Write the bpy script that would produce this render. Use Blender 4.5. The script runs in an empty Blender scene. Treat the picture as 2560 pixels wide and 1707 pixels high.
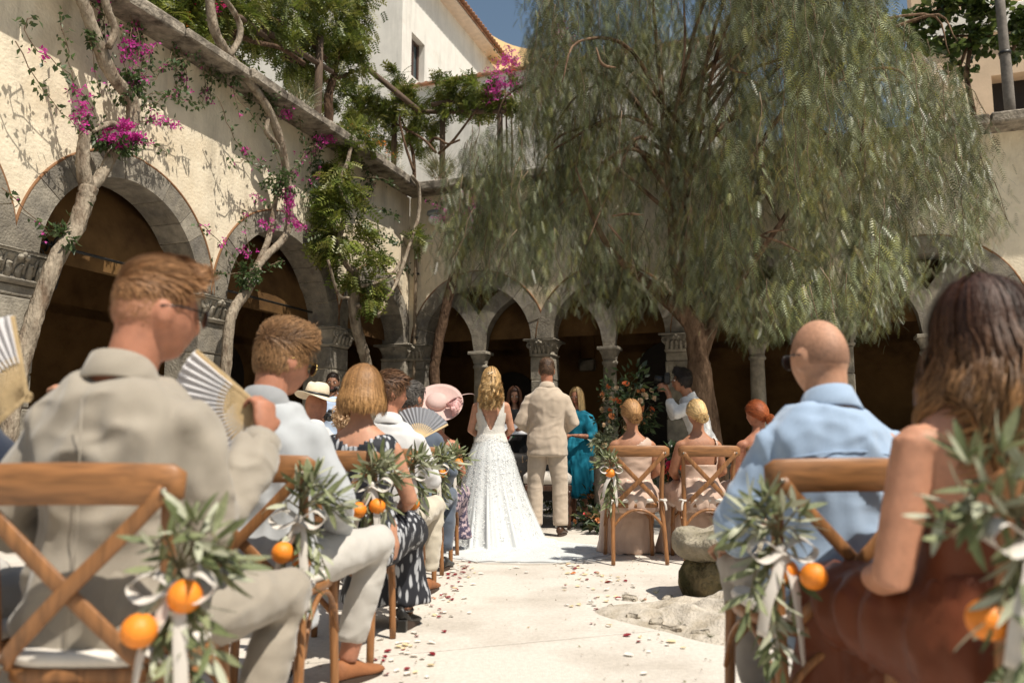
import bpy, bmesh, math, random
import numpy as np
from mathutils import Vector, Matrix, Quaternion, noise

random.seed(7); np.random.seed(7)
sc = bpy.context.scene
COL = sc.collection
R = math.radians

# ------------------------------------------------------------------ camera
F_PX, HOR, CAM_H = 2000.0, 1096.0, 0.945
PITCH = math.atan((HOR - 853.5) / F_PX)
CP, SP = math.cos(PITCH), math.sin(PITCH)
cam = bpy.data.cameras.new('camera')
cam_o = bpy.data.objects.new('camera', cam); COL.objects.link(cam_o)
cam_o.location = (0, 0, CAM_H); cam_o.rotation_euler = (R(90) + PITCH, 0, 0)
cam.sensor_width = 36.0; cam.lens = 36.0 * F_PX / 2560.0
cam.clip_start = 0.05; cam.clip_end = 500
cam.dof.use_dof = True; cam.dof.focus_distance = 7.6; cam.dof.aperture_fstop = 2.2
sc.camera = cam_o

# ------------------------------------------------------------------ sky and sun
SUN_EL, SUN_AZ = 61.0, 46.0                       # azimuth: from behind the camera towards the right
sdir = Vector((math.sin(R(SUN_AZ)) * math.cos(R(SUN_EL)), -math.cos(R(SUN_AZ)) * math.cos(R(SUN_EL)), math.sin(R(SUN_EL))))
world = bpy.data.worlds.new('World'); sc.world = world; world.use_nodes = True
wn = world.node_tree.nodes; bgn = wn['Background']
sky = wn.new('ShaderNodeTexSky'); sky.sky_type = 'NISHITA'; sky.sun_disc = False
sky.sun_elevation = R(SUN_EL); sky.sun_rotation = math.atan2(sdir.x, sdir.y)
sky.ozone_density = 0.7; sky.air_density = 1.7; sky.dust_density = 1.0
world.node_tree.links.new(sky.outputs[0], bgn.inputs[0]); bgn.inputs[1].default_value = 0.06
sl = bpy.data.lights.new('sun', 'SUN'); sl.energy = 5.0; sl.angle = R(0.55); sl.color = (1.0, 0.93, 0.82)
so = bpy.data.objects.new('sun', sl); COL.objects.link(so)
so.rotation_euler = sdir.to_track_quat('Z', 'Y').to_euler(); so.location = (6, -8, 20)
sc.view_settings.view_transform = 'Standard'; sc.view_settings.look = 'None'
sc.view_settings.gamma = 1.0; sc.view_settings.use_curve_mapping = False
sc.view_settings.exposure = 0.37
try:
    sc.cycles.max_bounces = 7; sc.cycles.transparent_max_bounces = 12
except Exception: pass

# ------------------------------------------------------------------ pixel helpers (directions only; distance from ground / walls)
def ray(x, y):
    u = (x - 1280) / F_PX; v = (853.5 - y) / F_PX
    return Vector((u, CP - v * SP, SP + v * CP))
def atd(x, y, d):
    r = ray(x, y); return Vector((r.x / r.y * d, d, CAM_H + r.z / r.y * d))
def atz(x, y, z=0.0):
    r = ray(x, y); t = (z - CAM_H) / r.z; return Vector((r.x * t, r.y * t, z))

# ------------------------------------------------------------------ materials
MATS = {}
def new_mat(name):
    m = bpy.data.materials.new(name); m.use_nodes = True
    nt = m.node_tree; return m, nt, nt.nodes['Principled BSDF']
def N(nt, t, **kw):
    n = nt.nodes.new(t)
    for k, v in kw.items(): setattr(n, k, v)
    return n
def mat(name, col, rough=0.7, var=0.15, vs=6.0, bump=0.15, bs=60.0, bd=0.004, spec=0.4, col2=None, m2=(0.45, 0.65), s2=1.5, trans=0.0,
        attr=False, sheen=0.0, coat=0.0, wrinkle=0.0, streak=0.0, stretch=(1, 1, 1), metal=0.0, tcol=None, sss=0.0):
    """general procedural material: noise variation, an optional second colour in patches, fine bump"""
    if name in MATS: return MATS[name]
    m, nt, b = new_mat(name); L = nt.links.new
    tc = N(nt, 'ShaderNodeTexCoord'); mp = N(nt, 'ShaderNodeMapping'); mp.inputs['Scale'].default_value = stretch
    L(tc.outputs['Object'], mp.inputs['Vector'])
    n1 = N(nt, 'ShaderNodeTexNoise'); n1.inputs['Scale'].default_value = vs; n1.inputs['Detail'].default_value = 5; n1.inputs['Roughness'].default_value = 0.65
    L(mp.outputs[0], n1.inputs['Vector'])
    cr = N(nt, 'ShaderNodeMapRange'); cr.inputs[1].default_value = 0.25; cr.inputs[2].default_value = 0.75
    cr.inputs[3].default_value = 1 - var; cr.inputs[4].default_value = 1 + var
    L(n1.outputs['Fac'], cr.inputs[0])
    src = None
    if col2 is not None:
        n2 = N(nt, 'ShaderNodeTexNoise'); n2.inputs['Scale'].default_value = s2; n2.inputs['Detail'].default_value = 6; n2.inputs['Roughness'].default_value = 0.6
        L(mp.outputs[0], n2.inputs['Vector'])
        r2 = N(nt, 'ShaderNodeMapRange'); r2.inputs[1].default_value = m2[0]; r2.inputs[2].default_value = m2[1]
        L(n2.outputs['Fac'], r2.inputs[0])
        mx = N(nt, 'ShaderNodeMix', data_type='RGBA'); mx.inputs[6].default_value = (*col, 1); mx.inputs[7].default_value = (*col2, 1)
        L(r2.outputs[0], mx.inputs[0]); src = mx.outputs[2]
    if attr:
        at = N(nt, 'ShaderNodeAttribute'); at.attribute_name = 'Col'
        if src is None: src = at.outputs['Color']
        else:
            ma = N(nt, 'ShaderNodeMix', data_type='RGBA', blend_type='MULTIPLY'); ma.inputs[0].default_value = 1
            L(src, ma.inputs[6]); L(at.outputs['Color'], ma.inputs[7]); src = ma.outputs[2]
    mu = N(nt, 'ShaderNodeVectorMath', operation='SCALE')
    if src is None: mu.inputs[0].default_value = col
    else: L(src, mu.inputs[0])
    L(cr.outputs[0], mu.inputs['Scale'])
    L(mu.outputs[0], b.inputs['Base Color'])
    b.inputs['Roughness'].default_value = rough; b.inputs['Specular IOR Level'].default_value = spec; b.inputs['Metallic'].default_value = metal
    if sheen: b.inputs['Sheen Weight'].default_value = sheen
    if coat: b.inputs['Coat Weight'].default_value = coat; b.inputs['Coat Roughness'].default_value = 0.25
    if sss:
        b.inputs['Subsurface Weight'].default_value = sss; b.inputs['Subsurface Radius'].default_value = (0.012, 0.005, 0.003); b.inputs['Subsurface Scale'].default_value = 0.6
    if streak:
        sm = N(nt, 'ShaderNodeMapping'); sm.inputs['Scale'].default_value = (2.2, 2.2, 0.22); L(tc.outputs['Object'], sm.inputs['Vector'])
        ns = N(nt, 'ShaderNodeTexNoise'); ns.inputs['Scale'].default_value = 1.6; ns.inputs['Detail'].default_value = 7; ns.inputs['Roughness'].default_value = 0.7; L(sm.outputs[0], ns.inputs['Vector'])
        rs = N(nt, 'ShaderNodeMapRange'); rs.inputs[1].default_value = 0.5; rs.inputs[2].default_value = 0.72; rs.inputs[3].default_value = 1.0; rs.inputs[4].default_value = 1 - streak; L(ns.outputs['Fac'], rs.inputs[0])
        m3 = N(nt, 'ShaderNodeVectorMath', operation='SCALE'); L(mu.outputs[0], m3.inputs[0]); L(rs.outputs[0], m3.inputs['Scale']); L(m3.outputs[0], b.inputs['Base Color'])
    if bump:
        n3 = N(nt, 'ShaderNodeTexNoise'); n3.inputs['Scale'].default_value = bs; n3.inputs['Detail'].default_value = 4
        L(mp.outputs[0], n3.inputs['Vector'])
        bp = N(nt, 'ShaderNodeBump'); bp.inputs['Strength'].default_value = min(1, bump * 3); bp.inputs['Distance'].default_value = bd
        L(n3.outputs['Fac'], bp.inputs['Height']); L(bp.outputs[0], b.inputs['Normal'])
        if wrinkle:
            wm = N(nt, 'ShaderNodeMapping'); wm.inputs['Scale'].default_value = (1.0, 1.0, 1.6); wm.inputs['Rotation'].default_value = (0.3, 0.5, 0.2); L(tc.outputs['Object'], wm.inputs['Vector'])
            nw = N(nt, 'ShaderNodeTexNoise'); nw.noise_type = 'RIDGED_MULTIFRACTAL'; nw.inputs['Scale'].default_value = 5.5; nw.inputs['Detail'].default_value = 2.5; nw.inputs['Distortion'].default_value = 0.9; L(wm.outputs[0], nw.inputs['Vector'])
            b2 = N(nt, 'ShaderNodeBump'); b2.inputs['Strength'].default_value = wrinkle; b2.inputs['Distance'].default_value = 0.02; L(nw.outputs['Fac'], b2.inputs['Height']); L(bp.outputs[0], b2.inputs['Normal']); L(b2.outputs[0], b.inputs['Normal'])
    if trans:
        tr = N(nt, 'ShaderNodeBsdfTranslucent'); ms = N(nt, 'ShaderNodeMixShader'); ms.inputs[0].default_value = trans
        if tcol: tr.inputs[0].default_value = (*tcol, 1)
        else: L(mu.outputs[0], tr.inputs[0])
        out = nt.nodes['Material Output']
        L(b.outputs[0], ms.inputs[1]); L(tr.outputs[0], ms.inputs[2]); L(ms.outputs[0], out.inputs['Surface'])
    MATS[name] = m; return m

def wood(name, col, rough=0.42, sc_=(55, 55, 6)):
    if name in MATS: return MATS[name]
    m, nt, b = new_mat(name); L = nt.links.new
    tc = N(nt, 'ShaderNodeTexCoord'); mp = N(nt, 'ShaderNodeMapping'); mp.inputs['Scale'].default_value = (9, 9, 9)
    L(tc.outputs['Generated'], mp.inputs['Vector'])
    tc2 = N(nt, 'ShaderNodeMapping'); tc2.inputs['Scale'].default_value = sc_; L(tc.outputs['Object'], tc2.inputs['Vector'])
    n1 = N(nt, 'ShaderNodeTexNoise'); n1.inputs['Scale'].default_value = 1.0; n1.inputs['Detail'].default_value = 6; n1.inputs['Distortion'].default_value = 0.8
    L(tc2.outputs[0], n1.inputs['Vector'])
    rp = N(nt, 'ShaderNodeValToRGB'); e = rp.color_ramp.elements
    e[0].position = 0.3; e[0].color = (*[c * 0.55 for c in col], 1); e[1].position = 0.72; e[1].color = (*[min(1, c * 1.2) for c in col], 1)
    L(n1.outputs['Fac'], rp.inputs[0]); L(rp.outputs[0], b.inputs['Base Color'])
    b.inputs['Roughness'].default_value = rough; b.inputs['Specular IOR Level'].default_value = 0.45
    bp = N(nt, 'ShaderNodeBump'); bp.inputs['Strength'].default_value = 0.25; bp.inputs['Distance'].default_value = 0.002
    L(n1.outputs['Fac'], bp.inputs['Height']); L(bp.outputs[0], b.inputs['Normal'])
    MATS[name] = m; return m

# ------------------------------------------------------------------ mesh helpers; a "shape" is (V, faces)
def A(v): return np.asarray(v, dtype=float)
def link(o, parent=None):
    COL.objects.link(o)
    if parent is not None: o.parent = parent
    return o
def meshdata(name, V, F, m=None, smooth=True, cols=None):
    me = bpy.data.meshes.new(name)
    V = A(V)
    if isinstance(F, np.ndarray):
        nv = len(V); nf, k = F.shape
        me.vertices.add(nv); me.vertices.foreach_set('co', V.astype(np.float32).ravel())
        me.loops.add(nf * k); me.loops.foreach_set('vertex_index', F.astype(np.int32).ravel())
        me.polygons.add(nf); me.polygons.foreach_set('loop_start', np.arange(0, nf * k, k, dtype=np.int32))
        me.update(calc_edges=True)
    else:
        me.from_pydata([tuple(v) for v in V], [], [tuple(int(i) for i in f) for f in F]); me.update()
    if smooth and len(me.polygons): me.polygons.foreach_set('use_smooth', [True] * len(me.polygons))
    if cols is not None:
        ca = me.color_attributes.new('Col', 'FLOAT_COLOR', 'POINT')
        c = np.ones((len(V), 4), dtype=np.float32); c[:, :3] = cols; ca.data.foreach_set('color', c.ravel())
    if m: me.materials.append(m)
    return me
def mk(name, shape, m, parent=None, smooth=True, cols=None, loc=None):
    o = bpy.data.objects.new(name, meshdata(name, shape[0], shape[1], m, smooth, cols))
    link(o, parent)
    if loc is not None: o.location = loc
    return o
def tag(o, label, cat, group=None, kind=None):
    if label: o['label'] = label
    if cat: o['category'] = cat
    if group: o['group'] = group
    if kind: o['kind'] = kind
    return o
def empty(name, loc=(0, 0, 0), rz=0.0, label=None, cat=None, group=None):
    o = bpy.data.objects.new(name, None); COL.objects.link(o); o.location = loc; o.rotation_euler = (0, 0, rz); o.empty_display_size = 0.1
    return tag(o, label, cat, group)
def struct(name, shape, m, smooth=False, label=None):
    o = mk(name, shape, m, None, smooth); o['kind'] = 'structure'
    if label: o['label'] = label
    return o
def join(*shapes):
    Vs, Fs, n = [], [], 0
    for V, F in shapes:
        V = A(V); Vs.append(V)
        Fs += [tuple(int(i) + n for i in f) for f in F]; n += len(V)
    return (np.vstack(Vs), Fs) if Vs else (np.zeros((0, 3)), [])
def xf(shape, M):
    V = A(shape[0]); M = np.array(M); return (V @ M[:3, :3].T + M[:3, 3], shape[1])
def mv(shape, x=0, y=0, z=0): return (A(shape[0]) + A([x, y, z]), shape[1])
def box(c, s, ch=0.0):
    """box, optionally with chamfered edges"""
    x, y, z = [a / 2 for a in s]; c = A(c)
    if not ch:
        V = [(sx * x, sy * y, sz * z) for sx in (-1, 1) for sy in (-1, 1) for sz in (-1, 1)]
        F = [(0, 1, 3, 2), (4, 6, 7, 5), (0, 4, 5, 1), (2, 3, 7, 6), (0, 2, 6, 4), (1, 5, 7, 3)]
        return (A(V) + c, F)
    V = []; idx = {}
    for sx in (-1, 1):
        for sy in (-1, 1):
            for sz in (-1, 1):
                for ax in range(3):
                    p = [sx * (x - ch), sy * (y - ch), sz * (z - ch)]; p[ax] = (sx * x, sy * y, sz * z)[ax]
                    idx[(sx, sy, sz, ax)] = len(V); V.append(p)
    F = []
    for ax in range(3):
        for s_ in (-1, 1):
            o = [a for a in range(3) if a != ax]
            q = []
            for a, b in ((-1, -1), (1, -1), (1, 1), (-1, 1)):
                k = [0, 0, 0]; k[ax] = s_; k[o[0]] = a; k[o[1]] = b; q.append(idx[(*k, ax)])
            F.append(q)
    for ax in range(3):
        o = [a for a in range(3) if a != ax]
        for a in (-1, 1):
            for b in (-1, 1):
                k0 = [0, 0, 0]; k0[ax] = -1; k0[o[0]] = a; k0[o[1]] = b; k1 = list(k0); k1[ax] = 1
                F.append((idx[(*k0, o[0])], idx[(*k1, o[0])], idx[(*k1, o[1])], idx[(*k0, o[1])]))
    for sx in (-1, 1):
        for sy in (-1, 1):
            for sz in (-1, 1): F.append([idx[(sx, sy, sz, a)] for a in range(3)])
    return (A(V) + c, F)
def spline(P, n):
    """Catmull-Rom through points, n samples per span"""
    P = A(P)
    if len(P) < 3:
        return np.array([P[0] + (P[-1] - P[0]) * t for t in np.linspace(0, 1, n + 1)])
    Q = np.vstack([2 * P[0] - P[1], P, 2 * P[-1] - P[-2]]); out = []
    for i in range(1, len(Q) - 2):
        for t in np.linspace(0, 1, n, endpoint=False):
            a, b, c, d = Q[i - 1], Q[i], Q[i + 1], Q[i + 2]
            out.append(0.5 * (2 * b + (c - a) * t + (2 * a - 5 * b + 4 * c - d) * t * t + (3 * b - a - 3 * c + d) * t ** 3))
    out.append(P[-1]); return np.array(out)
def tube(path, rad, n=8, flat=None, up=(0, 0, 1), jit=0.0):
    """closed tube along a path; flat = (width, thickness) multipliers with 'up' giving the thin axis"""
    P = A(path); k = len(P)
    rad = np.broadcast_to(A(rad), (k,)) if np.ndim(rad) == 0 or len(np.atleast_1d(rad)) == k else np.interp(np.linspace(0, 1, k), np.linspace(0, 1, len(rad)), rad)
    T = np.gradient(P, axis=0); T /= np.linalg.norm(T, axis=1)[:, None] + 1e-12
    u = A(up).astype(float)
    V = []; prev = None
    for i in range(k):
        t = T[i]
        if prev is None:
            a = u - t * np.dot(u, t)
            if np.linalg.norm(a) < 1e-3: a = A([1, 0, 0]) - t * t[0]
        else: a = (u - t * np.dot(u, t)) if flat else (prev - t * np.dot(prev, t))
        if np.linalg.norm(a) < 1e-6: a = prev
        a = a / (np.linalg.norm(a) + 1e-12); prev = a; b = np.cross(t, a)
        fx, fy = flat if flat else (1, 1)
        for j in range(n):
            th = 2 * math.pi * j / n + (math.pi / n if flat else 0)
            rr = rad[i] * (1 + (random.uniform(-jit, jit) if jit else 0))
            V.append(P[i] + rr * (b * math.cos(th) * fx + a * math.sin(th) * fy))
    F = [(i * n + j, i * n + (j + 1) % n, (i + 1) * n + (j + 1) % n, (i + 1) * n + j) for i in range(k - 1) for j in range(n)]
    F += [tuple(range(n - 1, -1, -1)), tuple((k - 1) * n + j for j in range(n))]
    return (np.array(V), F)
def strip(path, w, t, side):
    """rectangular bent strip (wood bar / ribbon): width w along 'side', thickness t"""
    P = A(path); T = np.gradient(P, axis=0); T[np.linalg.norm(T, axis=1) < 1e-7] = (0.3, 0.2, 1.0); T /= np.linalg.norm(T, axis=1)[:, None]
    V = []; k = len(P); w = np.broadcast_to(A(w), (k,))
    for i in range(k):
        s = A(side[i] if np.ndim(side) == 2 else side); s = s - T[i] * np.dot(s, T[i]); s /= np.linalg.norm(s); nn = np.cross(T[i], s)
        e = min(t, w[i]) * 0.22
        W, H = w[i] / 2, t / 2
        for a, b in ((W, H - e), (W - e, H), (e - W, H), (-W, H - e), (-W, e - H), (e - W, -H), (W - e, -H), (W, e - H)):
            V.append(P[i] + s * a + nn * b)
    n = 8
    F = [(i * n + j, i * n + (j + 1) % n, (i + 1) * n + (j + 1) % n, (i + 1) * n + j) for i in range(k - 1) for j in range(n)]
    F += [tuple(range(n - 1, -1, -1)), tuple((k - 1) * n + j for j in range(n))]
    return (np.array(V), F)
def loft(rings, n=20, pw=2.0):
    """rings (cx, cy, cz, rx, ry) stacked, superelliptic, capped"""
    V = []
    for cx, cy, cz, rx, ry in rings:
        for j in range(n):
            th = 2 * math.pi * j / n; c, s = math.cos(th), math.sin(th)
            V.append((cx + rx * math.copysign(abs(c) ** (2 / pw), c), cy + ry * math.copysign(abs(s) ** (2 / pw), s), cz))
    k = len(rings)
    F = [(i * n + j, i * n + (j + 1) % n, (i + 1) * n + (j + 1) % n, (i + 1) * n + j) for i in range(k - 1) for j in range(n)]
    F += [tuple(range(n - 1, -1, -1)), tuple((k - 1) * n + j for j in range(n))]
    return (A(V), F)
def ell(c, r, nu=14, nv=9, M=None):
    V = [(0, 0, 1)]
    for i in range(1, nv):
        ph = math.pi * i / nv
        for j in range(nu):
            th = 2 * math.pi * j / nu; V.append((math.sin(ph) * math.cos(th), math.sin(ph) * math.sin(th), math.cos(ph)))
    V.append((0, 0, -1)); F = []
    for j in range(nu): F.append((0, 1 + j, 1 + (j + 1) % nu))
    for i in range(nv - 2):
        for j in range(nu): F.append((1 + i * nu + j, 1 + (i + 1) * nu + j, 1 + (i + 1) * nu + (j + 1) % nu, 1 + i * nu + (j + 1) % nu))
    e = len(V) - 1; b = 1 + (nv - 2) * nu
    for j in range(nu): F.append((e, b + (j + 1) % nu, b + j))
    V = A(V) * (A(r) if np.ndim(r) else A([r, r, r]))
    if M is not None: V = V @ np.array(M)[:3, :3].T
    return (V + A(c), F)
def grid(fn, nu, nv, closed_u=False):
    V = [fn(i / (nu if closed_u else nu - 1), j / (nv - 1)) for j in range(nv) for i in range(nu)]
    F = []
    for j in range(nv - 1):
        for i in range(nu if closed_u else nu - 1):
            i2 = (i + 1) % nu; F.append((j * nu + i, j * nu + i2, (j + 1) * nu + i2, (j + 1) * nu + i))
    return (A(V), F)
def poly2d(outer, holes, depth):
    """filled 2D polygon with holes, extruded; returns shape with x, y in plane and z 0..depth"""
    cu = bpy.data.curves.new('tmp', 'CURVE'); cu.dimensions = '2D'; cu.fill_mode = 'BOTH'; cu.extrude = depth / 2
    for pts in [outer] + list(holes):
        s = cu.splines.new('POLY'); s.points.add(len(pts) - 1); s.use_cyclic_u = True
        for q, p in zip(s.points, pts): q.co = (p[0], p[1], 0, 1)
    o = bpy.data.objects.new('tmp', cu); COL.objects.link(o)
    dg = bpy.context.evaluated_depsgraph_get(); me = bpy.data.meshes.new_from_object(o.evaluated_get(dg))
    V = np.array([v.co[:] for v in me.vertices]); F = [tuple(p.vertices) for p in me.polygons]
    bpy.data.objects.remove(o); bpy.data.curves.remove(cu); bpy.data.meshes.remove(me)
    V[:, 2] += depth / 2
    return (V, F)
def dup(o, parent=None, **kw):
    c = o.copy(); COL.objects.link(c); c.parent = parent
    return c
def dup_tree(o, parent=None):
    c = dup(o, parent)
    for ch in list(o.children): dup_tree(ch, c)
    return c
def rnd(a, b): return random.uniform(a, b)
# ================================================================== SETTING
WL = Vector((0.33653, 0.94167, 0)); WB = Vector((0.94167, -0.33653, 0))
NL = Vector((-0.94167, 0.33653, 0)); NB = Vector((0.33653, 0.94167, 0))      # away from the courtyard
CORNER = Vector((-1.935, 14.793, 0))
def fr(side, t, n, z):
    """point at t along a cloister wall, n behind its face"""
    return CORNER + (WL * t + NL * n if side == 'L' else WB * t + NB * n) + Vector((0, 0, z))
def frM(side):
    a, n = (WL, NL) if side == 'L' else (WB, NB)
    return Matrix(((a.x, 0, n.x, CORNER.x), (a.y, 0, n.y, CORNER.y), (0, 1, 0, 0), (0, 0, 0, 1)))
def onwall(side, x, y, n=0.0):
    """wall point seen at a pixel, n in front of (negative) or behind the wall face"""
    nn = NL if side == 'L' else NB; P = CORNER + nn * n; r = ray(x, y); O = Vector((0, 0, CAM_H))
    return O + r * ((P - O).dot(nn) / r.dot(nn))

PLASTER = mat('cloister plaster', (0.73, 0.64, 0.49), 0.9, 0.12, 4.0, 0.35, 28, 0.008, 0.15, col2=(0.60, 0.49, 0.34), m2=(0.5, 0.72), s2=1.1, streak=.28)
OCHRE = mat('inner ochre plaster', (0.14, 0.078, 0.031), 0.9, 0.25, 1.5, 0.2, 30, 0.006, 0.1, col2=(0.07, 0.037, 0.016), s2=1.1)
STONE = mat('grey tuff stone', (0.22, 0.195, 0.155), 0.92, 0.4, 9, 0.5, 45, 0.012, 0.15, col2=(0.16, 0.145, 0.125), s2=3.0)
STONE_L = mat('pale tuff stone', (0.29, 0.26, 0.21), 0.92, 0.35, 8, 0.5, 40, 0.012, 0.15, col2=(0.2, 0.18, 0.15), s2=2.5)
COPING = mat('weathered coping stone', (0.30, 0.26, 0.21), 0.95, 0.45, 10, 0.6, 30, 0.02, 0.1, col2=(0.09, 0.075, 0.06), s2=4)
WHITE = mat('white limewash', (0.72, 0.69, 0.63), 0.9, 0.08, 3, 0.15, 30, 0.005, 0.15, col2=(0.6, 0.55, 0.47), m2=(0.55, 0.8), s2=1.2, streak=.2)
PINKW = mat('peach render', (0.62, 0.47, 0.33), 0.9, 0.1, 3, 0.15, 30, 0.005, 0.15)
CONC = mat('pale concrete', (0.56, 0.515, 0.455), 0.92, 0.16, 45, 0.4, 140, 0.004, 0.15, col2=(0.40, 0.355, 0.30), m2=(0.46, 0.75), s2=1.6)
TILE = mat('terracotta tile', (0.42, 0.21, 0.12), 0.85, 0.35, 7, 0.3, 50, 0.004, 0.2, col2=(0.2, 0.13, 0.09), s2=5)
DKWOOD = wood('dark brown window wood', (0.075, 0.035, 0.02))
IRON = mat('black iron', (0.015, 0.014, 0.013), 0.5, 0.2, 10, 0.1, 50)
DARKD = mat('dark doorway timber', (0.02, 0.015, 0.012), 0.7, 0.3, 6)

# ---- ground: base sheet and two floor slabs with an open joint between them
struct('ground', box((0, 10, -0.06), (120, 120, 0.09)), CONC)
ja, jb = atz(1000, 1636), atz(1600, 1580); jd = (jb - ja).normalized(); jn = Vector((-jd.y, jd.x, 0))
def slab(n0, n1, nm):
    a0, a1 = -14, 26; gn = []
    V = []; nu, nv = 60, 24
    for j in range(nv):
        for i in range(nu):
            p = ja + jd * (a0 + (a1 - a0) * i / (nu - 1)) + jn * (n0 + (n1 - n0) * j / (nv - 1)); V.append((p.x, p.y, 0.0))
    F = [(j * nu + i, j * nu + i + 1, (j + 1) * nu + i + 1, (j + 1) * nu + i) for j in range(nv - 1) for i in range(nu - 1)]
    b = len(V); e0 = [(v[0], v[1], -0.014) for v in V[:nu]]; e1 = [(v[0], v[1], -0.014) for v in V[-nu:]]; V += e0 + e1
    F += [(i + 1, i, b + i, b + i + 1) for i in range(nu - 1)]
    o = (nv - 1) * nu; F += [(o + i, o + i + 1, b + nu + i + 1, b + nu + i) for i in range(nu - 1)]
    return struct(nm, (V, F), CONC)
slab(0.004, 16.0, 'pavement'); slab(-9.0, -0.004, 'pavement')

# ---- cloister walls
MG = {'L': 0.24, 'B': 0.17}
ZS, AR, BAND, ZT = 2.66, 1.08, 0.27, 5.48
L_COL = [-10.75, -8.0, -5.32, -2.42, 0.05]
B_COL = [0.16, 2.6, 4.95, 7.45, 9.95, 12.4]
def arch_pts(c, a, zs, z0, k=28):
    return [(c - a, z0)] + [(c - a * math.cos(math.pi * i / k), zs + a * math.sin(math.pi * i / k)) for i in range(k + 1)] + [(c + a, z0)]
def arcade(side, cols, t0, t1, label):
    M = frM(side); root = empty('cloister_arcade', tuple(fr(side, (t0 + t1) / 2, 0, 0)), 0, label, 'arcade wall'); bpy.context.view_layer.update()
    Ri = root.matrix_world.inverted(); MM = Ri @ M
    def part(nm, shape, m, par=root, smooth=False): return mk(nm, xf(shape, MM), m, par, smooth)
    holes = []
    for a, b in zip(cols[:-1], cols[1:]):
        holes.append(arch_pts((a + b) / 2, (b - a) / 2 - MG[side], ZS, 0.5))
    outer = [(t0, 0.004), (t1, 0.004), (t1, ZT), (t0, ZT)]
    part('plaster_wall', poly2d(outer, holes, 0.40), PLASTER)
    # arch stones
    for a, b in zip(cols[:-1], cols[1:]):
        c = (a + b) / 2; r0 = (b - a) / 2 - MG[side] - 0.015; nst = 11
        an = [math.pi * (i + rnd(-0.16, 0.16) * (0 < i < nst)) / nst for i in range(nst + 1)]
        for i in range(nst):
            r1 = r0 + BAND + rnd(-0.012, 0.012); pr = rnd(0.012, 0.024); g = 0.0035
            V, F = [], []; k = 5
            for j in range(k):
                th = an[i] + g + (an[i + 1] - an[i] - 2 * g) * j / (k - 1)
                for r_, n_ in ((r0, -pr), (r1, -pr), (r1, 0.1), (r0, 0.43)):
                    V.append((c - r_ * math.cos(th), ZS + r_ * math.sin(th), n_))
            for j in range(k - 1): F += [(j * 4 + q, j * 4 + (q + 1) % 4, j * 4 + 4 + (q + 1) % 4, j * 4 + 4 + q) for q in range(4)]
            F += [(3, 2, 1, 0), tuple((k - 1) * 4 + q for q in range(4))]
            part('arch_stone', (V, F), STONE if random.random() < 0.6 else STONE_L, smooth=False)
        # thin brown rim over the band
        rim = [(c - (r0 + BAND + 0.012) * math.cos(math.pi * i / 40), ZS + (r0 + BAND + 0.012) * math.sin(math.pi * i / 40), -0.004) for i in range(41)]
        part('arch_rim', tube(rim, 0.016, 6), mat('rust lime line', (0.22, 0.11, 0.05), 0.9), smooth=True)
    # coping stones
    t = t0
    while t < t1 - 0.1:
        w = min(rnd(0.7, 1.15), t1 - t); h = rnd(0.13, 0.165); pj = rnd(0.19, 0.25)
        s = box((t + w / 2, ZT + 0.004 + h / 2, 0.1 - pj / 2), (w - 0.012, h, 0.62 + pj), 0.022)
        V = s[0] + np.array([[rnd(-0.009, 0.009) for _ in range(3)] for _ in s[0]])
        part('coping_stone', (V, s[1]), COPING); t += w
    # low wall under the columns
    part('low_wall', box(((t0 + t1) / 2, 0.2515, 0.2), (t1 - t0, 0.487, 0.52)), STONE)
    part('low_wall_cap', box(((t0 + t1) / 2, 0.523, 0.2), (t1 - t0, 0.052, 0.62), 0.012), STONE_L)
    # piers of stone blocks with carved capitals
    for c in cols:
        pier = empty('pier', (0, 0, 0)); pier.parent = root
        pw = 0.255 if side == 'L' else 0.185
        z = 0.55
        while z < 2.33:
            h = min(rnd(0.26, 0.42), 2.36 - z)
            if 2.36 - z - h < 0.1: h = 2.36 - z
            s = box((c + rnd(-.006, .006), z + h / 2, 0.2 + rnd(-.006, .006)), (2 * pw + rnd(-.015, .01), h - 0.006, 0.5), 0.014)
            part('stone_block', s, STONE if random.random() < .5 else STONE_L, pier); z += h
        part('capital', capital(c, 0.2, 2.36, ZS + 0.01, pw, 0.27), STONE_L, pier, True)
    return root, part
def spiral(c, r, turns, ax, k=26):
    P = []
    for i in range(k):
        a = 2 * math.pi * turns * i / (k - 1); rr = r * (1 - 0.82 * i / (k - 1))
        P.append(A(c) + A(ax[0]) * rr * math.cos(a) + A(ax[1]) * rr * math.sin(a))
    return P
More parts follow.
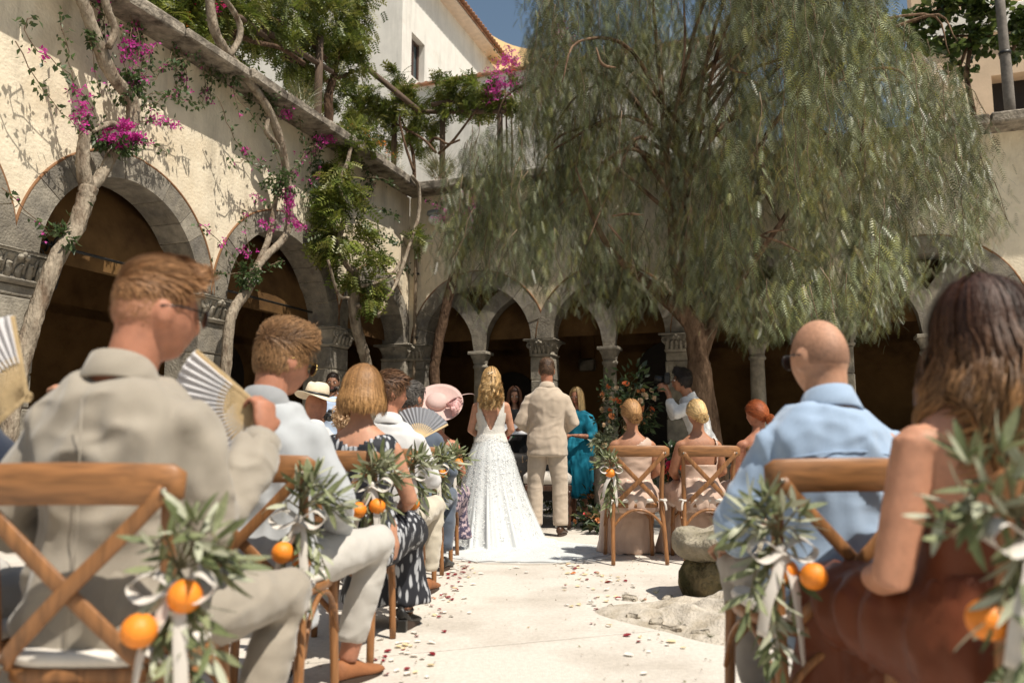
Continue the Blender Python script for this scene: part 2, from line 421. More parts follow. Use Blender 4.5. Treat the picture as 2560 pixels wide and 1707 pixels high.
def capital(t, n, z0, z1, pw, pd):
    """carved capital: necking, flared bell, corner volutes, leaves and abacus; axes (t, z, n)"""
    h = z1 - z0; sh = []
    rings = []
    for f, e in ((0, 0.01), (0.1, 0.035), (0.14, 0.035), (0.2, 0.0), (0.5, 0.015), (0.75, 0.05), (0.86, 0.08)):
        rings.append((t, n, z0 + h * f, pw + e, pd + e))
    b = loft(rings, 28, 5); sh.append((b[0][:, [0, 2, 1]], b[1]))
    sh.append(box((t, z1 - h * 0.065, n), (2 * pw + 0.2, h * 0.13, 2 * pd + 0.2), 0.012))
    fz = n - pd
    for s in (-1, 1):
        ax = ((0, 1, 0), (-s, 0, 0))
        sh.append(tube(spiral((t + s * (pw + 0.0), z0 + h * 0.66, fz - 0.045), 0.062, 2.0, ax), [0.02, 0.008], 6))
        sh.append(tube(spiral((t + s * (pw + 0.045), z0 + h * 0.66, n), 0.06, 1.6, ((0, 1, 0), (0, 0, -1)), 18), [0.016, 0.008], 5))
    for i in range(5):
        x = t + (i - 2) * pw * 0.42
        sh.append(tube([(x, z0 + h * 0.16, fz - 0.004), (x + rnd(-.01, .01), z0 + h * 0.42, fz - 0.03), (x + rnd(-.02, .02), z0 + h * 0.58, fz - 0.055), (x, z0 + h * 0.53, fz - 0.075)], [0.034, 0.03, 0.022, 0.008], 6))
        sh.append(tube([(x + pw * 0.2, z0 + h * 0.3, fz - 0.004), (x + pw * 0.2, z0 + h * 0.6, fz - 0.035), (x + pw * .2, z0 + h * 0.8, fz - 0.07)], [0.02, 0.018, 0.01], 5))
    for q in range(3): sh.append(ell((t + (q - 1) * 0.035, z0 + h * (0.84 if q == 1 else .76), fz - 0.085), 0.03, 8, 6))
    return join(*sh)

arcL, partL = arcade('L', L_COL, -14.5, -0.02, 'cream plastered cloister wall with round grey stone arches behind the climbing vines')
arcB, partB = arcade('B', B_COL, 0.0, 14.5, 'plastered cloister wall with paired pointed openings and diamond tracery behind the weeping tree')

# tracery in the back arches: a slim column carrying a stone Y under a diamond opening
for a, b in zip(B_COL[:-1], B_COL[1:]):
    c = (a + b) / 2; r = (b - a) / 2 - 0.17; q = r * 1.09; zc = 2.5
    def arc(cx, rad, x0, x1, k=14):
        return [(x0 + (x1 - x0) * i / k, zc + math.sqrt(max(0, rad * rad - (x0 + (x1 - x0) * i / k - cx) ** 2))) for i in range(k + 1)]
    lo = q - 0.09; hi = q * 1.155                  # lower and upper edge radii of the right-hand branch, centre at c - q
    dz = ZS - zc
    def bigz(u): return dz + math.sqrt(max(0, r * r - u * u))
    def meet(rad):
        u0, u1 = 0.0, r
        for _ in range(50):
            um = (u0 + u1) / 2
            if math.sqrt(max(0, rad * rad - (q - um) ** 2)) < bigz(um): u0 = um
            else: u1 = um
        return u0
    ul, uh = meet(lo), meet(hi)
    left = [(c - 0.09, zc)] + [(c - u, zc + math.sqrt(max(0, lo * lo - (q - u) ** 2))) for u in np.linspace(0.0905, ul, 14)]
    left += [(c - u, zc + bigz(u) + 0.02) for u in np.linspace(ul, uh, 6)]
    left += [(c - u, zc + math.sqrt(max(0, hi * hi - (q - u) ** 2))) for u in np.linspace(uh, 0.0, 10)]
    right = [(2 * c - x, z) for x, z in left[::-1]][1:]
    tr = poly2d(left + right, [], 0.24); tr[0][:, 2] += 0.07
    partB('tracery', tr, STONE)
    colm = empty('slim_column', (0, 0, 0)); colm.parent = arcB
    sh = loft([(c, 0.19, z, rr, rr) for z, rr in ((0.55, .17), (0.63, .17), (0.64, .15), (0.7, .15), (0.74, .125), (1.4, .122), (2.2, .112), (2.21, .135), (2.25, .14), (2.27, .118), (2.3, .118))], 18)
    partB('shaft', (sh[0][:, [0, 2, 1]], sh[1]), STONE_L, colm, True)
    cp_ = loft([(c, 0.19, 2.295, .118, .118), (c, 0.19, 2.36, .13, .13), (c, .19, 2.43, .165, .165), (c, .19, 2.5, .17, .17)], 20, 4)
    partB('capital', join((cp_[0][:, [0, 2, 1]], cp_[1]), box((c, 2.478, 0.19), (0.37, 0.055, 0.38), 0.008)), STONE_L, colm, False)

# ---- covered walks behind the arches
def walk(side, t0, t1, nm):
    M = frM(side); D = 3.3; k = 16
    sec = [(0.38, 2.75)] + [(0.38 + (D - 0.38) * (0.5 - 0.5 * math.cos(math.pi * i / k)), 2.9 + 1.5 * math.sin(math.pi * i / k)) for i in range(k + 1)] + [(D, 2.75)]
    nt_ = 30; V = []; 
    for i in range(nt_): V += [(t0 + (t1 - t0) * i / (nt_ - 1), z, n) for n, z in sec]
    m_ = len(sec); F = [(i * m_ + j, i * m_ + j + 1, (i + 1) * m_ + j + 1, (i + 1) * m_ + j) for i in range(nt_ - 1) for j in range(m_ - 1)]
    s = xf((V, F), M); o = struct('vaulted_ceiling', s, OCHRE, True)
    w = struct('inner_wall', xf(box(((t0 + t1) / 2, 2.2, D + 0.15), (t1 - t0, 4.39, 0.3)), M), OCHRE)
    # transverse ribs on corbels
    for c in (L_COL if side == 'L' else B_COL):
        if side == 'L' or c > 1: 
            P = [(c, z, n) for n, z in [(0.42, 2.75)] + [(0.4 + (D - 0.4) * (0.5 - 0.5 * math.cos(math.pi * i / 14)), 2.84 + 1.46 * math.sin(math.pi * i / 14)) for i in range(15)] + [(D - .02, 2.6)]]
            mk('vault_rib', xf(strip(P, 0.3, 0.14, (1, 0, 0)), M), OCHRE, o)
            mk('corbel', xf(box((c, 2.5, D - 0.06), (0.34, 0.26, 0.2), 0.03), M), STONE, w)
    return o, w
ceL, wiL = walk('L', -14.5, 3.5, 'L'); ceB, wiB = walk('B', -3.55, 14.5, 'B')
struct('light_stop_wall', xf(box((-14.6, 2.2, 1.65), (0.2, 4.39, 3.3)), frM('L')), OCHRE)  # unseen wall, added to keep sunlight out of the left walk's open end
struct('light_stop_wall', xf(box((14.6, 2.2, 1.65), (0.2, 4.39, 3.3)), frM('B')), OCHRE)  # matching unseen light stop, added at the end of the back walk
# dark doorways in the inner walls
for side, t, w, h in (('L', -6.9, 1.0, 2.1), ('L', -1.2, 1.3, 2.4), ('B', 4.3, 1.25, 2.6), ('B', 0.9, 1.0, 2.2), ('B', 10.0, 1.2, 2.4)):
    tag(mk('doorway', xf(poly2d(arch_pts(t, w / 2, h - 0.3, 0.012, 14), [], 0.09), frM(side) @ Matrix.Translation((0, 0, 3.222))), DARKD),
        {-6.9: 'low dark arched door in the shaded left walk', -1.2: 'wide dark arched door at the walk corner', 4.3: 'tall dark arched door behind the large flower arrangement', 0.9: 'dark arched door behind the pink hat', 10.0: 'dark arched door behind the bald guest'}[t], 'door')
for t in (-6.62, -3.85):
    a = (L_COL[1] + L_COL[2]) / 2 if t < -6 else (L_COL[2] + L_COL[3]) / 2
    h_ = 1.35
    tag(mk('tie_rod', xf(tube([(a - h_, 2.9, 0.3), (a + h_, 2.9, 0.3)], 0.016, 8), frM('L')), IRON), 'black iron tie rod across the %s arch by the tall vine trunk' % ('first' if t < -6 else 'second'), 'tie rod')
# hanging iron lantern in the first arch
lan = empty('iron_lantern', tuple(fr('L', -7.35, 0.3, 2.92)), R(-20), 'black wrought iron scroll lantern hanging from the tie rod in an arch', 'lantern')
mk('bracket', join(tube([(0, 0, 0.02), (0, 0, -0.12)], 0.01, 6), tube(spiral((0.1, 0, -.02), 0.09, 1.5, ((1, 0, 0), (0, 0, 1))), [.014, .008], 6), tube(spiral((-0.12, 0, -.02), 0.1, 1.5, ((-1, 0, 0), (0, 0, 1))), [.014, .008], 6)), IRON, lan)
mk('lamp_body', join(loft([(0, 0, -.12, .02, .02), (0, 0, -.16, .11, .11), (0, 0, -.2, .12, .12), (0, 0, -.46, .075, .075), (0, 0, -.5, .03, .03), (0, 0, -.54, .012, .012)], 6)), IRON, lan, False)
for i in range(4): mk('scroll', join(tube(spiral((0, 0, 0), 0.05, 1.4, ((math.cos(i * 1.57), math.sin(i * 1.57), 0), (0, 0, 1))), [.01, .006], 5)), IRON, lan, True, None, (.12 * math.cos(i * 1.57), .12 * math.sin(i * 1.57), -.13))

# ---- terrace over the walks, upper walls
TZ = 5.25
def quad_prism(pts, z0, z1):
    n = len(pts); V = [(p.x, p.y, z0) for p in pts] + [(p.x, p.y, z1) for p in pts]
    F = [tuple(range(n - 1, -1, -1)), tuple(range(n, 2 * n))] + [(i, (i + 1) % n, n + (i + 1) % n, n + i) for i in range(n)]
    return (V, F)
struct('terrace', quad_prism([fr('L', -14.5, 0.405, 0), fr('L', 0.4, 0.405, 0), fr('L', 0.405, -14.5, 0), fr('L', 4.6, -14.5, 0), fr('L', 4.6, 5.2, 0), fr('L', -14.5, 5.2, 0)], TZ - 0.2, TZ), CONC)
PB = 3.6                                           # upper wall stands this far behind the back arcade face
def onback(x, y, n): return onwall('B', x, y, n)
kx = onback(1003, 215, PB); kt = (kx - CORNER).dot(WB); par_z = kx.z
MB_ = frM('B')
up = empty('white_house', tuple(fr('B', kt - 4, PB, TZ)), 0, 'white limewashed upper house with brown timber window above the pergola', 'house'); bpy.context.view_layer.update()
UI = up.matrix_world.inverted() @ MB_
UTOP = 15.5
mk('wall', xf(box((kt - 7.0, (TZ + UTOP) / 2, PB + 0.2), (14.0, UTOP - TZ, 0.4)), UI), WHITE, up, False)
# side wall with the window: runs away from the corner (direction NB)
def oncorner(x, y, t):
    P = fr('B', t, PB, 0); r = ray(x, y); O = Vector((0, 0, CAM_H)); return O + r * ((P - O).dot(WB) / r.dot(WB))
ws = [oncorner(x, y, kt) for x, y in ((1007, 80), (1062, 120), (1062, 210))]
wn0 = (ws[0] - CORNER).dot(NB) - PB; wn1 = (ws[1] - CORNER).dot(NB) - PB; wz1 = ws[0].z; wz0 = ws[2].z - 0.1
wn0 = max(wn0 - .402, 0.12); wn1 = wn1 - .402; wz1 += .25
eave = oncorner(1150, 62, kt).z
FL = 7.0
side = poly2d([(0, TZ), (FL, TZ), (FL, eave + .4), (0, eave + .4)], [[(wn0, wz0), (wn1, wz0), (wn1, wz1), (wn0, wz1)]], 0.3)
V = side[0]; side = (np.stack([kt - V[:, 2] - 0.002, V[:, 1], PB + 0.0 + V[:, 0] + 0.402], 1), side[1])
mk('side_wall', xf(side, UI), WHITE, up, False)
win = empty('window', (0, 0, 0)); win.parent = up
o_ = PB + 0.402
for (n0, n1, z0, z1) in ((wn0, wn1, wz0, wz0 + .07), (wn0, wn1, wz1 - .07, wz1), (wn0, wn0 + .08, wz0 + .07, wz1 - .07), (wn1 - .08, wn1, wz0 + .07, wz1 - .07), ((wn0 + wn1) / 2 - .07, (wn0 + wn1) / 2 + .07, wz0 + .07, wz1 - .07)):
    mk('frame', xf(box((kt - 0.2, (z0 + z1) / 2, o_ + (n0 + n1) / 2), (0.07, z1 - z0, n1 - n0), 0.01), UI), DKWOOD, win, False)
GLASS = mat('window glass', (0.05, 0.07, 0.08), 0.08, 0.05, 2, 0, spec=0.8)
for q in (0, 1):
    a_, b_ = (wn0 + .08, (wn0 + wn1) / 2 - .07) if q == 0 else ((wn0 + wn1) / 2 + .07, wn1 - .08)
    mk('pane', xf(box((kt - 0.215, (wz0 + wz1) / 2, o_ + (a_ + b_) / 2), (0.012, wz1 - wz0 - .14, b_ - a_)), UI), GLASS, win, False)
# eave: sloping soffit and rows of barrel tiles along the edge
mk('soffit', xf(box((kt + 0.12, eave + 0.03, o_ + FL / 2), (0.55, 0.06, FL)), UI), mat('soffit plaster', (0.66, 0.52, 0.4), .9), up, False)
rf = mk('roof', xf(([(kt + .42, eave + .12, o_ - .4), (kt + .42, eave + .12, o_ + FL), (kt - 3, eave + 1.6, o_ + FL), (kt - 3, eave + 1.6, o_ - .4), (kt + .42, eave + .07, o_ - .4), (kt + .42, eave + .07, o_ + FL), (kt - 3, eave + 1.5, o_ + FL), (kt - 3, eave + 1.5, o_ - .4)], [(0, 1, 2, 3), (7, 6, 5, 4), (0, 4, 5, 1), (3, 2, 6, 7), (0, 3, 7, 4), (1, 5, 6, 2)]), UI), TILE, up, False)
def barrel(L_, r_, th=0.016, k=7):
    V = []
    for x in (0, L_):
        for rr in (r_, r_ - th):
            for j in range(k):
                a = math.pi * j / (k - 1); V.append((x, rr * math.cos(a), rr * math.sin(a)))
    F = []
    for j in range(k - 1):
        F += [(j, j + 1, 2 * k + j + 1, 2 * k + j), (k + j + 1, k + j, 3 * k + j, 3 * k + j + 1), (j + 1, j, k + j, k + j + 1), (2 * k + j, 2 * k + j + 1, 3 * k + j + 1, 3 * k + j)]
    F += [(0, 2 * k, 3 * k, k), (k - 1, 2 * k - 1, 4 * k - 1, 3 * k - 1)]
    return (A(V), F)
tl = meshdata('roof_tile', *barrel(0.55, 0.085), TILE, True)
n_ = 0.0
while n_ < FL:
    o = bpy.data.objects.new('roof_tile', tl); link(o, up)
    p = fr('B', kt + 0.5, o_ + n_, eave + 0.13); o.matrix_local = up.matrix_world.inverted() @ (Matrix.Translation(p) @ Matrix(((-WB.x, -WB.y * -1 * 0 + NB.x, 0, 0), (-WB.y, NB.y, 0, 0), (0, 0, 1, 0), (0, 0, 0, 1))) @ Matrix.Rotation(R(-20 + rnd(-2, 2)), 4, 'Y'))
    n_ += 0.19
# lower white wall with a tile-capped top, in line with the house front
pw_ = empty('tile_capped_wall', tuple(fr('B', kt + 4, PB, TZ)), 0, 'white terrace wall capped with terracotta barrel tiles', 'wall'); bpy.context.view_layer.update()
PI_ = pw_.matrix_world.inverted()
mk('wall', xf(box((kt + 3.95, (TZ + par_z) / 2, PB + .2), (7.9 - .004, par_z - TZ - .1, 0.36)), PI_ @ MB_), WHITE, pw_, False)
tl2 = meshdata('cap_tile', *barrel(0.5, 0.075), TILE, True)
for i in range(38):
    o = bpy.data.objects.new('cap_tile', tl2); link(o, pw_)
    p = fr('B', kt + 0.12 + i * 0.2, PB - 0.08, par_z - 0.1)
    o.matrix_local = PI_ @ (Matrix.Translation(p) @ Matrix(((NB.x, -WB.x, 0, 0), (NB.y, -WB.y, 0, 0), (0, 0, 1, 0), (0, 0, 0, 1))) @ Matrix.Rotation(R(-9 + rnd(-3, 3)), 4, 'Y'))
mk('ledge', xf(box((kt + 3.95, par_z - .075, PB + .18), (7.9, 0.045, 0.56), .008), PI_ @ MB_), TILE, pw_, False)
# shade sail behind
SAIL = mat('sand shade cloth', (0.72, 0.5, 0.25), 0.85, 0.06, 5, 0.1, 200, trans=0.35)
q0, q1, q2 = onback(1150, 20, PB + 7.6), onback(1372, 122, PB + 7.0), onback(1255, 190, PB + 4.9)
def sail(u, v):
    p = q0.lerp(q1, u).lerp(q2, v); p = p + Vector((0, 0, -0.5 * 4 * u * (1 - u) * (1 - v) - 0.25 * math.sin(math.pi * v))); return p
tag(mk('shade_sail', grid(sail, 14, 14), SAIL), 'sand coloured triangular shade sail stretched behind the tiled eave', 'shade sail')
# rendered house at the right over the terrace
rh = empty('peach_house', tuple(fr('B', 11, 3.4, TZ)), 0, 'peach rendered upper house with deep window above the right coping', 'house'); bpy.context.view_layer.update()
RI = rh.matrix_world.inverted() @ MB_
rw = [onback(x, y, 3.4) for x, y in ((2478, 190), (2640, 285))]
t_a, t_b = (rw[0] - CORNER).dot(WB), (rw[1] - CORNER).dot(WB); z_b, z_a = rw[0].z, rw[1].z - .15
tl_ = (onback(2290, 200, 3.4) - CORNER).dot(WB)
mk('wall', xf(mv(poly2d([(tl_, TZ), (tl_ + 6, TZ), (tl_ + 6, 12), (tl_, 12)], [[(t_a, z_a), (t_b, z_a), (t_b, z_b), (t_a, z_b)]], 0.5), 0, 0, 3.4), RI), PINKW, rh, False)
mk('window', xf(box(((t_a + t_b) / 2, (z_a + z_b) / 2, 3.83), (t_b - t_a - .01, z_b - z_a - .01, 0.05)), RI), DARKD, rh, False)
mk('string_course', xf(box((tl_ + 3, z_b + 1.1, 3.36), (6.1, 0.5, 0.14), .02), RI), WHITE, rh, False)
# downpipe with stone spout, floodlight
dp = empty('downpipe', tuple(fr('B', 0.16, -0.06, 0.0)), 0, 'thin weathered downpipe under a pale stone spout in the wall corner', 'downpipe'); bpy.context.view_layer.update(); di = dp.matrix_world.inverted() @ MB_
mk('pipe', xf(tube([(0.16, z, -0.055) for z in (0.02, 1.5, 3.0, 3.95, 4.5)], 0.032, 8), di), mat('tarnished copper', (0.2, 0.15, 0.1), .6, .3), dp)
for z in (1.4, 2.8, 4.0): mk('clip', xf(box((0.16, z, -0.035), (0.11, 0.035, 0.075), .004), di), IRON, dp, False)
sp_ = loft([(0.16, -0.16, 4.46, .05, .05), (0.16, -.17, 4.52, .15, .13), (.16, -.18, 4.62, .2, .16), (.16, -.18, 4.66, .21, .17), (.16, -.18, 4.665, .15, .11), (.16, -.18, 4.6, .08, .06)], 16)
mk('stone_spout', xf((sp_[0][:, [0, 2, 1]], sp_[1]), di), STONE_L, dp)
fl = empty('floodlight', tuple(onwall('B', 1085, 545, -0.12)), R(-19.7), 'white and grey outdoor floodlight on the plaster beside the pink flowers', 'floodlight')
mk('hood', loft([(0, 0, 0.05, .13, .09), (0, 0, .12, .12, .085), (0, .02, .15, .09, .06)], 14, 4), mat('grey metal', (.3, .33, .33), .5, metal=.6), fl)
mk('lamp', ell((0.02, -0.02, -0.04), (.12, .1, .1)), mat('white enamel', (.8, .8, .78), .35, .03), fl)
mk('bracket', box((0, .07, .03), (.05, .14, .05), .006), IRON, fl, False)
# ================================================================== VEGETATION
BARK = mat('pale vine bark', (0.30, 0.25, 0.19), 0.95, 0.45, 14, 0.9, 40, 0.03, 0.1, col2=(0.14, 0.1, 0.07), s2=9, stretch=(1, 1, 0.35))
BARKD = mat('dark bark', (0.12, 0.075, 0.048), 0.95, 0.45, 14, 0.9, 30, 0.03, 0.1, col2=(0.05, 0.03, 0.02), s2=8, stretch=(1, 1, 0.4))
STEM = mat('twig', (0.16, 0.11, 0.07), 0.9, 0.3, 20, 0.3, 60)
LEAF = mat('leaf', (1, 1, 1), 0.42, 0.25, 3, 0, attr=True, trans=0.3, spec=0.45)
PEPPER = mat('pepper leaf', (1, 1, 1), 0.38, 0.25, 2, 0, attr=True, trans=0.12, spec=0.5)
BRACT = mat('bract', (1, 1, 1), 0.6, 0.15, 5, 0, attr=True, trans=0.4, spec=0.2)
def rot_from(x, up):
    x = x / (np.linalg.norm(x, axis=-1, keepdims=True) + 1e-9)
    y = np.cross(up, x); y /= np.linalg.norm(y, axis=-1, keepdims=True) + 1e-9
    return np.stack([x, y, np.cross(x, y)], axis=-1)
def scatter(T, Rm, P, S, C):
    """template (V, F) copied at positions P with rotations Rm, sizes S, colours C -> arrays"""
    V, F = T; n, k = len(P), len(V)
    W = np.einsum('nij,kj->nki', Rm, V) * S[:, None, None] + P[:, None, :]
    FF = (F[None] + (np.arange(n) * k)[:, None, None]).reshape(-1, F.shape[1])
    return W.reshape(-1, 3), FF, np.repeat(C, k, axis=0)
class Cloud:
    def __init__(s): s.V, s.F, s.C, s.n = [], [], [], 0
    def add(s, V, F, C): s.V.append(V); s.F.append(F + s.n); s.C.append(C); s.n += len(V)
    def build(s, name, m, parent, smooth=False):
        if not s.V: return None
        V = np.vstack(s.V); 
        if parent is not None: V = V - np.array(parent.matrix_world.translation)
        return mk(name, (V, np.vstack(s.F)), m, parent, smooth, np.vstack(s.C))
def pinnate(pairs, ll, lw, fwd=0.55, droop=0.35):
    """unit-length compound leaf along +x, single-triangle leaflets"""
    V, F = [], []
    for i in range(pairs):
        x = 0.12 + 0.86 * i / (pairs - 1); z = -droop * x * x; l = ll * math.sin(math.pi * (0.18 + 0.72 * i / (pairs - 1))) ** 0.6
        for s in (-1, 1):
            b = len(V); V += [(x - lw, s * 0.004, z), (x + lw, s * 0.004, z), (x + l * fwd, s * l * 0.83, z - l * 0.18)]; F.append((b, b + 1, b + 2))
    return A(V), np.array(F)
def pinnate4(pairs, ll, lw, fwd=0.5, droop=0.3):
    V, F = [], []
    for i in range(pairs):
        x = 0.1 + 0.85 * i / (pairs - 1); z = -droop * x * x
        for s in (-1, 1):
            b = len(V); d = A([fwd, s * 0.85, -0.2]); d /= np.linalg.norm(d); q = A([d[1] * -s, d[0] * s, 0]) * -s
            p = A([x, 0, z]); V += [p, p + d * ll * .45 + q * lw, p + d * ll, p + d * ll * .45 - q * lw]; F += [(b, b + 1, b + 2), (b, b + 2, b + 3)]
    return A(V), np.array(F)
LEAF1 = (A([(0, 0, 0), (0.4, 0.26, 0.05), (1, 0, -0.08), (0.4, -0.26, 0.05)]), np.array([(0, 1, 2), (0, 2, 3)]))
WIST = pinnate4(5, 0.42, 0.085)
BLOOM = (lambda: (A([v for k in range(3) for v in ((0, 0, 0), (.55 * math.cos(k * 2.09 + .55), .55 * math.sin(k * 2.09 + .55), .32), (1.0 * math.cos(k * 2.09), 1.0 * math.sin(k * 2.09), .55), (.55 * math.cos(k * 2.09 - .55), .55 * math.sin(k * 2.09 - .55), .32))]),
        np.array([f for k in range(3) for f in ((4 * k, 4 * k + 1, 4 * k + 2), (4 * k, 4 * k + 2, 4 * k + 3))])))()
def randrot(n):
    q = np.random.normal(size=(n, 3)); return rot_from(q, np.random.normal(size=(n, 3)))
def pal(n, cols, var=0.3):
    c = A(cols)[np.random.randint(0, len(cols), n)]; return c * np.random.uniform(1 - var, 1 + var, (n, 1))
WIS_C = [(0.12, 0.155, 0.025), (0.16, 0.185, 0.03), (0.08, 0.11, 0.02), (0.2, 0.2, 0.045)]
BOU_C = [(0.045, 0.075, 0.022), (0.06, 0.1, 0.03), (0.085, 0.12, 0.045)]
MAG_C = [(0.55, 0.05, 0.30), (0.62, 0.07, 0.36), (0.45, 0.03, 0.26), (0.6, 0.1, 0.4)]
def blob(cl, c, r, n, T, size, cols, hang=0.35, var=0.3, hollow=0.25):
    """leaves through an uneven volume, clumped"""
    k = max(3, n // 22); cc = np.random.normal(size=(k, 3)); cc /= np.linalg.norm(cc, axis=1)[:, None]; cc *= np.random.uniform(hollow, 1, (k, 1)) ** 0.6
    P = cc[np.random.randint(0, k, n)] + np.random.normal(size=(n, 3)) * 0.2
    out = P / (np.linalg.norm(P, axis=1)[:, None] + 1e-6)
    d = out + np.random.normal(size=(n, 3)) * 0.6; d[:, 2] -= hang
    Rm = rot_from(d, np.random.normal(size=(n, 3)) * 0.5 + A([0, 0, 1]))
    cl.add(*scatter(T, Rm, A(c) + P * A(r), np.random.uniform(0.7, 1.25, n) * size, pal(n, cols, var)))
def tile_np(shape): return shape
def spray(px, side, off, stems, lc, fc, flower=0.2, size=0.068, step=0.026, spread=0.03, fspan=(0, 1), thin=0.006):
    """one climbing shoot: stem tube, alternating leaves, bracts"""
    P = [onwall(side, x, y, -off) if len(q) == 2 else onwall(side, x, y, -q[2]) for q in px for x, y in [q[:2]]]
    S = spline([tuple(p) for p in P], 8); seg = np.linalg.norm(np.diff(S, axis=0), axis=1); Lc = np.concatenate([[0], np.cumsum(seg)]); L = Lc[-1]
    nb = max(4, int(L / 0.1)); C = np.array([np.interp(np.linspace(0, L, nb), Lc, S[:, i]) for i in range(3)]).T
    C[1:-1] += np.random.normal(size=(nb - 2, 3)) * 0.012
    stems.append(tube(C, [thin, thin * 0.5], 5))
    n = int(L / step); s = np.random.uniform(0, L, n); Q = np.array([np.interp(s, Lc, S[:, i]) for i in range(3)]).T + np.random.normal(size=(n, 3)) * spread
    d = np.random.normal(size=(n, 3)); d[:, 2] -= 0.7
    lc.add(*scatter(LEAF1, rot_from(d, np.random.normal(size=(n, 3))), Q, np.random.uniform(.6, 1.25, n) * size, pal(n, BOU_C)))
    m = int(n * flower)
    if m:
        s = np.random.uniform(L * fspan[0], L * fspan[1], m); k = min(m, max(2, m // 7)); s = np.clip(s[np.random.randint(0, k, m)] + np.random.normal(size=m) * 0.05, 0, L)
        Q = np.array([np.interp(s, Lc, S[:, i]) for i in range(3)]).T + np.random.normal(size=(m, 3)) * spread * 1.3
        fc.add(*scatter(BLOOM, randrot(m), Q, np.random.uniform(.028, .044, m), pal(m, MAG_C, .25)))
def limb(px, side, off, r, n=9, jit=0.10, spans=6, floor=False):
    P = [onwall(side, q[0], q[1], -(q[2] if len(q) > 2 else off)) for q in px]
    if floor: P = [Vector((P[0].x, P[0].y, -0.01)), P[0].lerp(Vector((P[0].x, P[0].y, 0)), .5)] + P
    S = spline([tuple(p) for p in P], spans); return tube(S, r, n, jit=jit)
def vine(label, base_px, side, off, limbs, sprays, blobs=(), bark=None, cat='vine'):
    b = onwall(side, *base_px, -off); root = empty('climbing_vine', (b.x, b.y, 0), 0, label, cat); bpy.context.view_layer.update(); T = root.matrix_world.translation
    tr = [limb(*l, floor=(i == 0)) for i, l in enumerate(limbs)]
    sh = join(*tr); sh = (A(sh[0]) - A(T), sh[1]); mk('trunk', sh, bark or BARK, root)
    st, lc, fc = [], Cloud(), Cloud()
    for a, kw in sprays: spray(a, side, kw.pop('off', off), st, lc, fc, **kw)
    for kind, c, r, n in blobs:
        if kind == 'leaf': blob(lc, c, r, int(n * 1.5), LEAF1, 0.065, BOU_C)
        elif kind == 'flower': blob(fc, c, r, int(n * 1.3), BLOOM, 0.04, MAG_C, 0)
        elif kind == 'wist': blob(lc, c, r, int(n * 1.5), WIST, 0.19, WIS_C, 0.5)
    for s in st: mk('shoot', (A(s[0]) - A(T), s[1]), STEM, root)
    for nm, cl, m in (('leaves', lc, LEAF), ('flowers', fc, BRACT)):
        o = cl.build(nm, m, root)
        if o: o['kind'] = 'stuff'
    return root
def Lw(x, y, n): return onwall('L', x, y, n)
def ground_end(side, x, y, off):
    return None
# first vine: forked pale trunk on the left wall
def to_floor(px, side, off):
    """extend a trunk's lowest pixel straight down to the floor"""
    return px
D = dict
t1 = [((20, 1090), (30, 1000), (50, 920), (75, 830), (112, 720), (150, 630), (188, 575), (212, 505), (222, 470)), 'L', 0.3, [0.085, 0.08, 0.078, 0.075, 0.09]]
t1b = [((222, 480), (208, 420), (210, 355), (216, 330)), 'L', 0.28, [0.075, 0.062, 0.05]]
t1c = [((222, 475), (258, 432), (283, 383), (318, 335), (331, 300), (327, 249), (278, 186), (246, 115), (219, 38), (203, -5), (190, -60)), 'L', 0.3, [0.06, 0.055, 0.065, 0.075, 0.07, 0.06, 0.055]]
t1d = [((318, 335), (280, 310), (230, 330)), 'L', 0.3, [0.04, 0.035, 0.02]]
t1e = [((272, 119), (287, 76), (268, 23), (255, -30)), 'L', 0.4, [0.035, 0.04, 0.045]]
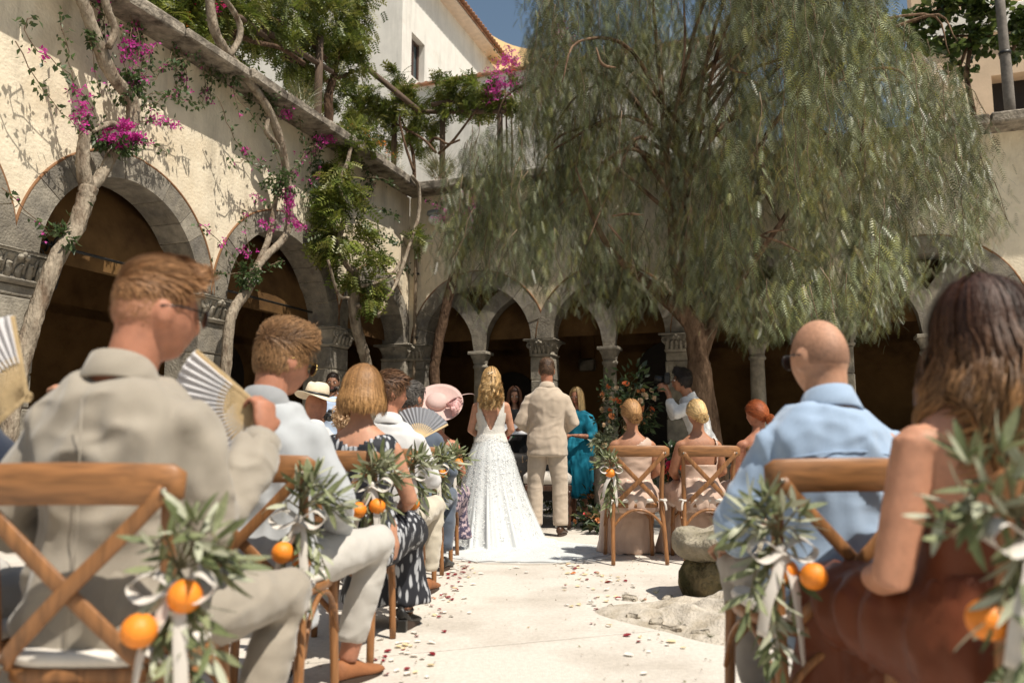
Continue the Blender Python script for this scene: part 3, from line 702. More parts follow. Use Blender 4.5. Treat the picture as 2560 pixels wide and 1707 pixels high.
vine('gnarled pale trunk forking below a magenta bougainvillea tuft at the first arch', (20, 1090), 'L', 0.3,
     [tuple(t1), tuple(t1b), tuple(t1c), tuple(t1d), tuple(t1e)],
     [(((38, 103), (61, 153), (88, 195), (119, 241), (153, 279), (180, 310), (199, 329)), D(flower=0.02)),
      (((92, 42), (61, 57), (69, 96), (115, 142), (161, 180), (191, 218), (218, 249), (237, 291), (249, 318)), D(flower=0.35, fspan=(.35, .9))),
      (((153, 34), (161, 100), (172, 165), (188, 230), (199, 275), (207, 329)), D(flower=0.5, fspan=(.6, 1), step=.018)),
      (((199, 275), (190, 270), (222, 285), (215, 310)), D(flower=1.5, step=.018)),
      (((325, 214), (310, 150), (306, 61)), D(flower=0.9, fspan=(.35, 1))), (((329, 214), (322, 120), (330, 70)), D(flower=.8)),
      (((335, 214), (360, 160), (395, 105)), D(flower=0.7)), (((320, 210), (280, 160), (262, 90)), D(flower=.4)), (((330, 210), (350, 120), (342, 70)), D(flower=.7)),
      (((325, 214), (300, 190), (275, 160)), D(flower=.6)), (((330, 214), (372, 180), (365, 160)), D(flower=.7)),
      (((344, 245), (402, 230), (440, 245), (513, 264)), D(flower=0.02, step=.018)), (((348, 268), (413, 245), (467, 210)), D(flower=0, step=.018)),
      (((344, 306), (380, 300), (440, 314)), D(flower=1.6, step=.025)), (((340, 350), (380, 360), (417, 383)), D(flower=.3, step=.018)),
      (((383, 180), (440, 153), (494, 134)), D(flower=.05, step=.018)), (((330, 220), (390, 190), (430, 130)), D(flower=.3)),
      (((5, 470), (45, 500), (80, 535), (105, 560), (125, 590)), D(flower=.25)), (((345, 240), (400, 262), (360, 280)), D(flower=.05)),
      (((250, 240), (225, 80), (222, 90)), D(flower=.1)), (((150, 560), (165, 570), (210, 520), (215, 540)), D(flower=0, step=.015))],
     [('leaf', Lw(322, 222, -.3), (.16, .14, .16), 260), ('leaf', Lw(285, 370, -.34), (.22, .12, .1), 220), ('flower', Lw(300, 335, -.36), (.2, .12, .13), 230), ('flower', Lw(275, 350, -.36), (.1, .1, .08), 60),
      ('leaf', Lw(245, 345, -.32), (.14, .1, .1), 120), ('leaf', Lw(245, 100, -.32), (.1, .08, .12), 60), ('leaf', Lw(150, 590, -.35), (.14, .1, .1), 80)])
t2 = [((560, 1060), (560, 1000), (563, 933), (574, 810), (590, 765), (612, 734), (630, 700), (640, 670)), 'L', 0.3, [0.075, 0.07, 0.065, 0.075]]
t2b = [((640, 670), (665, 640), (712, 592), (723, 540), (719, 459), (708, 383), (679, 291), (631, 214), (574, 142), (536, 77), (524, 0), (520, -40)), 'L', 0.32, [0.05, 0.05, 0.05, 0.055, 0.06, 0.06, 0.055]]
t2c = [((638, 672), (650, 650), (673, 590), (689, 500), (700, 440)), 'L', 0.25, [0.05, 0.04, 0.03]]
t2d = [((705, 390), (690, 360), (666, 329), (672, 290)), 'L', 0.3, [0.03, 0.035, 0.03]]
t2e = [((574, 142), (600, 90), (590, 40), (540, -30)), 'L', 0.35, [0.04, 0.04, 0.035]]
vine('dark twisting vine trunk rising past the second arch over the coping', (560, 1060), 'L', 0.3,
     [tuple(t2), tuple(t2b), tuple(t2c), tuple(t2d), tuple(t2e)],
     [(((543, 241), (566, 298), (597, 367), (650, 406), (689, 448)), D(flower=.15, step=.018, fspan=(.5, 1))), (((593, 245), (628, 291), (666, 333), (689, 383), (700, 440)), D(flower=.05)),
      (((742, 237), (754, 325), (762, 383), (742, 421), (715, 459)), D(flower=.2)), (((804, 352), (765, 379), (727, 436)), D(flower=.3, fspan=(0, .4))), (((850, 330), (820, 345), (790, 365)), D(flower=2.0)),
      (((720, 470), (723, 510), (724, 555)), D(flower=3.5, step=.018, off=.42)), (((660, 560), (673, 555), (690, 565)), D(flower=3)), (((724, 555), (746, 563), (772, 580)), D(flower=2.6)),
      (((605, 524), (612, 560), (620, 600), (625, 640)), D(flower=.2)), (((631, 486), (660, 500), (681, 509)), D(flower=.8)), (((497, 558), (536, 596), (566, 627), (597, 661), (620, 684)), D(flower=.25)),
      (((517, 672), (560, 680), (620, 690)), D(flower=.0)), (((712, 653), (680, 660), (643, 676)), D(flower=.0, step=.015)), (((582, 406), (620, 400), (655, 430)), D(flower=.1)), (((700, 440), (740, 430), (755, 400)), D(flower=.1)),
      (((585, 200), (590, 260), (600, 300)), D(flower=.2)), (((640, 215), (660, 260), (700, 290), (730, 250)), D(flower=.4)), (((600, 620), (625, 640), (650, 700)), D(flower=.5, step=.018))],
     [('leaf', Lw(700, 455, -.33), (.2, .15, .2), 240), ('leaf', Lw(655, 250, -.2), (.2, .2, .22), 160), ('leaf', Lw(622, 690, -.35), (.12, .1, .22), 200), ('leaf', Lw(575, 190, -.2), (.2, .2, .2), 120), ('flower', Lw(715, 265, -.2), (.08, .08, .2), 40)])
t3 = [((930, 1040), (918, 922), (907, 874), (890, 813), (884, 738), (886, 700), (878, 672)), 'L', 0.35, [0.11, 0.1, 0.09, 0.085, 0.1, 0.08]]
t3b = [((880, 680), (853, 640), (848, 600), (860, 540), (850, 470), (870, 400), (880, 350)), 'L', 0.38, [0.05, 0.04, 0.03]]
t3c = [((893, 762), (915, 775), (945, 790)), 'L', 0.5, [0.035, 0.03, 0.03]]
t3d = [((945, 792), (965, 750), (992, 704), (1013, 646), (1033, 585), (1047, 534), (1047, 470), (1030, 440)), 'L', 0.45, [0.03, 0.032, 0.035, 0.03]]
t3e = [((905, 715), (945, 705), (985, 680), (1000, 655)), 'L', 0.6, [0.028, 0.03, 0.025]]
t3f = [((872, 745), (845, 735), (820, 650)), 'L', 0.5, [0.025, 0.022, 0.02]]
vine('bare grey wisteria trunk with bright green foliage at the third arch', (930, 1040), 'L', 0.35, [tuple(t3), tuple(t3b), tuple(t3c), tuple(t3d), tuple(t3e), tuple(t3f)],
     [(((911, 568), (960, 590), (1006, 612)), D(flower=0, size=.08, step=.015)), (((918, 514), (950, 522), (996, 544)), D(flower=0, size=.08, step=.015)), (((920, 620), (970, 640), (990, 660)), D(flower=0, size=.08, step=.015)),
      (((900, 440), (960, 450), (1010, 480)), D(flower=0, size=.07)), (((1060, 500), (1100, 505), (1140, 530)), D(flower=.5, off=-.1)), (((990, 700), (1010, 660), (1030, 690)), D(flower=0, size=.08, step=.018))],
     [('wist', Lw(880, 345, -.25), (.35, .3, .28), 90), ('wist', Lw(862, 400, -.35), (.3, .3, .3), 90), ('wist', Lw(850, 460, -.4), (.33, .3, .3), 95), ('wist', Lw(856, 535, -.4), (.4, .35, .35), 130), ('wist', Lw(832, 590, -.4), (.35, .3, .25), 90),
      ('wist', Lw(885, 610, -.45), (.4, .3, .3), 110), ('wist', Lw(920, 720, -.5), (.26, .25, .3), 70), ('wist', Lw(880, 665, -.45), (.3, .25, .2), 60), ('wist', Lw(1025, 610, -.4), (.18, .18, .2), 25), ('wist', Lw(930, 640, -.4), (.3, .2, .2), 30)])
t4 = [((1095, 1040), (1085, 940), (1092, 880), (1112, 780), (1132, 700), (1150, 640), (1178, 590), (1190, 520), (1170, 470)), 'B', 0.35, [0.12, 0.1, 0.09, 0.08, 0.06]]
vine('reddish brown bougainvillea trunk in the courtyard corner below the floodlight', (1095, 1040), 'B', 0.35, [tuple(t4)],
     [(((1085, 510), (1120, 530), (1160, 560)), D(flower=1.4)), (((1100, 570), (1130, 580), (1175, 560)), D(flower=1.2)), (((1150, 610), (1165, 560), (1200, 520)), D(flower=1)), (((1070, 500), (1110, 505), (1150, 490)), D(flower=.3)),
      (((1180, 500), (1200, 440), (1230, 400)), D(flower=1)), (((1160, 640), (1170, 600), (1190, 560)), D(flower=.5))],
     [('leaf', onwall('B', 1175, 545, -.4), (.45, .3, .55), 420), ('flower', onwall('B', 1190, 520, -.45), (.4, .3, .5), 90), ('flower', onwall('B', 1120, 555, -.4), (.3, .15, .2), 45)], BARKD)

for i, (px_, lb, fl_) in enumerate(((((300, -10), (330, 40), (345, 100), (360, 150)), 'leafy shoot trailing over the coping beside the first vine', .3), (((430, 70), (445, 130), (455, 190), (450, 240)), 'thin trailing shoot over the coping between the two vines', .15), (((800, 310), (790, 370), (785, 440), (770, 500)), 'long hanging shoot beside the bright wisteria', .1), (((505, 130), (520, 190), (515, 260)), 'short shoot hanging below the coping near the second vine', .1), (((905, 395), (925, 450), (915, 500)), 'hanging shoot with small leaves right of the wisteria', .05), (((250, -20), (255, 40), (240, 90)), 'shoot hanging over the plaster at the wall top', .2))):
    b_ = onwall('L', *px_[0], -.12); root = empty('trailing_shoot', tuple(b_), 0, lb, 'vine'); bpy.context.view_layer.update(); T = root.matrix_world.translation; st, lc, fc = [], Cloud(), Cloud()
    for dx in (-12, 0, 14): spray([(x + dx * (.3 + k_ * .3), y) for k_, (x, y) in enumerate(px_)], 'L', .1 + .05 * abs(dx) / 12, st, lc, fc, flower=fl_, step=.016)
    for s in st: mk('shoot', (A(s[0]) - A(T), s[1]), STEM, root)
    lc.build('leaves', LEAF, root)['kind'] = 'stuff'; o = fc.build('flowers', BRACT, root)
    if o: o['kind'] = 'stuff'
# ---- pergola on the terrace
PW = wood('weathered pergola pole', (0.11, 0.07, 0.045), 0.85)
pg = empty('pergola', tuple(fr('L', -1, 1.5, TZ)), 0, 'rustic dark timber pergola on the terrace carrying wisteria', 'pergola'); bpy.context.view_layer.update(); PGI = pg.matrix_world.inverted()
def pole(nm, a, b, r): mk(nm, xf(tube([tuple(Vector(a).lerp(Vector(b), t)) for t in (0, .33, .66, 1)], [r, r * .95, r * 1.02, r * .9], 8, jit=.06), PGI), PW, pg)
for x, y1, n in ((800, 90, .9), (520, -60, .9)):
    p = onwall('L', x, y1, n); pole('post', (p.x, p.y, TZ + .005), p, .07)
for x, y1, n in ((987, 258, 1.1), (1107, 268, 1.1), (1250, 262, 1.1)):
    p = onwall('B', x, y1, n); pole('post', (p.x, p.y, TZ + .005), p, .06)
pole('beam', onwall('L', 560, 95, .9), onwall('L', 830, 100, 2.0), .05)
pole('beam', onwall('B', 893, 150, .5), onwall('B', 1045, 276, .7), .06)
pole('beam', onwall('B', 940, 281, 1.1), onwall('B', 1290, 279, 1.1), .05)
pole('beam', onwall('B', 1080, 262, .9), onwall('B', 1260, 230, 2.2), .05)
pole('beam', onwall('L', 440, -60, .9), onwall('L', 830, 180, .9), .05)
pole('beam', onwall('L', 600, 45, .5), onwall('L', 800, 190, 2.4), .05)
for px, n in ((((1095, 385), (1130, 355), (1165, 310), (1195, 270)), 1.0), (((1070, 360), (1090, 345), (1120, 360), (1150, 350)), .9), (((1090, 382), (1060, 350), (1010, 320), (990, 310)), .8), (((1035, 430), (1015, 370), (1000, 310), (1000, 290)), .5)):
    mk('vine_limb', xf(tube(spline([tuple(onwall('B', x, y, n)) for x, y in px], 5), [.03, .025, .02], 7, jit=.1), PGI), BARKD, pg)
# wisteria masses: each tree with its trunk
def terrace_tree(label, side, trunks, blobs, flowers=(), r0=.06):
    q = onwall(side, *trunks[0][0][0], trunks[0][1]); root = empty('terrace_wisteria', (q.x, q.y, TZ), 0, label, 'wisteria'); bpy.context.view_layer.update(); T = A(root.matrix_world.translation)
    sh = []
    for i, (px, n) in enumerate(trunks):
        P = [tuple(onwall(side, x, y, n)) for x, y in px]
        if i == 0: P = [(P[0][0], P[0][1], TZ)] + P
        sh.append(tube(spline(P, 5), [r0 if i == 0 else r0 * .55, r0 * .8 if i == 0 else r0 * .35, r0 * .4], 8, jit=.1))
    s = join(*sh); mk('trunk', (A(s[0]) - T, s[1]), BARKD, root)
    lc, fc = Cloud(), Cloud()
    for x, y, r, n, k in blobs:
        c = onwall(side, x, y, n); m = r * c.y / F_PX; blob(lc, c, (m, m, m * .8), int(k * 1.9), WIST, .19, WIS_C, .45)
    for x, y, r, n, k, cs in flowers:
        c = onwall(side, x, y, n); m = r * c.y / F_PX; blob(fc, c, (m, m, m), k, BLOOM, .035, cs, 0)
    lc.build('crown', LEAF, root)['kind'] = 'stuff'
    o = fc.build('flowers', BRACT, root)
    if o: o['kind'] = 'stuff'
    return root
ORG = [(0.7, 0.22, 0.03), (0.75, 0.3, 0.05), (0.65, 0.12, 0.03)]; REDP = [(.55, .03, .12), (.6, .05, .25)]; LIL = [(.35, .3, .55)]
terrace_tree('broad wisteria crown spread over the pergola above the left wall', 'L',
    [(((822, 300), (822, 240), (835, 190), (845, 130)), 1.1), (((835, 195), (860, 190), (885, 178)), 1.1), (((840, 180), (790, 120), (740, 70), (650, 40)), 1.1), (((830, 210), (770, 170), (700, 140)), 1.3), (((560, 60), (620, 100), (700, 120), (760, 160)), .8)],
    [(560, 30, 75, .9, 150), (640, 70, 80, 1.2, 150), (700, 30, 80, 1.0, 170), (770, 40, 85, 1.2, 190), (840, 60, 80, 1.2, 190), (880, 110, 45, 1.0, 90), (850, 140, 65, 1.1, 130), (760, 120, 80, 1.4, 130), (700, 150, 60, 1.6, 90), (640, 160, 50, 1.4, 50),
     (780, 190, 60, 1.8, 100), (720, 210, 50, 1.8, 70), (880, 30, 50, 1.2, 80), (860, -30, 80, 1.2, 120), (600, -30, 80, 1, 120), (740, -40, 80, 1, 140), (480, 20, 60, 1.2, 70), (800, 230, 45, 2.2, 60)],
    [(480, 15, 30, .6, 30, REDP), (545, 20, 30, .6, 26, REDP)], .1)
terrace_tree('low wisteria and lantana bank behind the coping at the far left', 'L', [(((400, 110), (395, 60), (390, 20)), .7)],
    [(340, 15, 45, .6, 90), (390, 30, 50, .7, 110), (440, 60, 50, .8, 100), (430, 100, 40, .6, 80), (480, 90, 45, 1.0, 80), (360, 60, 30, .4, 50), (500, 130, 40, .8, 60), (330, -30, 50, .7, 90), (440, -20, 60, .8, 100), (560, 170, 40, .6, 60), (600, 230, 35, .4, 40)],
    [(420, 60, 50, .6, 40, ORG), (470, 40, 40, .6, 22, ORG), (390, 30, 40, .6, 14, ORG)], .05)
terrace_tree('wisteria mat over the back pergola beside the tiled wall', 'B',
    [(((1035, 410), (1020, 340), (1000, 290)), 1.0), (((1000, 290), (1060, 285), (1150, 270)), 1.1)],
    [(960, 240, 50, .9, 90), (900, 265, 50, .8, 90), (1000, 285, 55, 1.0, 100), (930, 300, 55, .9, 100), (985, 340, 42, 1.0, 70), (1055, 300, 45, 1.2, 70), (1060, 340, 38, 1.2, 60), (1090, 235, 45, 1.2, 90), (1150, 235, 48, 1.3, 100), (1205, 240, 45, 1.3, 90), (1260, 240, 42, 1.3, 80),
     (1120, 265, 35, 1.2, 50), (1180, 275, 35, 1.2, 50), (1240, 275, 35, 1.2, 50), (870, 235, 35, .8, 50), (985, 195, 26, 1.1, 36), (1105, 185, 14, 1.3, 12), (960, 290, 35, .8, 40), (1010, 240, 30, 1.0, 40), (1290, 270, 35, 1.2, 40)],
    [(1200, 222, 12, 1.1, 14, LIL), (1250, 210, 12, 1.1, 12, LIL)], .045)
# dry lavender-like shrubs, lantana, on the terrace edge
SHR = [(0.2, 0.2, 0.1), (0.26, 0.22, 0.11), (0.14, 0.16, 0.08)]
BLADE = (A([(0, .012, 0), (0, -.012, 0), (1, 0, 0)]), np.array([(0, 1, 2)]))
def shrub(label, side, x, y, n, r, h, cols, nb, fl=None):
    b = onwall(side, x, y, n); root = empty('terrace_shrub', (b.x, b.y, TZ), 0, label, 'shrub'); bpy.context.view_layer.update(); T = A(root.matrix_world.translation)
    z0 = b.z
    mk('stems', join(*[tube([(0, 0, 0), (rnd(-.05, .05), rnd(-.05, .05), (z0 - TZ) * .7), (rnd(-r, r) * .5, rnd(-r, r) * .5, z0 - TZ + h * .3)], [.02, .012, .006], 5) for _ in range(6)]), STEM, root)
    cl = Cloud(); a = np.random.uniform(0, 6.28, nb); e = np.random.uniform(.1, 1, nb) ** .5
    d = np.stack([np.cos(a) * e, np.sin(a) * e, np.random.uniform(.35, 1.1, nb)], 1); P = T + A([0, 0, z0 - TZ]) + np.stack([np.cos(a) * e * r * .5, np.sin(a) * e * r * .5, np.random.uniform(-.1, .5, nb) * h], 1)
    cl.add(*scatter(BLADE, rot_from(d, np.random.normal(size=(nb, 3))), P, np.random.uniform(.5, 1, nb) * h * .9, pal(nb, cols, .35)))
    blob(cl, T + A([0, 0, z0 - TZ + h * .2]), (r * .8, r * .8, h * .5), nb // 2, LEAF1, .05, cols, 0)
    cl.build('foliage', LEAF, root)['kind'] = 'stuff'
    if fl: c2 = Cloud(); blob(c2, T + A([0, 0, z0 - TZ + h * .4]), (r, r, h * .5), 30, BLOOM, .025, fl, 0); c2.build('flowers', BRACT, root)['kind'] = 'stuff'
shrub('dry grey-gold lavender bush on the corner of the coping', 'B', 1098, 440, .35, .34, .5, SHR, 500)
shrub('thin dry grass tuft beside the pergola post', 'L', 755, 270, .4, .25, .45, SHR, 260)
shrub('pale wispy lavender tuft on the coping left of the corner bush', 'L', 985, 440, .3, .2, .3, SHR, 220)
shrub('yellow green lantana bush with orange flowers under the back pergola', 'B', 975, 405, .6, .3, .3, WIS_C, 160, ORG)
shrub('orange flowered lantana trailing over the coping by the wisteria strand', 'L', 880, 335, .35, .3, .3, WIS_C, 160, ORG)
shrub('small lantana bush with orange blooms beside the mossy coping', 'L', 920, 370, .5, .25, .28, WIS_C, 130, ORG)
# bougainvillea on the back wall top, by the tiled wall
def bougain(label, side, x, y, n, r, kl, kf, cols=MAG_C):
    c = onwall(side, x, y, n); root = empty('bougainvillea', (c.x, c.y, TZ), 0, label, 'bougainvillea'); bpy.context.view_layer.update(); T = A(root.matrix_world.translation)
    h = max(.3, c.z - TZ); mk('stem', tube([(0, 0, 0.002), (.05, 0, h * .5), (0, .05, h)], [.03, .025, .012], 6), BARKD, root)
    m = r * c.y / F_PX; a, b = Cloud(), Cloud(); blob(a, c, (m, m, m * 1.2), kl, LEAF1, .06, BOU_C); blob(b, c, (m, m, m * 1.2), kf, BLOOM, .042, cols, 0)
    a.build('leaves', LEAF, root)['kind'] = 'stuff'; b.build('flowers', BRACT, root)['kind'] = 'stuff'
bougain('crimson bougainvillea mound at the end of the tile capped wall', 'B', 1262, 195, 1.0, 55, 150, 420)
bougain('magenta bougainvillea tangled with the pepper foliage', 'B', 1365, 215, 1.2, 55, 160, 330)
bougain('pink bougainvillea tip showing high through the tree', 'B', 1415, 95, 1.2, 38, 80, 190)
bougain('rose coloured bougainvillea sprig by the sail', 'B', 1275, 165, 2.2, 22, 40, 110, [(.6, .08, .12), (.6, .15, .1)])

# ---- grapevine on a pole pergola at the right
gp = empty('vine_pole', tuple(fr('B', 10.0, .35, ZT + .15)), 0, 'grey leaning timber pole with a wire band on the right coping', 'pole'); bpy.context.view_layer.update()
pa, pb_ = onwall('B', 2527, 283, .3), onwall('B', 2496, -40, .3)
pa.z = ZT + .16
mk('pole', xf(tube([tuple(pa.lerp(pb_, t)) for t in np.linspace(0, 1, 6)], [.075, .08, .07, .07], 9, jit=.05), gp.matrix_world.inverted()), mat('silvery timber', (.17, .15, .13), .9, .35, 12, .5, 40), gp)
mk('wire_band', xf(tube([tuple(pa.lerp(pb_, t)) for t in (.5, .52)], [.088, .088], 9), gp.matrix_world.inverted()), IRON, gp)
q = onwall('B', 2440, 150, .8); gv = empty('grapevine', (q.x, q.y, TZ), 0, 'dark green grapevine trained overhead beside the leaning pole', 'grapevine'); bpy.context.view_layer.update()
lc = Cloud(); st = []
for px in (((2160, 60), (2290, 55), (2370, 10)), ((2190, 100), (2280, 100), (2400, 90), (2580, 95)), ((2400, 165), (2430, 90), (2480, 0)), ((2360, 5), (2420, 15), (2480, 5)), ((2530, 130), (2560, 60), (2600, 20))):
    P = [tuple(onwall('B', x, y, .8)) for x, y in px]; S = spline(P, 8); st.append(tube(S, [.03, .022, .015], 6, jit=.1))
    for p in S: blob(lc, p, (.24, .24, .2), 26, (A([(0, 0, 0), (.25, .45, .05), (.6, .4, -.02), (1, 0, -.1), (.6, -.4, -.02), (.25, -.45, .05)]), np.array([(0, 1, 2), (0, 2, 3), (0, 3, 4), (0, 4, 5)])), .11, [(.05, .08, .02), (.075, .11, .025), (.11, .14, .035)], .5)
st.append(tube([(q.x, q.y, TZ), tuple(onwall('B', 2415, 190, .8)), tuple(onwall('B', 2430, 90, .8))], [.05, .04, .03], 7))
s = join(*st); mk('stems', (A(s[0]) - A(gv.matrix_world.translation), s[1]), BARKD, gv); lc.build('leaves', LEAF, gv)['kind'] = 'stuff'

# ---- the weeping pepper tree
TB = Vector((2.62, 10.5, 0)); pt = empty('pepper_tree', tuple(TB), 0, 'large weeping pepper tree hanging over the couple and the back arcade', 'tree'); bpy.context.view_layer.update()
def td(x, y, d=10.4): return tuple(atd(x, y, d) - TB)
tk = [tube(spline([(0, 0, -.02), (.0, 0, .5), td(1752, 950), td(1744, 883), td(1735, 819), td(1706, 765), td(1697, 707), td(1688, 650), td(1684, 600, 10.3), td(1675, 480, 10.2), td(1660, 300, 10.1), td(1650, 100, 10)], 5), [.2, .18, .155, .14, .125, .1, .085, .08, .07, .055, .035, .015], 12, jit=.07),
      tube(spline([td(1735, 819), td(1687, 771), td(1640, 725), td(1598, 690), td(1540, 640, 9.9), td(1490, 560, 9.5), td(1440, 420, 9.2)], 5), [.09, .09, .075, .06, .045, .03, .01], 9, jit=.09),
      tube(spline([td(1748, 900), td(1770, 840), td(1790, 795), td(1850, 700, 10), td(1950, 560, 9.7), td(2050, 400, 9.5)], 5), [.1, .09, .07, .05, .03, .01], 9, jit=.09),
      tube(spline([td(1697, 720), td(1715, 640), td(1722, 560), td(1720, 400, 10.6), td(1760, 200, 10.8)], 5), [.08, .075, .06, .04, .012], 8, jit=.08)]
for i in range(26):
    a = rnd(0, 6.28); rr = rnd(1.6, 3.0); st0 = A(td(rnd(1650, 1780), rnd(200, 560), 10.2)); e = A((math.cos(a) * rr, math.sin(a) * rr * .75 - .3, rnd(3.6, 6.6)))
    mid = (st0 + e) / 2 + A((0, 0, rnd(.3, .8))); end = e + A((math.cos(a) * .3, math.sin(a) * .3, -rnd(.2, .6)))
    tk.append(tube(spline([st0, mid, e, end], 5), [.032, .025, .016, .006], 6, jit=.12))
for px, d in ((((1770, 215), (1830, 150), (1905, 85), (1925, 80)), 8.4), (((1900, 85), (1915, 110), (1935, 125)), 8.4), (((1820, 150), (1830, 175), (1870, 185)), 8.4), (((2070, 215), (2170, 175), (2240, 175), (2280, 210)), 8.5), (((1490, 120), (1505, 160), (1540, 170)), 8.3), (((1530, 540), (1570, 535), (1610, 538)), 8.8),
              (((1900, 590), (1930, 578), (1975, 575)), 8.8), (((1900, 590), (1950, 605), (2000, 630)), 8.8), (((2150, 380), (2160, 300), (2163, 270)), 8.4), (((1520, 560), (1545, 590), (1560, 610)), 8.8), (((1710, 0), (1712, 120), (1700, 210)), 8.6)):
    tk.append(tube(spline([td(x, y, d) for x, y in px], 5), [.008, .016, .014, .006], 6, jit=.15))
s = join(*tk); mk('trunk', s, mat('pepper bark', (0.2, 0.13, 0.085), 0.95, 0.5, 9, 0.9, 30, .03, .1, col2=(.06, .035, .022), s2=7, stretch=(1, 1, .4)), pt)
# crown: hanging strands of compound leaves
PEP = pinnate(7, 0.29, 0.026, 0.5, 0.22)
GRN = [(0.17, 0.20, 0.10), (0.24, 0.26, 0.16), (0.09, 0.11, 0.04), (0.21, 0.21, 0.06)]
YEL = [(0.20, 0.18, 0.05), (0.16, 0.15, 0.045), (0.22, 0.16, 0.06)]
crown = Cloud(); twigs = []
bx = np.array([1100, 1150, 1200, 1260, 1330, 1400, 1470, 1550, 1640, 1720, 1800, 1870, 1950, 2030, 2100, 2180, 2260, 2330, 2400, 2460]); by = np.array([560, 760, 800, 740, 730, 800, 790, 850, 800, 770, 840, 890, 860, 890, 860, 860, 780, 700, 690, 560])
tx = np.array([1100, 1180, 1290, 1330, 1345, 2170, 2200, 2390, 2450]); ty = np.array([430, 310, 265, 120, -400, -400, 0, 150, 320])
def proj(p):
    z = p[2] - CAM_H; f = p[1] * CP + z * SP; v = -p[1] * SP + z * CP; return 1280 + F_PX * p[0] / f, 853.5 - F_PX * v / f
nstr = 0; tries = 0; Lv = []; Ld = []; Lu = []; Ls = []; Lcol = []
while nstr < 6800 and tries < 14000:
    tries += 1
    a = rnd(0, 6.283); rr = math.sqrt(rnd(0.0, 1)); xc = 2.8 + math.cos(a) * rr * 4.2; yc = 9.7 + math.sin(a) * rr * 2.6
    dome = 7.7 - 2.4 * rr ** 5; zc_ = rnd(2.3, dome)
    q_ = random.random()
    if q_ < .15: zc_ = rnd(2.4, 4.4)
    elif q_ < .5: zc_ = min(dome, rnd(5.0, 7.6))
    cb = rnd(.45, 1.45); cyel = rnd(.1, .6) if random.random() < .55 else .05; cs = rnd(.08, .22); swx, swy = rnd(-.18, .18), rnd(-.15, .15)
    # a spray: strands sharing one twig
    for _ in range(random.randint(10, 22)):
        x0, y0, z0 = xc + random.gauss(0, cs), yc + random.gauss(0, cs), zc_ + random.gauss(0, .16)
        if (Vector((x0, y0, 0)) - CORNER).dot(NB) > -0.45: continue
        if x0 < 2.0 and y0 < 8.6: continue
        L = rnd(.45, 1.25)
        px, py = proj((x0, y0, z0)); qx, qy = proj((x0, y0, z0 - L - .15))
        lim = np.interp(px, bx, by) - rnd(0, 60) * random.random()
        if px < 1120 or px > 2445 or py < np.interp(px, tx, ty) or py > lim - 40: continue
        if qy > lim: L *= max(.25, (lim - py) / (qy - py))
        if any(((px - gx) / gw) ** 2 + (((py + qy) / 2 - gy) / gh) ** 2 < 1 and random.random() < .95 for gx, gy, gw, gh in ((1932, 565, 60, 85), (1640, 690, 45, 75), (1590, 480, 30, 60), (2325, 645, 70, 75), (1400, 725, 50, 40), (1545, 580, 35, 55), (1195, 725, 75, 60), (1320, 60, 40, 70), (2080, 640, 30, 40))): continue
        nstr += 1; yel = random.random() < cyel
        k = max(4, int(L / .058)); ph = rnd(0, 6.28); cv = rnd(.03, .2); jitc = cb * rnd(.8, 1.2); pts = []
        for i in range(k):
            s_ = (i + .5) / k; out = (1 - (1 - s_) ** 2) * cv
            p = A((x0 + swx * s_ + out * math.cos(a) + .02 * math.sin(9 * s_ + ph), y0 + swy * s_ + out * math.sin(a) * .7, z0 - L * s_ + .12 * (1 - (1 - s_) ** 2) * (1 - s_)))
            g = ph + i * 2.4; dn = -rnd(.6, 1.8)
            Lv.append(p); Ld.append((math.cos(g), math.sin(g), dn)); Lu.append((math.cos(g) * .8 + rnd(-.4, .4), math.sin(g) * .8 + rnd(-.4, .4), .5)); Ls.append(rnd(.13, .23) * (1 - .25 * s_) * (.6 if yel else 1))
            c = random.choice(YEL if yel else GRN); j = jitc * rnd(.4, 1.55); Lcol.append((c[0] * j, c[1] * j, c[2] * j)); pts.append(p)
        if nstr % 6 == 0: twigs.append(tube(np.array(pts[::3] + [pts[-1]]) if k > 6 else np.array(pts), [.006, .003], 3))
crown.add(*scatter(PEP, rot_from(A(Ld), A(Lu)), A(Lv), A(Ls), A(Lcol)))
crown.build('crown', PEPPER, pt)
s = join(*twigs); mk('twigs', (A(s[0]) - A(TB), s[1]), STEM, pt)['kind'] = 'stuff'
print('pepper strands', nstr, 'leaves', len(Lv))
# ================================================================== CHAIRS AND GARLANDS
OAK = wood('honey oak', (0.29, 0.13, 0.047)); OAKX = wood('honey oak rail', (0.29, 0.13, 0.047), sc_=(6, 55, 55)); CUSH = mat('ivory cushion linen', (0.66, 0.61, 0.54), 0.9, 0.08, 20, 0.3, 300, 0.001, sheen=.3)
SATIN = mat('ivory satin ribbon', (0.66, 0.61, 0.55), 0.38, 0.06, 10, 0.1, 200, 0.0008, 0.5, trans=0.15)
ORANGE = mat('orange peel', (0.78, 0.235, 0.018), 0.45, 0.14, 14, 1.0, 190, 0.002, 0.45)
OLV = [mat('olive leaf green', (0.13, 0.155, 0.065), 0.45, 0.3, 12, 0.1, 60, trans=.15), mat('olive leaf silver', (0.42, 0.43, 0.31), 0.5, 0.2, 12, 0.1, 60, trans=.15), mat('olive leaf mid', (0.23, 0.25, 0.13), 0.45, 0.3, 12, 0.1, 60, trans=.15)]
STEMG = mat('olive twig', (0.17, 0.15, 0.08), 0.8, .3, 20)
STEEL = mat('steel bolt', (.25, .22, .18), .4, .2, 10, 0, metal=.8)
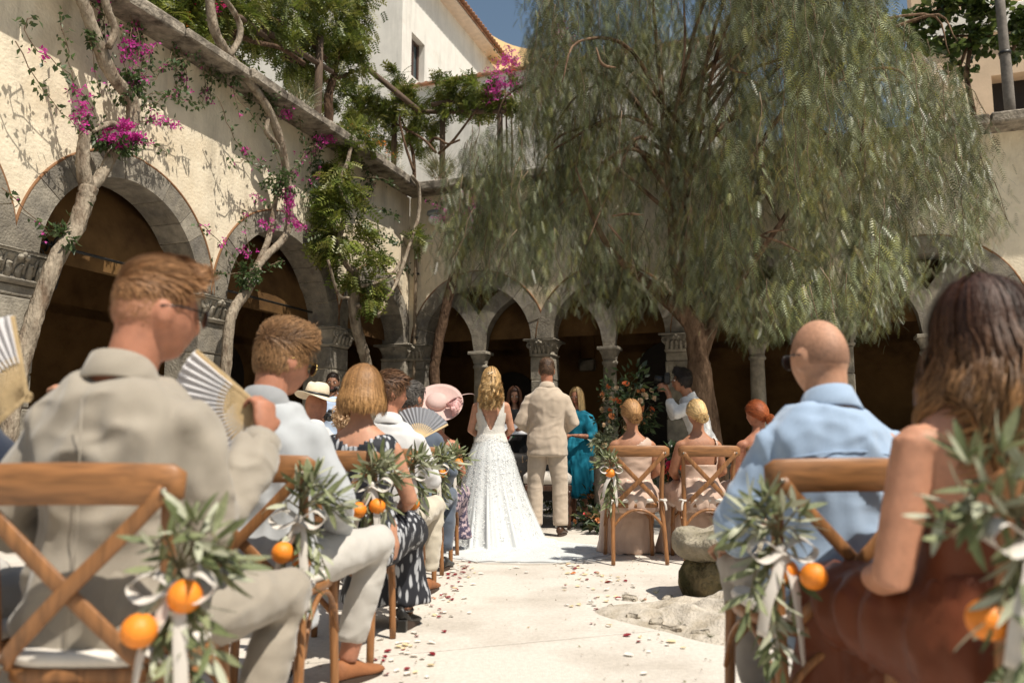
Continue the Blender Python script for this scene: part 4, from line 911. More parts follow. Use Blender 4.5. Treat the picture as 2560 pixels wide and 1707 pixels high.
def build_chair():
    root = empty('crossback_chair')
    for s in (-1, 1):
        P = spline([(s * .205, -.285, .003), (s * .197, -.24, .25), (s * .188, -.205, .45), (s * .192, -.222, .65), (s * .2, -.262, .845)], 5)
        mk('rear_leg', tube(P, [.016, .0175, .0185, .017, .015], 9), OAK, root)
        P = [(s * .192, .2, .003), (s * .185, .19, .25), (s * .178, .182, .435)]
        mk('front_leg', tube(spline(P, 4), [.0155, .017, .0185], 9), OAK, root)
        # bent cross bar from one rail end to the opposite seat corner
        P = spline([(s * .205, -.292, .835), (s * .11, -.283, .735), (0, -.274 - (.008 if s > 0 else -.004), .622), (-s * .11, -.25, .51), (-s * .15, -.222, .462)], 6)
        b = mk('cross_bar', strip(P, .034, .011, (1, 0, -s)), OAK, root)
        mk('bolt', ell((s * .205, -.3, .835), (.008, .005, .008), 8, 6), STEEL, b)
        mk('bolt', ell((-s * .15, -.2305, .462), (.007, .005, .007), 8, 6), STEEL, b)
        # bentwood arches under the seat: side
        P = [(s * .197, -.2 + .39 * t, .24 + .175 * math.sin(math.pi * t) ** .6) for t in np.linspace(0.0, 1, 15)]
        mk('side_arch', tube(P, .0095, 7), OAK, root)
    Pr = [(x, -.262 - .036 * math.cos(x / .245 * 1.45), .845 + .006 * math.cos(x / .24 * 1.5)) for x in np.linspace(-.238, .238, 19)]
    wr = [.05 + .038 * min(1, (1 - abs(x) / .2385) * 9) ** .5 for x in np.linspace(-.238, .238, 19)]
    mk('top_rail', strip(Pr, wr, .024, (0, 0, 1)), OAKX, root)
    for y in (-.235, .195):
        P = [(x, y, .2 + .205 * math.cos(x / .195 * 1.45) ** .55) for x in np.linspace(-.192, .192, 21)]
        mk('bent_arch', tube(P, .011, 8), OAK, root)
    V = []; n = 28
    def out(r, z): 
        return [(r * (.205 - .02 * (1 if math.sin(t) < 0 else 0)) * math.copysign(abs(math.cos(t)) ** .5, math.cos(t)), r * .215 * math.copysign(abs(math.sin(t)) ** .5, math.sin(t)) - .01, z) for t in np.linspace(0, 2 * math.pi, n, endpoint=False)]
    def stack(L):
        V = [p for r, z in L for p in out(r, z)]; k = len(L)
        F = [(i * n + j, i * n + (j + 1) % n, (i + 1) * n + (j + 1) % n, (i + 1) * n + j) for i in range(k - 1) for j in range(n)] + [tuple(range(n - 1, -1, -1)), tuple((k - 1) * n + j for j in range(n))]
        return (A(V), F)
    mk('seat', stack([(.97, .418), (1.0, .422), (1.0, .448), (.98, .453)]), OAK, root)
    c = mk('cushion', stack([(.94, .4535), (1.0, .462), (1.01, .475), (.97, .487), (.6, .493)]), CUSH, root)
    for s in (-1, 1):
        mk('tie', join(tube([(s * .2 + .024 * math.cos(a), -.208 + .024 * math.sin(a), .475 + .004 * math.sin(2 * a)) for a in np.linspace(0, 6.28, 13)], .009, 6), strip(spline([(s * .2, -.235, .475), (s * .212, -.245, .44), (s * .215, -.245, .40)], 4), .014, .002, (1, 0, 0))), SATIN, c)
    return root
def olive_leaf(c=0.0):
    V, F = [], []; k = 6
    for i in range(k):
        x = i / (k - 1); w = .105 * math.sin(math.pi * min(1, x * .96 + .02)) ** .75; z = c * x * x
        V += [(x, -w, z + .02), (x, 0, z), (x, w, z + .02)]
    for i in range(k - 1):
        for j in (0, 1): F.append((i * 3 + j, (i + 1) * 3 + j, (i + 1) * 3 + j + 1, i * 3 + j + 1))
    return (A(V), F)
LEAFM = [meshdata('olive_leaf', *olive_leaf(c), m, True) for m in OLV for c in (-.35, -.15, .05, .2)]
LQ = [(a, np.array([[f[0], f[1], f[2], f[3]] for f in b])) for a, b in [olive_leaf(-.12)]][0]
def bow(sz):
    sh = []
    for s in (-1, 1):
        sh.append(strip(spline([(0, 0, 0), (s * .05 * sz, -.012, .03 * sz), (s * .085 * sz, -.02, .005), (s * .055 * sz, -.03, -.022 * sz), (0, -.012, 0)], 6), .03 * sz, .0012, (0, 1, .35)))
    sh.append(ell((0, -.012, 0), (.014 * sz, .012 * sz, .016 * sz), 8, 6))
    tails = []
    for s, l, sw in ((-1, .2, .05), (1, .27, .03)):
        tails.append(strip(spline([(0, -.012, 0), (s * .02, -.03, -.06), (s * sw, -.035, -l * .6), (s * sw * 1.3, -.03, -l)], 6), .028 * sz, .0012, [(math.cos(.9 * t * s), math.sin(.9 * t * s), 0) for t in np.linspace(0, 1, 19)]))
    return sh, tails
def garland(loc, rz, s, label, near, oranges, seed, group='olive and orange chair garlands', spread=1.0, lf=1.0, trail=.34):
    """s = +1 when the aisle is on the +x side; local origin at the chair post"""
    random.seed(seed); np.random.seed(seed)
    g = empty('chair_garland', loc, rz, label, 'garland', group)
    stems = []; lv = []
    dirs = [((s * .13, -.06, .12), 1), ((s * .17, -.05, .05), 1), ((s * .02, -.09, .12), 1), ((-s * .04, -.08, .09), 1), ((s * .16, -.03, -.03), 1), ((s * .19, 0, .0), 1), ((s * .06, -.05, .14), .8), ((-s * .04, -.09, .0), .6), ((s * .08, -.1, .1), 1),
            ((s * .02, -.05, -trail), 1), ((-s * .05, -.06, -trail * .85), 1), ((s * .07, -.03, -trail * 1.1), 1), ((s * .12, -.05, -trail * .6), 1), ((s * .05, -.07, -trail * .7), 1)]
    for d, w in dirs:
        d = A(d) * spread * rnd(.75, 1.15); a = A((0, -.02, -.06)); m_ = a + d * .55 + A((rnd(-.02, .02), rnd(-.02, .02), .03)); e = a + d + A((0, 0, -.03 if d[2] > 0 else 0))
        S = spline([a, m_, e], 7); stems.append(tube(S, [.0032, .002], 5)); k = int(np.linalg.norm(d) / .0165 * lf)
        for i in range(k):
            f = .18 + .82 * (i + rnd(-.2, .2)) / k; p = A([np.interp(f, np.linspace(0, 1, len(S)), S[:, q]) for q in range(3)])
            t = d / np.linalg.norm(d); sd = A([rnd(-1, 1), rnd(-1, 1), rnd(-1, 1)]); sd -= t * sd.dot(t); sd /= np.linalg.norm(sd)
            if i > k - 2: dr = t
            else: dr = t * rnd(.5, .9) + sd * .75
            lv.append((p, dr, rnd(.05, .09)))
    br = mk('branches', join(*stems), STEMG, g)
    up = A([(0, 0, 1)])
    if near:
        for p, d, l in lv:
            o = bpy.data.objects.new('leaf', random.choice(LEAFM)); link(o, br)
            Rm = rot_from(A([d]), A([[rnd(-.6, .6), rnd(-1, .2), rnd(.1, 1)]]))[0]
            o.matrix_local = Matrix([[*(Rm[i] * l), p[i]] for i in range(3)] + [[0, 0, 0, 1]])
    else:
        P = A([q[0] for q in lv]); Dd = A([q[1] for q in lv]); n = len(P)
        V, F, C = scatter(LQ, rot_from(Dd, np.random.normal(size=(n, 3)) * .5 + A([0, -.4, .6])), P, A([q[2] for q in lv]) * 1.1, pal(n, [(.13, .155, .065), (.38, .39, .27), (.23, .25, .13)], .25))
        o = mk('foliage', (V, F), LEAF, br, True, C); o['kind'] = 'stuff'
    sh, tails = bow(1.0)
    rb = mk('bow', mv(join(*sh), s * .01, -.05, -.09), SATIN, g)
    for t in tails: mk('ribbon_tail', mv(t, s * .01, -.05, -.09), SATIN, rb)
    for (x, y, z, r) in oranges:
        e = ell((0, 0, 0), (r, r, r * .95), 22, 14); o = mk('orange', e, ORANGE, g, True, None, (x, y, z)); o.rotation_euler = (rnd(-.5, .5), rnd(-.5, .5), 0)
        mk('stalk', loft([(0, 0, r * .93, .004, .004), (0, 0, r * .955, .006, .006), (0, 0, r * 1.02, .003, .003)], 8), STEMG, o)
    return g
proto = build_chair(); CH_USED = False
def chair(x, d, rz, label, group):
    """x, d: centre of the top rail"""
    global CH_USED
    o = dup_tree(proto) if CH_USED else proto; CH_USED = True
    off = Matrix.Rotation(rz, 2) @ Vector((0, .26)); o.location = (x + off.x, d + off.y, 0); o.rotation_euler = (0, 0, rz)
    return tag(o, label, 'chair', group)
ROWD = [1.75 + .88 * i for i in range(6)]; ROWX = [-.94, -.872, -.795, -.74, -.70, -.66]; RZL = R(-3.5)
CL = ['oak crossback chair under the man in the beige jacket', 'oak crossback chair under the young man in the pale grey jacket', 'oak crossback chair under the woman in the black patterned dress', 'oak crossback chair under the guest in cream trousers', 'oak crossback chair under the man in the blue grey suit', 'oak crossback chair under the woman in the wide pink hat']
GL = ['olive garland with two large oranges on the chair of the man in the beige jacket', 'olive garland with two oranges and a white bow behind the pale grey jacket', 'olive garland with a pair of oranges beside the black patterned dress', 'olive garland with one orange at the bare elbow of the patterned dress guest', 'olive garland with oranges beside the blue grey suit', 'olive garland with small oranges beside the bridal train']
GPX = 'oak crossback chairs'
OR_ = [[(-.04, -.1, -.165, .035), (.035, -.07, -.105, .035)], [(-.025, -.1, -.185, .034), (.02, -.05, -.21, .033)], [(-.04, -.09, -.19, .035), (.035, -.07, -.175, .035)], [(.02, -.08, -.235, .037)], [(-.02, -.08, -.15, .036), (.05, -.05, -.11, .034)], [(0, -.08, -.08, .034), (.06, -.05, -.07, .032)]]
for i in range(6):
    rz = RZL + R([4, 0, -1, 0, 1, 0][i]); c = chair(ROWX[i], ROWD[i], rz, CL[i], GPX)
    off = Matrix.Rotation(rz, 2) @ Vector((.245 if i == 0 else .205, -.02))
    garland((ROWX[i] + off.x, ROWD[i] + off.y, .84 if i > 1 else (.785, .735)[1 - i]), rz, 1, GL[i], i < 2, OR_[i], 40 + i, spread=.8 if i < 2 else .72, lf=1.25 if i < 2 else 1.3, trail=.36)
# second seats that show between the first ones
for x, d, lb in ((-1.46, 1.78, 'oak crossback chair cut by the frame edge under the guest in navy'), (-1.2, 5.27, 'oak crossback chair under the guest with blonde curls'), (-1.68, 6.15, 'oak crossback chair under the guest in the straw hat')):
    chair(x, d, RZL, lb, GPX)
# right side: two near chairs, three bridesmaid chairs
chair(.905, 2.17, R(5), 'oak crossback chair under the bald man in the blue shirt', GPX)
garland((.68, 2.12, .755), R(5), -1, 'olive garland with two oranges and ribbons on the chair of the bald man', True, [(.05, -.11, -.145, .034), (.005, -.05, -.14, .032)], 61, spread=.82, lf=1.3, trail=.36)
chair(1.135, 1.56, R(7), 'oak crossback chair under the woman in the rust dress', GPX)
garland((.865, 1.42, .87), R(7), -1, 'leafy olive garland with two big oranges on the chair of the woman in rust', True, [(-.075, -.03, -.225, .035), (.015, -.05, -.245, .036)], 62, spread=.9, lf=1.3, trail=.38)
chair(.965, 6.2, R(2), 'oak crossback chair under the bridesmaid in the one shoulder dress', GPX)
garland((.755, 6.17, .80), R(2), -1, 'slim olive garland with one orange on the first bridesmaid chair', False, [(-.015, -.06, -.115, .038)], 63, spread=.6, lf=1.3, trail=.55)
chair(1.515, 6.22, R(2), 'oak crossback chair under the blonde bridesmaid with the low bun', GPX)
chair(2.06, 6.3, R(2), 'oak crossback chair under the red haired bridesmaid', GPX)
random.seed(11); np.random.seed(11)
# ================================================================== PEOPLE
def SK(name, c, **k): return mat(name, c, 0.52, 0.22, 22, 0.3, 330, 0.0012, 0.35, sss=.12, **k)
SKIN = SK('fair skin', (0.45, 0.225, 0.14)); SKIN_R = SK('ruddy skin', (0.40, 0.175, 0.105)); SKIN_T = SK('tanned skin', (0.37, 0.175, 0.10)); SKIN_D = SK('olive skin', (0.28, 0.14, 0.085))  # own skin colours, varied at random
EYEW = mat('eye white', (.7, .66, .62), .3, .02); EYEB = mat('iris', (.03, .015, .01), .2, .02); LIPS = mat('lips', (.4, .12, .1), .5, .1)
SHADE = mat('sunglass lens', (.008, .008, .009), .12, .02, spec=.8); GOLD = mat('gold wire', (.5, .35, .12), .3, .05, 5, 0, metal=1)
SHOE = mat('tan suede', (.27, .105, .04), .75, .2, 20, .2, 150); SHOEB = mat('black leather', (.015, .014, .013), .4, .1, 20, .1, 100); SOLE = mat('dark sole', (.05, .03, .02), .7)
def cloth(name, c, rough=.85, sheen=.25, bs=420, bump=.25, wr_=.45, **k): return mat(name, c, rough, .09, 9, bump, bs, .0012, .25, sheen=sheen, wrinkle=wr_, **k)

def head_shape(nu=40, nv=30):
    V, F = ell((0, 0, 0), 1, nu, nv); V = V * A([.076, .099, .119]); x, y, z = V[:, 0].copy(), V[:, 1].copy(), V[:, 2].copy()
    fz = np.clip(-z / .119, 0, 1); fr_ = y > 0; bk = ~fr_
    x *= 1 - .28 * fz ** 1.6; x *= 1 + .05 * np.exp(-((z + .03) / .03) ** 2)
    y = np.where(bk, y * (1 - .30 * fz ** 1.6) * 1.05, y); y = np.where(fr_, y * .97 + .014 * fz ** 2, y)
    f = np.clip(y / .06, 0, 1) * fr_
    y += f * .026 * np.exp(-((x / .011) ** 2 + ((z + .028) / .02) ** 2)) + f * .012 * np.exp(-((x / .009) ** 2 + ((z + .005) / .025) ** 2))
    y += f * .006 * np.exp(-((z - .02) / .011) ** 2) * (np.abs(x) < .055)
    y -= f * .011 * np.exp(-(((np.abs(x) - .031) / .015) ** 2 + ((z - .001) / .011) ** 2))
    y += f * .007 * np.exp(-((x / .02) ** 2 + ((z + .064) / .009) ** 2)) + f * .008 * np.exp(-((x / .022) ** 2 + ((z + .1) / .014) ** 2))
    return (np.stack([x, y, z], 1), F)
HEAD = head_shape()
def hsurf(az, pol, off=0.0):
    """point on the skull: az 0 = face, growing to the person's left (deg), pol 0 = crown (deg)"""
    a, p = R(az), R(pol); v = A([-math.sin(a) * math.sin(p) * (.078 + off), math.cos(a) * math.sin(p) * (.102 + off), math.cos(p) * (.12 + off)])
    if v[1] < 0: v[1] *= 1.05 * (1 - (.30 * min(1, -v[2] / .12) ** 1.6 if v[2] < 0 else 0))
    if v[2] < 0: v[0] *= 1 - .28 * min(1, -v[2] / .12) ** 1.6
    return v
def evalmods(shape, mods):
    me = meshdata('tmp', shape[0], shape[1], None, False); o = bpy.data.objects.new('tmp', me); COL.objects.link(o)
    for t, kw in mods:
        m = o.modifiers.new(t, t)
        for k, v in kw.items(): setattr(m, k, v)
    dg = bpy.context.evaluated_depsgraph_get(); e = bpy.data.meshes.new_from_object(o.evaluated_get(dg))
    n = len(e.vertices); V = np.empty(n * 3, np.float32); e.vertices.foreach_get('co', V); V = V.reshape(-1, 3).astype(float)
    nr = np.empty(n * 3, np.float32); e.vertices.foreach_get('normal', nr); nr = nr.reshape(-1, 3)
    F = [tuple(p.vertices) for p in e.polygons]
    bpy.data.objects.remove(o); bpy.data.meshes.remove(me); bpy.data.meshes.remove(e)
    return V, F, nr
def fuse(name, shapes, m, parent, vox=.011, smooth=4, keep=None, folds=(), solid=0.0, colfn=None):
    """voxel-union the shapes into one smooth skin, add cloth folds, optionally cut an opening"""
    V, F, nr = evalmods(join(*shapes), [('REMESH', dict(mode='VOXEL', voxel_size=vox)), ('SMOOTH', dict(iterations=smooth, factor=.5))])
    for fn in folds: V = V + nr * fn(V)[:, None]
    if keep is not None:
        ok = keep(V); F = [f for f in F if all(ok[i] for i in f)]
        used = sorted({i for f in F for i in f}); mp_ = -np.ones(len(V), int); mp_[used] = np.arange(len(used)); V = V[used]; F = [tuple(mp_[i] for i in f) for f in F]
    o = mk(name, (V, F), m, parent, True, colfn(V) if colfn else None)
    if solid: md = o.modifiers.new('thickness', 'SOLIDIFY'); md.thickness = solid; md.offset = 1
    return o
def fold(amp, f, seed=0, ridge=True, zr=None, warp=0.0):
    def fn(V):
        out = np.empty(len(V))
        for i, (x, y, z) in enumerate(V):
            w = warp * noise.noise((x * 4 + seed, y * 4, z * 4)) if warp else 0
            n = noise.noise((x * f[0] + z * f[3] + seed + w if len(f) > 3 else x * f[0] + seed + w, y * f[1] + w, z * f[2] + seed * 1.7))
            out[i] = (1 - 2.6 * abs(n)) if ridge else n * 1.6
        if zr is not None: out *= np.clip((V[:, 2] - zr[0]) / (zr[1] - zr[0]), 0, 1)
        return out * amp
    return fn
def hand(w, d, pn, side, curl=.6, s=1.0, spread=.0, thumb=.5):
    """palm and five fingers; d = pointing direction, pn = palm normal, side +1 right hand"""
    d = A(d) / np.linalg.norm(d); pn = A(pn) - d * np.dot(pn, d); pn /= np.linalg.norm(pn); x = np.cross(d, pn) * side * -1; w = A(w)
    sh = [tube([w - d * .01, w + d * .03 * s, w + d * .085 * s], [.026 * s, .036 * s, .036 * s], 12, flat=(1.08, .5), up=pn)]
    for i, (o, l) in enumerate(((.029, .078), (.010, .086), (-.010, .08), (-.028, .064))):
        p = w + d * (.08 - .004 * abs(i - 1)) * s + x * o * s; a = 0; P = [p]; dd = d + x * (o * spread * 6)
        for j, fr_ in enumerate((.45, .32, .23)):
            a += curl * (.75, 1.0, .8)[j]; P.append(P[-1] + (dd * math.cos(a) + pn * math.sin(a)) * l * fr_ * s)
        sh.append(tube(P, [.0095 * s, .009 * s, .0083 * s, .0068 * s], 7)); sh.append(ell(P[-1], .0068 * s, 7, 5))
    p = w + d * .018 * s + x * .03 * s; q = p + (d * .6 + x * .7 + pn * .35) * .042 * s; r = q + (d * .85 + x * (.2 - thumb) + pn * .4) * .034 * s; e = r + (d * .8 - x * thumb * .8 + pn * .4) * .026 * s
    sh.append(tube([p, q, r, e], [.014 * s, .0115 * s, .010 * s, .0075 * s], 8)); sh.append(ell(e, .0075 * s, 7, 5))
    return sh
RM = [(-.09, .165, .125), (-.02, .178, .135), (.06, .172, .125), (.16, .155, .108), (.26, .158, .112), (.36, .172, .118), (.43, .174, .112), (.482, .152, .1), (.52, .118, .086), (.553, .088, .075), (.585, .07, .066), (.61, .06, .06)]
RF = [(-.09, .17, .125), (-.02, .182, .135), (.06, .165, .12), (.15, .128, .095), (.22, .124, .092), (.32, .143, .105), (.40, .154, .1), (.452, .146, .09), (.485, .115, .076), (.515, .078, .064), (.545, .053, .054), (.57, .047, .05)]
class Person:
    def __init__(s, label, x, y, rz, sit=True, k=1.0, fem=False, lean=0.0, seat=.50, skin=None, group=None, headoff=(0, 0, 0), yaw=0, pitch=0, roll=0, z=0.0, slim=1.0, round_=0.0):
        s.root = empty('person', (x, y, z), rz, label, 'person', group); s.k = k; s.fem = fem; s.skin = skin or SKIN; s.sit = sit; s.slim = slim
        s.pz = seat if sit else .93 * k; s.lean = lean; s.round_ = round_
        s.R = RF if fem else RM; hc = .692 if fem else .735
        c = s.at(0, 0, hc); s.hm = Matrix.Translation(Vector(c) + Vector((0, .022, 0)) + Vector(headoff)) @ Matrix.Rotation(R(yaw), 4, 'Z') @ Matrix.Rotation(R(pitch), 4, 'X') @ Matrix.Rotation(R(roll), 4, 'Y') @ Matrix.Scale(k * (.95 if fem else 1.0), 4)
        s.shx, s.shh = (.146, .43) if fem else (.164, .446)
    def at(s, x, y, h):
        """torso-local to person-local: h above the pelvis, leaning"""
        l = math.tan(s.lean); return (x * s.k, y * s.k + h * s.k * l + s.round_ * (h * (.6 - h)) * -1, s.pz + h * s.k)
    def torso(s, infl=0.0, h0=-.09, h1=.7, wx=1.0):
        return loft([(*s.at(0, 0, h), (rx * wx * s.slim + infl) * s.k, (ry * s.slim + infl) * s.k) for h, rx, ry in s.R if h0 - .001 <= h <= h1], 24, 2.3)
    def shoulder(s, sd): return s.at(sd * s.shx, 0, s.shh)
    def arm(s, sd, el, wr, r=(.05, .043, .04, .037, .027)):
        a = A(s.shoulder(sd)); el, wr = A(el), A(wr); m1 = a * .5 + el * .5; m2 = el * .62 + wr * .38
        return tube([a, m1, el, m2, wr], [q * s.k for q in r], 12)
    def skull(s): return xf(HEAD, s.hm)
    def ears(s):
        sh = []
        for sd in (-1, 1):
            M = s.hm @ Matrix.Translation((sd * .079, -.012, -.012)) @ Matrix.Rotation(R(sd * -22), 4, 'Z')
            sh.append(xf(ell((0, 0, 0), (.009, .020, .031), 10, 8), M)); sh.append(xf(tube([(0, .008, -.024), (sd * .006, -.008, -.018), (sd * .01, -.02, .004), (sd * .008, -.012, .026), (sd * .003, .008, .028)], .0055, 6), M))
        return sh
    def body(s, arms=(), extra=(), legs=(), vox=.008, ears=True, low=.14):
        sh = [s.torso(-.004, -.09 if len(legs) else low), s.skull()]; vox = vox * (1.3 if s.root.location.y < 3.5 else 1.7)
        nk = A(s.at(0, -.005, .50 if not s.fem else .47)); bk = A((s.hm.to_3x3() @ Vector((0, -.028, -.045)))); e = A(s.hm.translation) + bk; sh.append(tube([nk, nk * .5 + e * .5, e], [(.068 if not s.fem else .052) * s.k, (.061 if not s.fem else .046) * s.k, (.062 if not s.fem else .05) * s.k], 14))
        for sd in (-1, 1): sh.append(ell(s.at(sd * (s.shx - .004), 0, s.shh - .006), ((.05 if not s.fem else .047) * s.k, .056 * s.k, (.05 if not s.fem else .045) * s.k), 12, 9))
        if ears: sh += s.ears()
        s.bodyo = fuse('body', sh + list(arms) + list(extra) + list(legs), s.skin, s.root, vox, 3); return s.bodyo
    def leg(s, sd, knee, ank, r=(.085, .075, .058, .056, .038)):
        h = A((sd * .088 * s.k, .02, s.pz - .0)); kn, an = A(knee), A(ank)
        return tube([h, h * .5 + kn * .5, kn, kn * .65 + an * .35, an], [q * s.k for q in r], 12)
def shoe(p, name, ank, yaw, m, L=.27, heel=.02, bare=0.0):
    """a shoe on the floor under the ankle point; bare shows a low-cut top"""
    x, y, _ = ank; M = Matrix.Translation((x, y, 0)) @ Matrix.Rotation(R(yaw), 4, 'Z')
    up = [(-.068, .018, .05), (-.06, .03, .074), (-.03, .037, .086 - bare), (.02, .038, .088 - bare * 2), (.06, .04, .074 - bare), (.1, .044, .058), (.15, .045, .046), (.185, .036, .036), (.203, .016, .026)]
    V = []; n = 16; k = L / .27
    for yy, w, tp in up:
        hb = .009 + heel * .9 * (1 - float(np.clip((yy + .06) / .17, 0, 1))); tp = tp + hb - .009
        for j in range(n):
            a = 2 * math.pi * j / n; V.append((w * math.cos(a) * k * (1 - .25 * max(0, math.sin(a))), yy * k, (tp + hb) / 2 + (tp - hb) / 2 * math.copysign(abs(math.sin(a)) ** .8, math.sin(a))))
    kk = len(up); F = [(i * n + j, i * n + (j + 1) % n, (i + 1) * n + (j + 1) % n, (i + 1) * n + j) for i in range(kk - 1) for j in range(n)] + [tuple(range(n - 1, -1, -1)), tuple((kk - 1) * n + j for j in range(n))]
    o = mk(name, xf((A(V), F), M), m, p.root)
    so_ = loft([(0, 0, 0, 1, 1), (0, 0, 1, 1, 1)], 20); pts = [(.036 * k * math.cos(t) * (1 + .25 * max(0, math.sin(t))), (.07 + .138 * math.sin(t)) * k) for t in np.linspace(0, 2 * math.pi, 20, endpoint=False)]
    Vs = [(a, b, .001) for a, b in pts] + [(a, b, .013 + heel * (1 - np.clip((b + .06) / .2, 0, 1)) * .9) for a, b in pts]
    mk('sole', xf((A(Vs), so_[1]), M), SOLE, o, False)
    return o
def face(p, brow=(.05, .025, .015), beard=None):
    o = []
    sh = [ell((sd * .031, .083, .002), (.0135, .012, .0085), 10, 8) for sd in (-1, 1)]
    for s_ in sh: e = mk('eye', xf(s_, p.hm), EYEW, p.bodyo)
    for sd in (-1, 1): mk('iris', xf(ell((sd * .031, .0945, .002), (.006, .0025, .006), 8, 6), p.hm), EYEB, p.bodyo)
    bm_ = mat('brow%.2f' % brow[0], brow, .8, .2)
    for sd in (-1, 1): mk('brow', xf(tube([(sd * .012, .1, .019), (sd * .03, .098, .025), (sd * .05, .085, .02)], [.0035, .0042, .002], 6), p.hm), bm_, p.bodyo)
    mk('lips', xf(tube([(-.022, .092, -.064), (-.008, .101, -.061), (.008, .101, -.061), (.022, .092, -.064)], [.002, .0055, .0055, .002], 7), p.hm), LIPS, p.bodyo)
# ---------------------------------------------------------------- hair
HAIR = mat('hair', (1, 1, 1), 0.48, 0.25, 60, 0.5, 140, .003, attr=True, spec=.28)
def ribbons(S, W, C0, C1, center, pw_=1.0):
    """strands (n, k, 3) -> flat ribbons lying on the head, coloured root to tip"""
    S = A(S); n, k, _ = S.shape; T = np.gradient(S, axis=1); O = S - A(center); W = A(W)
    sd = np.cross(T, O); sd /= np.linalg.norm(sd, axis=2, keepdims=True) + 1e-9
    tp = np.concatenate([np.linspace(.7, 1, max(1, k // 3)), np.ones(k - 2 * max(1, k // 3)), np.linspace(1, .25, max(1, k // 3))]) if k > 3 else np.linspace(1, .3, k)
    h = sd * (W[:, None, None] * tp[None, :, None]) / 2
    V = np.stack([S - h, S + h], 2).reshape(-1, 3)
    b = (np.arange(n) * k * 2)[:, None] + (np.arange(k - 1) * 2)[None]; F = np.stack([b, b + 1, b + 3, b + 2], -1).reshape(-1, 4)
    f = np.linspace(0, 1, k)[None, :, None] ** pw_; C = A(C0)[:, None] * (1 - f) + A(C1)[:, None] * f; C = np.repeat(C, 2, axis=1).reshape(-1, 3)
    return V, F, C
def hair_obj(p, S, W, C0, C1, cap, capcol, center=None, name='hair', pw_=1.0):
    c = center if center is not None else p.hm.translation
    h = None
    if cap is not None: h = fuse(name, cap, HAIR, p.root, .009, 5, colfn=lambda V: np.tile(A(capcol), (len(V), 1)))
    V, F, C = ribbons(S, W, C0, C1, c, pw_)
    st = mk('strands' if h else name, (V, F), HAIR, h or p.root, True, C); st['kind'] = 'stuff'
    return h or st
def capshell(p, wfn, off):
    """scalp shell from the skull itself: pushed out where hair grows, sunk below the skin elsewhere"""
    V = HEAD[0]; e = V / A([.077, .101, .12]); e /= np.linalg.norm(e, axis=1)[:, None]; pol = np.degrees(np.arccos(np.clip(e[:, 2], -1, 1))); f = np.abs(np.degrees(np.arctan2(e[:, 0], e[:, 1])))
    w = np.array([wfn(a, b) for a, b in zip(f, pol)]); d = V / np.linalg.norm(V, axis=1)[:, None]; of = np.array([off(a, b) if callable(off) else off for a, b in zip(f, pol)])
    return xf((V + d * (-.012 + (of + .012) * w)[:, None], HEAD[1]), p.hm)
def hairline(f, hl, nape):
    if f < 35: return hl
    return hl + (f - 35) * .9 if f < 80 else min(nape, hl + 40 + (f - 80) * .45)
def sw(lim, pol, s=7.0): return float(np.clip((lim - pol) / s + .5, 0, 1))
def colvar(n, c, v=.45): return A(c)[None] * np.random.uniform(1 - v, 1 + v, (n, 1))
def crop(p, n, col, tip=None, top=.035, side=.012, hl=62, forward=1.0, lift=.6, w=.0045, cap=True, quiff=0.0, nape=118, part=0, fade=None):
    """short hair: long on top combed over, short at the sides; fade = skin colour the clipped sides blend to"""
    S, W, c0, c1 = [], [], [], []; tries = 0; tip = tip or col
    coff = lambda f, pol: .0015 + (side * .35 if not fade else .001) + top * .42 * float(np.clip((78 - pol) / 30, 0, 1)) + (quiff * .02 if f < 60 else 0) * float(np.clip((78 - pol) / 30, 0, 1))
    while len(S) < n and tries < n * 6:
        tries += 1
        az, pol = rnd(0, 360), math.degrees(math.acos(rnd(-.5, 1))); f = abs(((az + 180) % 360) - 180)
        if pol > hairline(f, hl, nape) + rnd(-3, 2): continue
        tp = float(np.clip((84 - pol) / 30, 0, 1))
        if fade and random.random() > tp + .15: continue
        r0 = hsurf(az, pol, coff(f, pol) - .001); o = r0 / A([.078, .102, .12]) ** 2; o /= np.linalg.norm(o)
        L = (side + (top - side) * tp) * rnd(.6, 1.1)
        d = A([part * .8 * tp + rnd(-.25, .25), forward * tp * rnd(.6, 1.0), lift * tp * .5 + (quiff if f < 60 else 0) * tp - (1 - tp) * .9]); d = d - o * d.dot(o) * .8; d /= np.linalg.norm(d) + 1e-6; P = [r0]
        for j in range(5): P.append(P[-1] + (d + o * (.28 - .16 * j)) * L / 5)
        S.append([tuple(p.hm @ Vector(q)) for q in P]); W.append(w * rnd(.6, 1.4)); g = rnd(.6, 1.3); c0.append(A(col) * g); c1.append(A(tip) * g)
    def cc(V):
        L_ = (V - A(p.hm.translation)) @ np.array(p.hm.to_3x3().inverted()).T; e = L_ / A([.077, .101, .12]); e /= np.linalg.norm(e, axis=1)[:, None]; pol = np.degrees(np.arccos(np.clip(e[:, 2], -1, 1)))
        base = np.tile(A(col) * .75, (len(V), 1))
        if fade is not None: t = np.clip((pol - 66) / 34, 0, 1)[:, None] ** .8; base = base * (1 - t) + A(fade) * t
        return base * np.random.uniform(.9, 1.1, (len(V), 1))
    h = fuse('hair', [capshell(p, lambda f, q: sw(hairline(f, hl, nape), q), coff)], HAIR, p.root, .0085, 3, colfn=cc)
    V, F, C = ribbons(S, W, c0, c1, p.hm.translation); st = mk('strands', (V, F), HAIR, h, True, C); st['kind'] = 'stuff'; return h
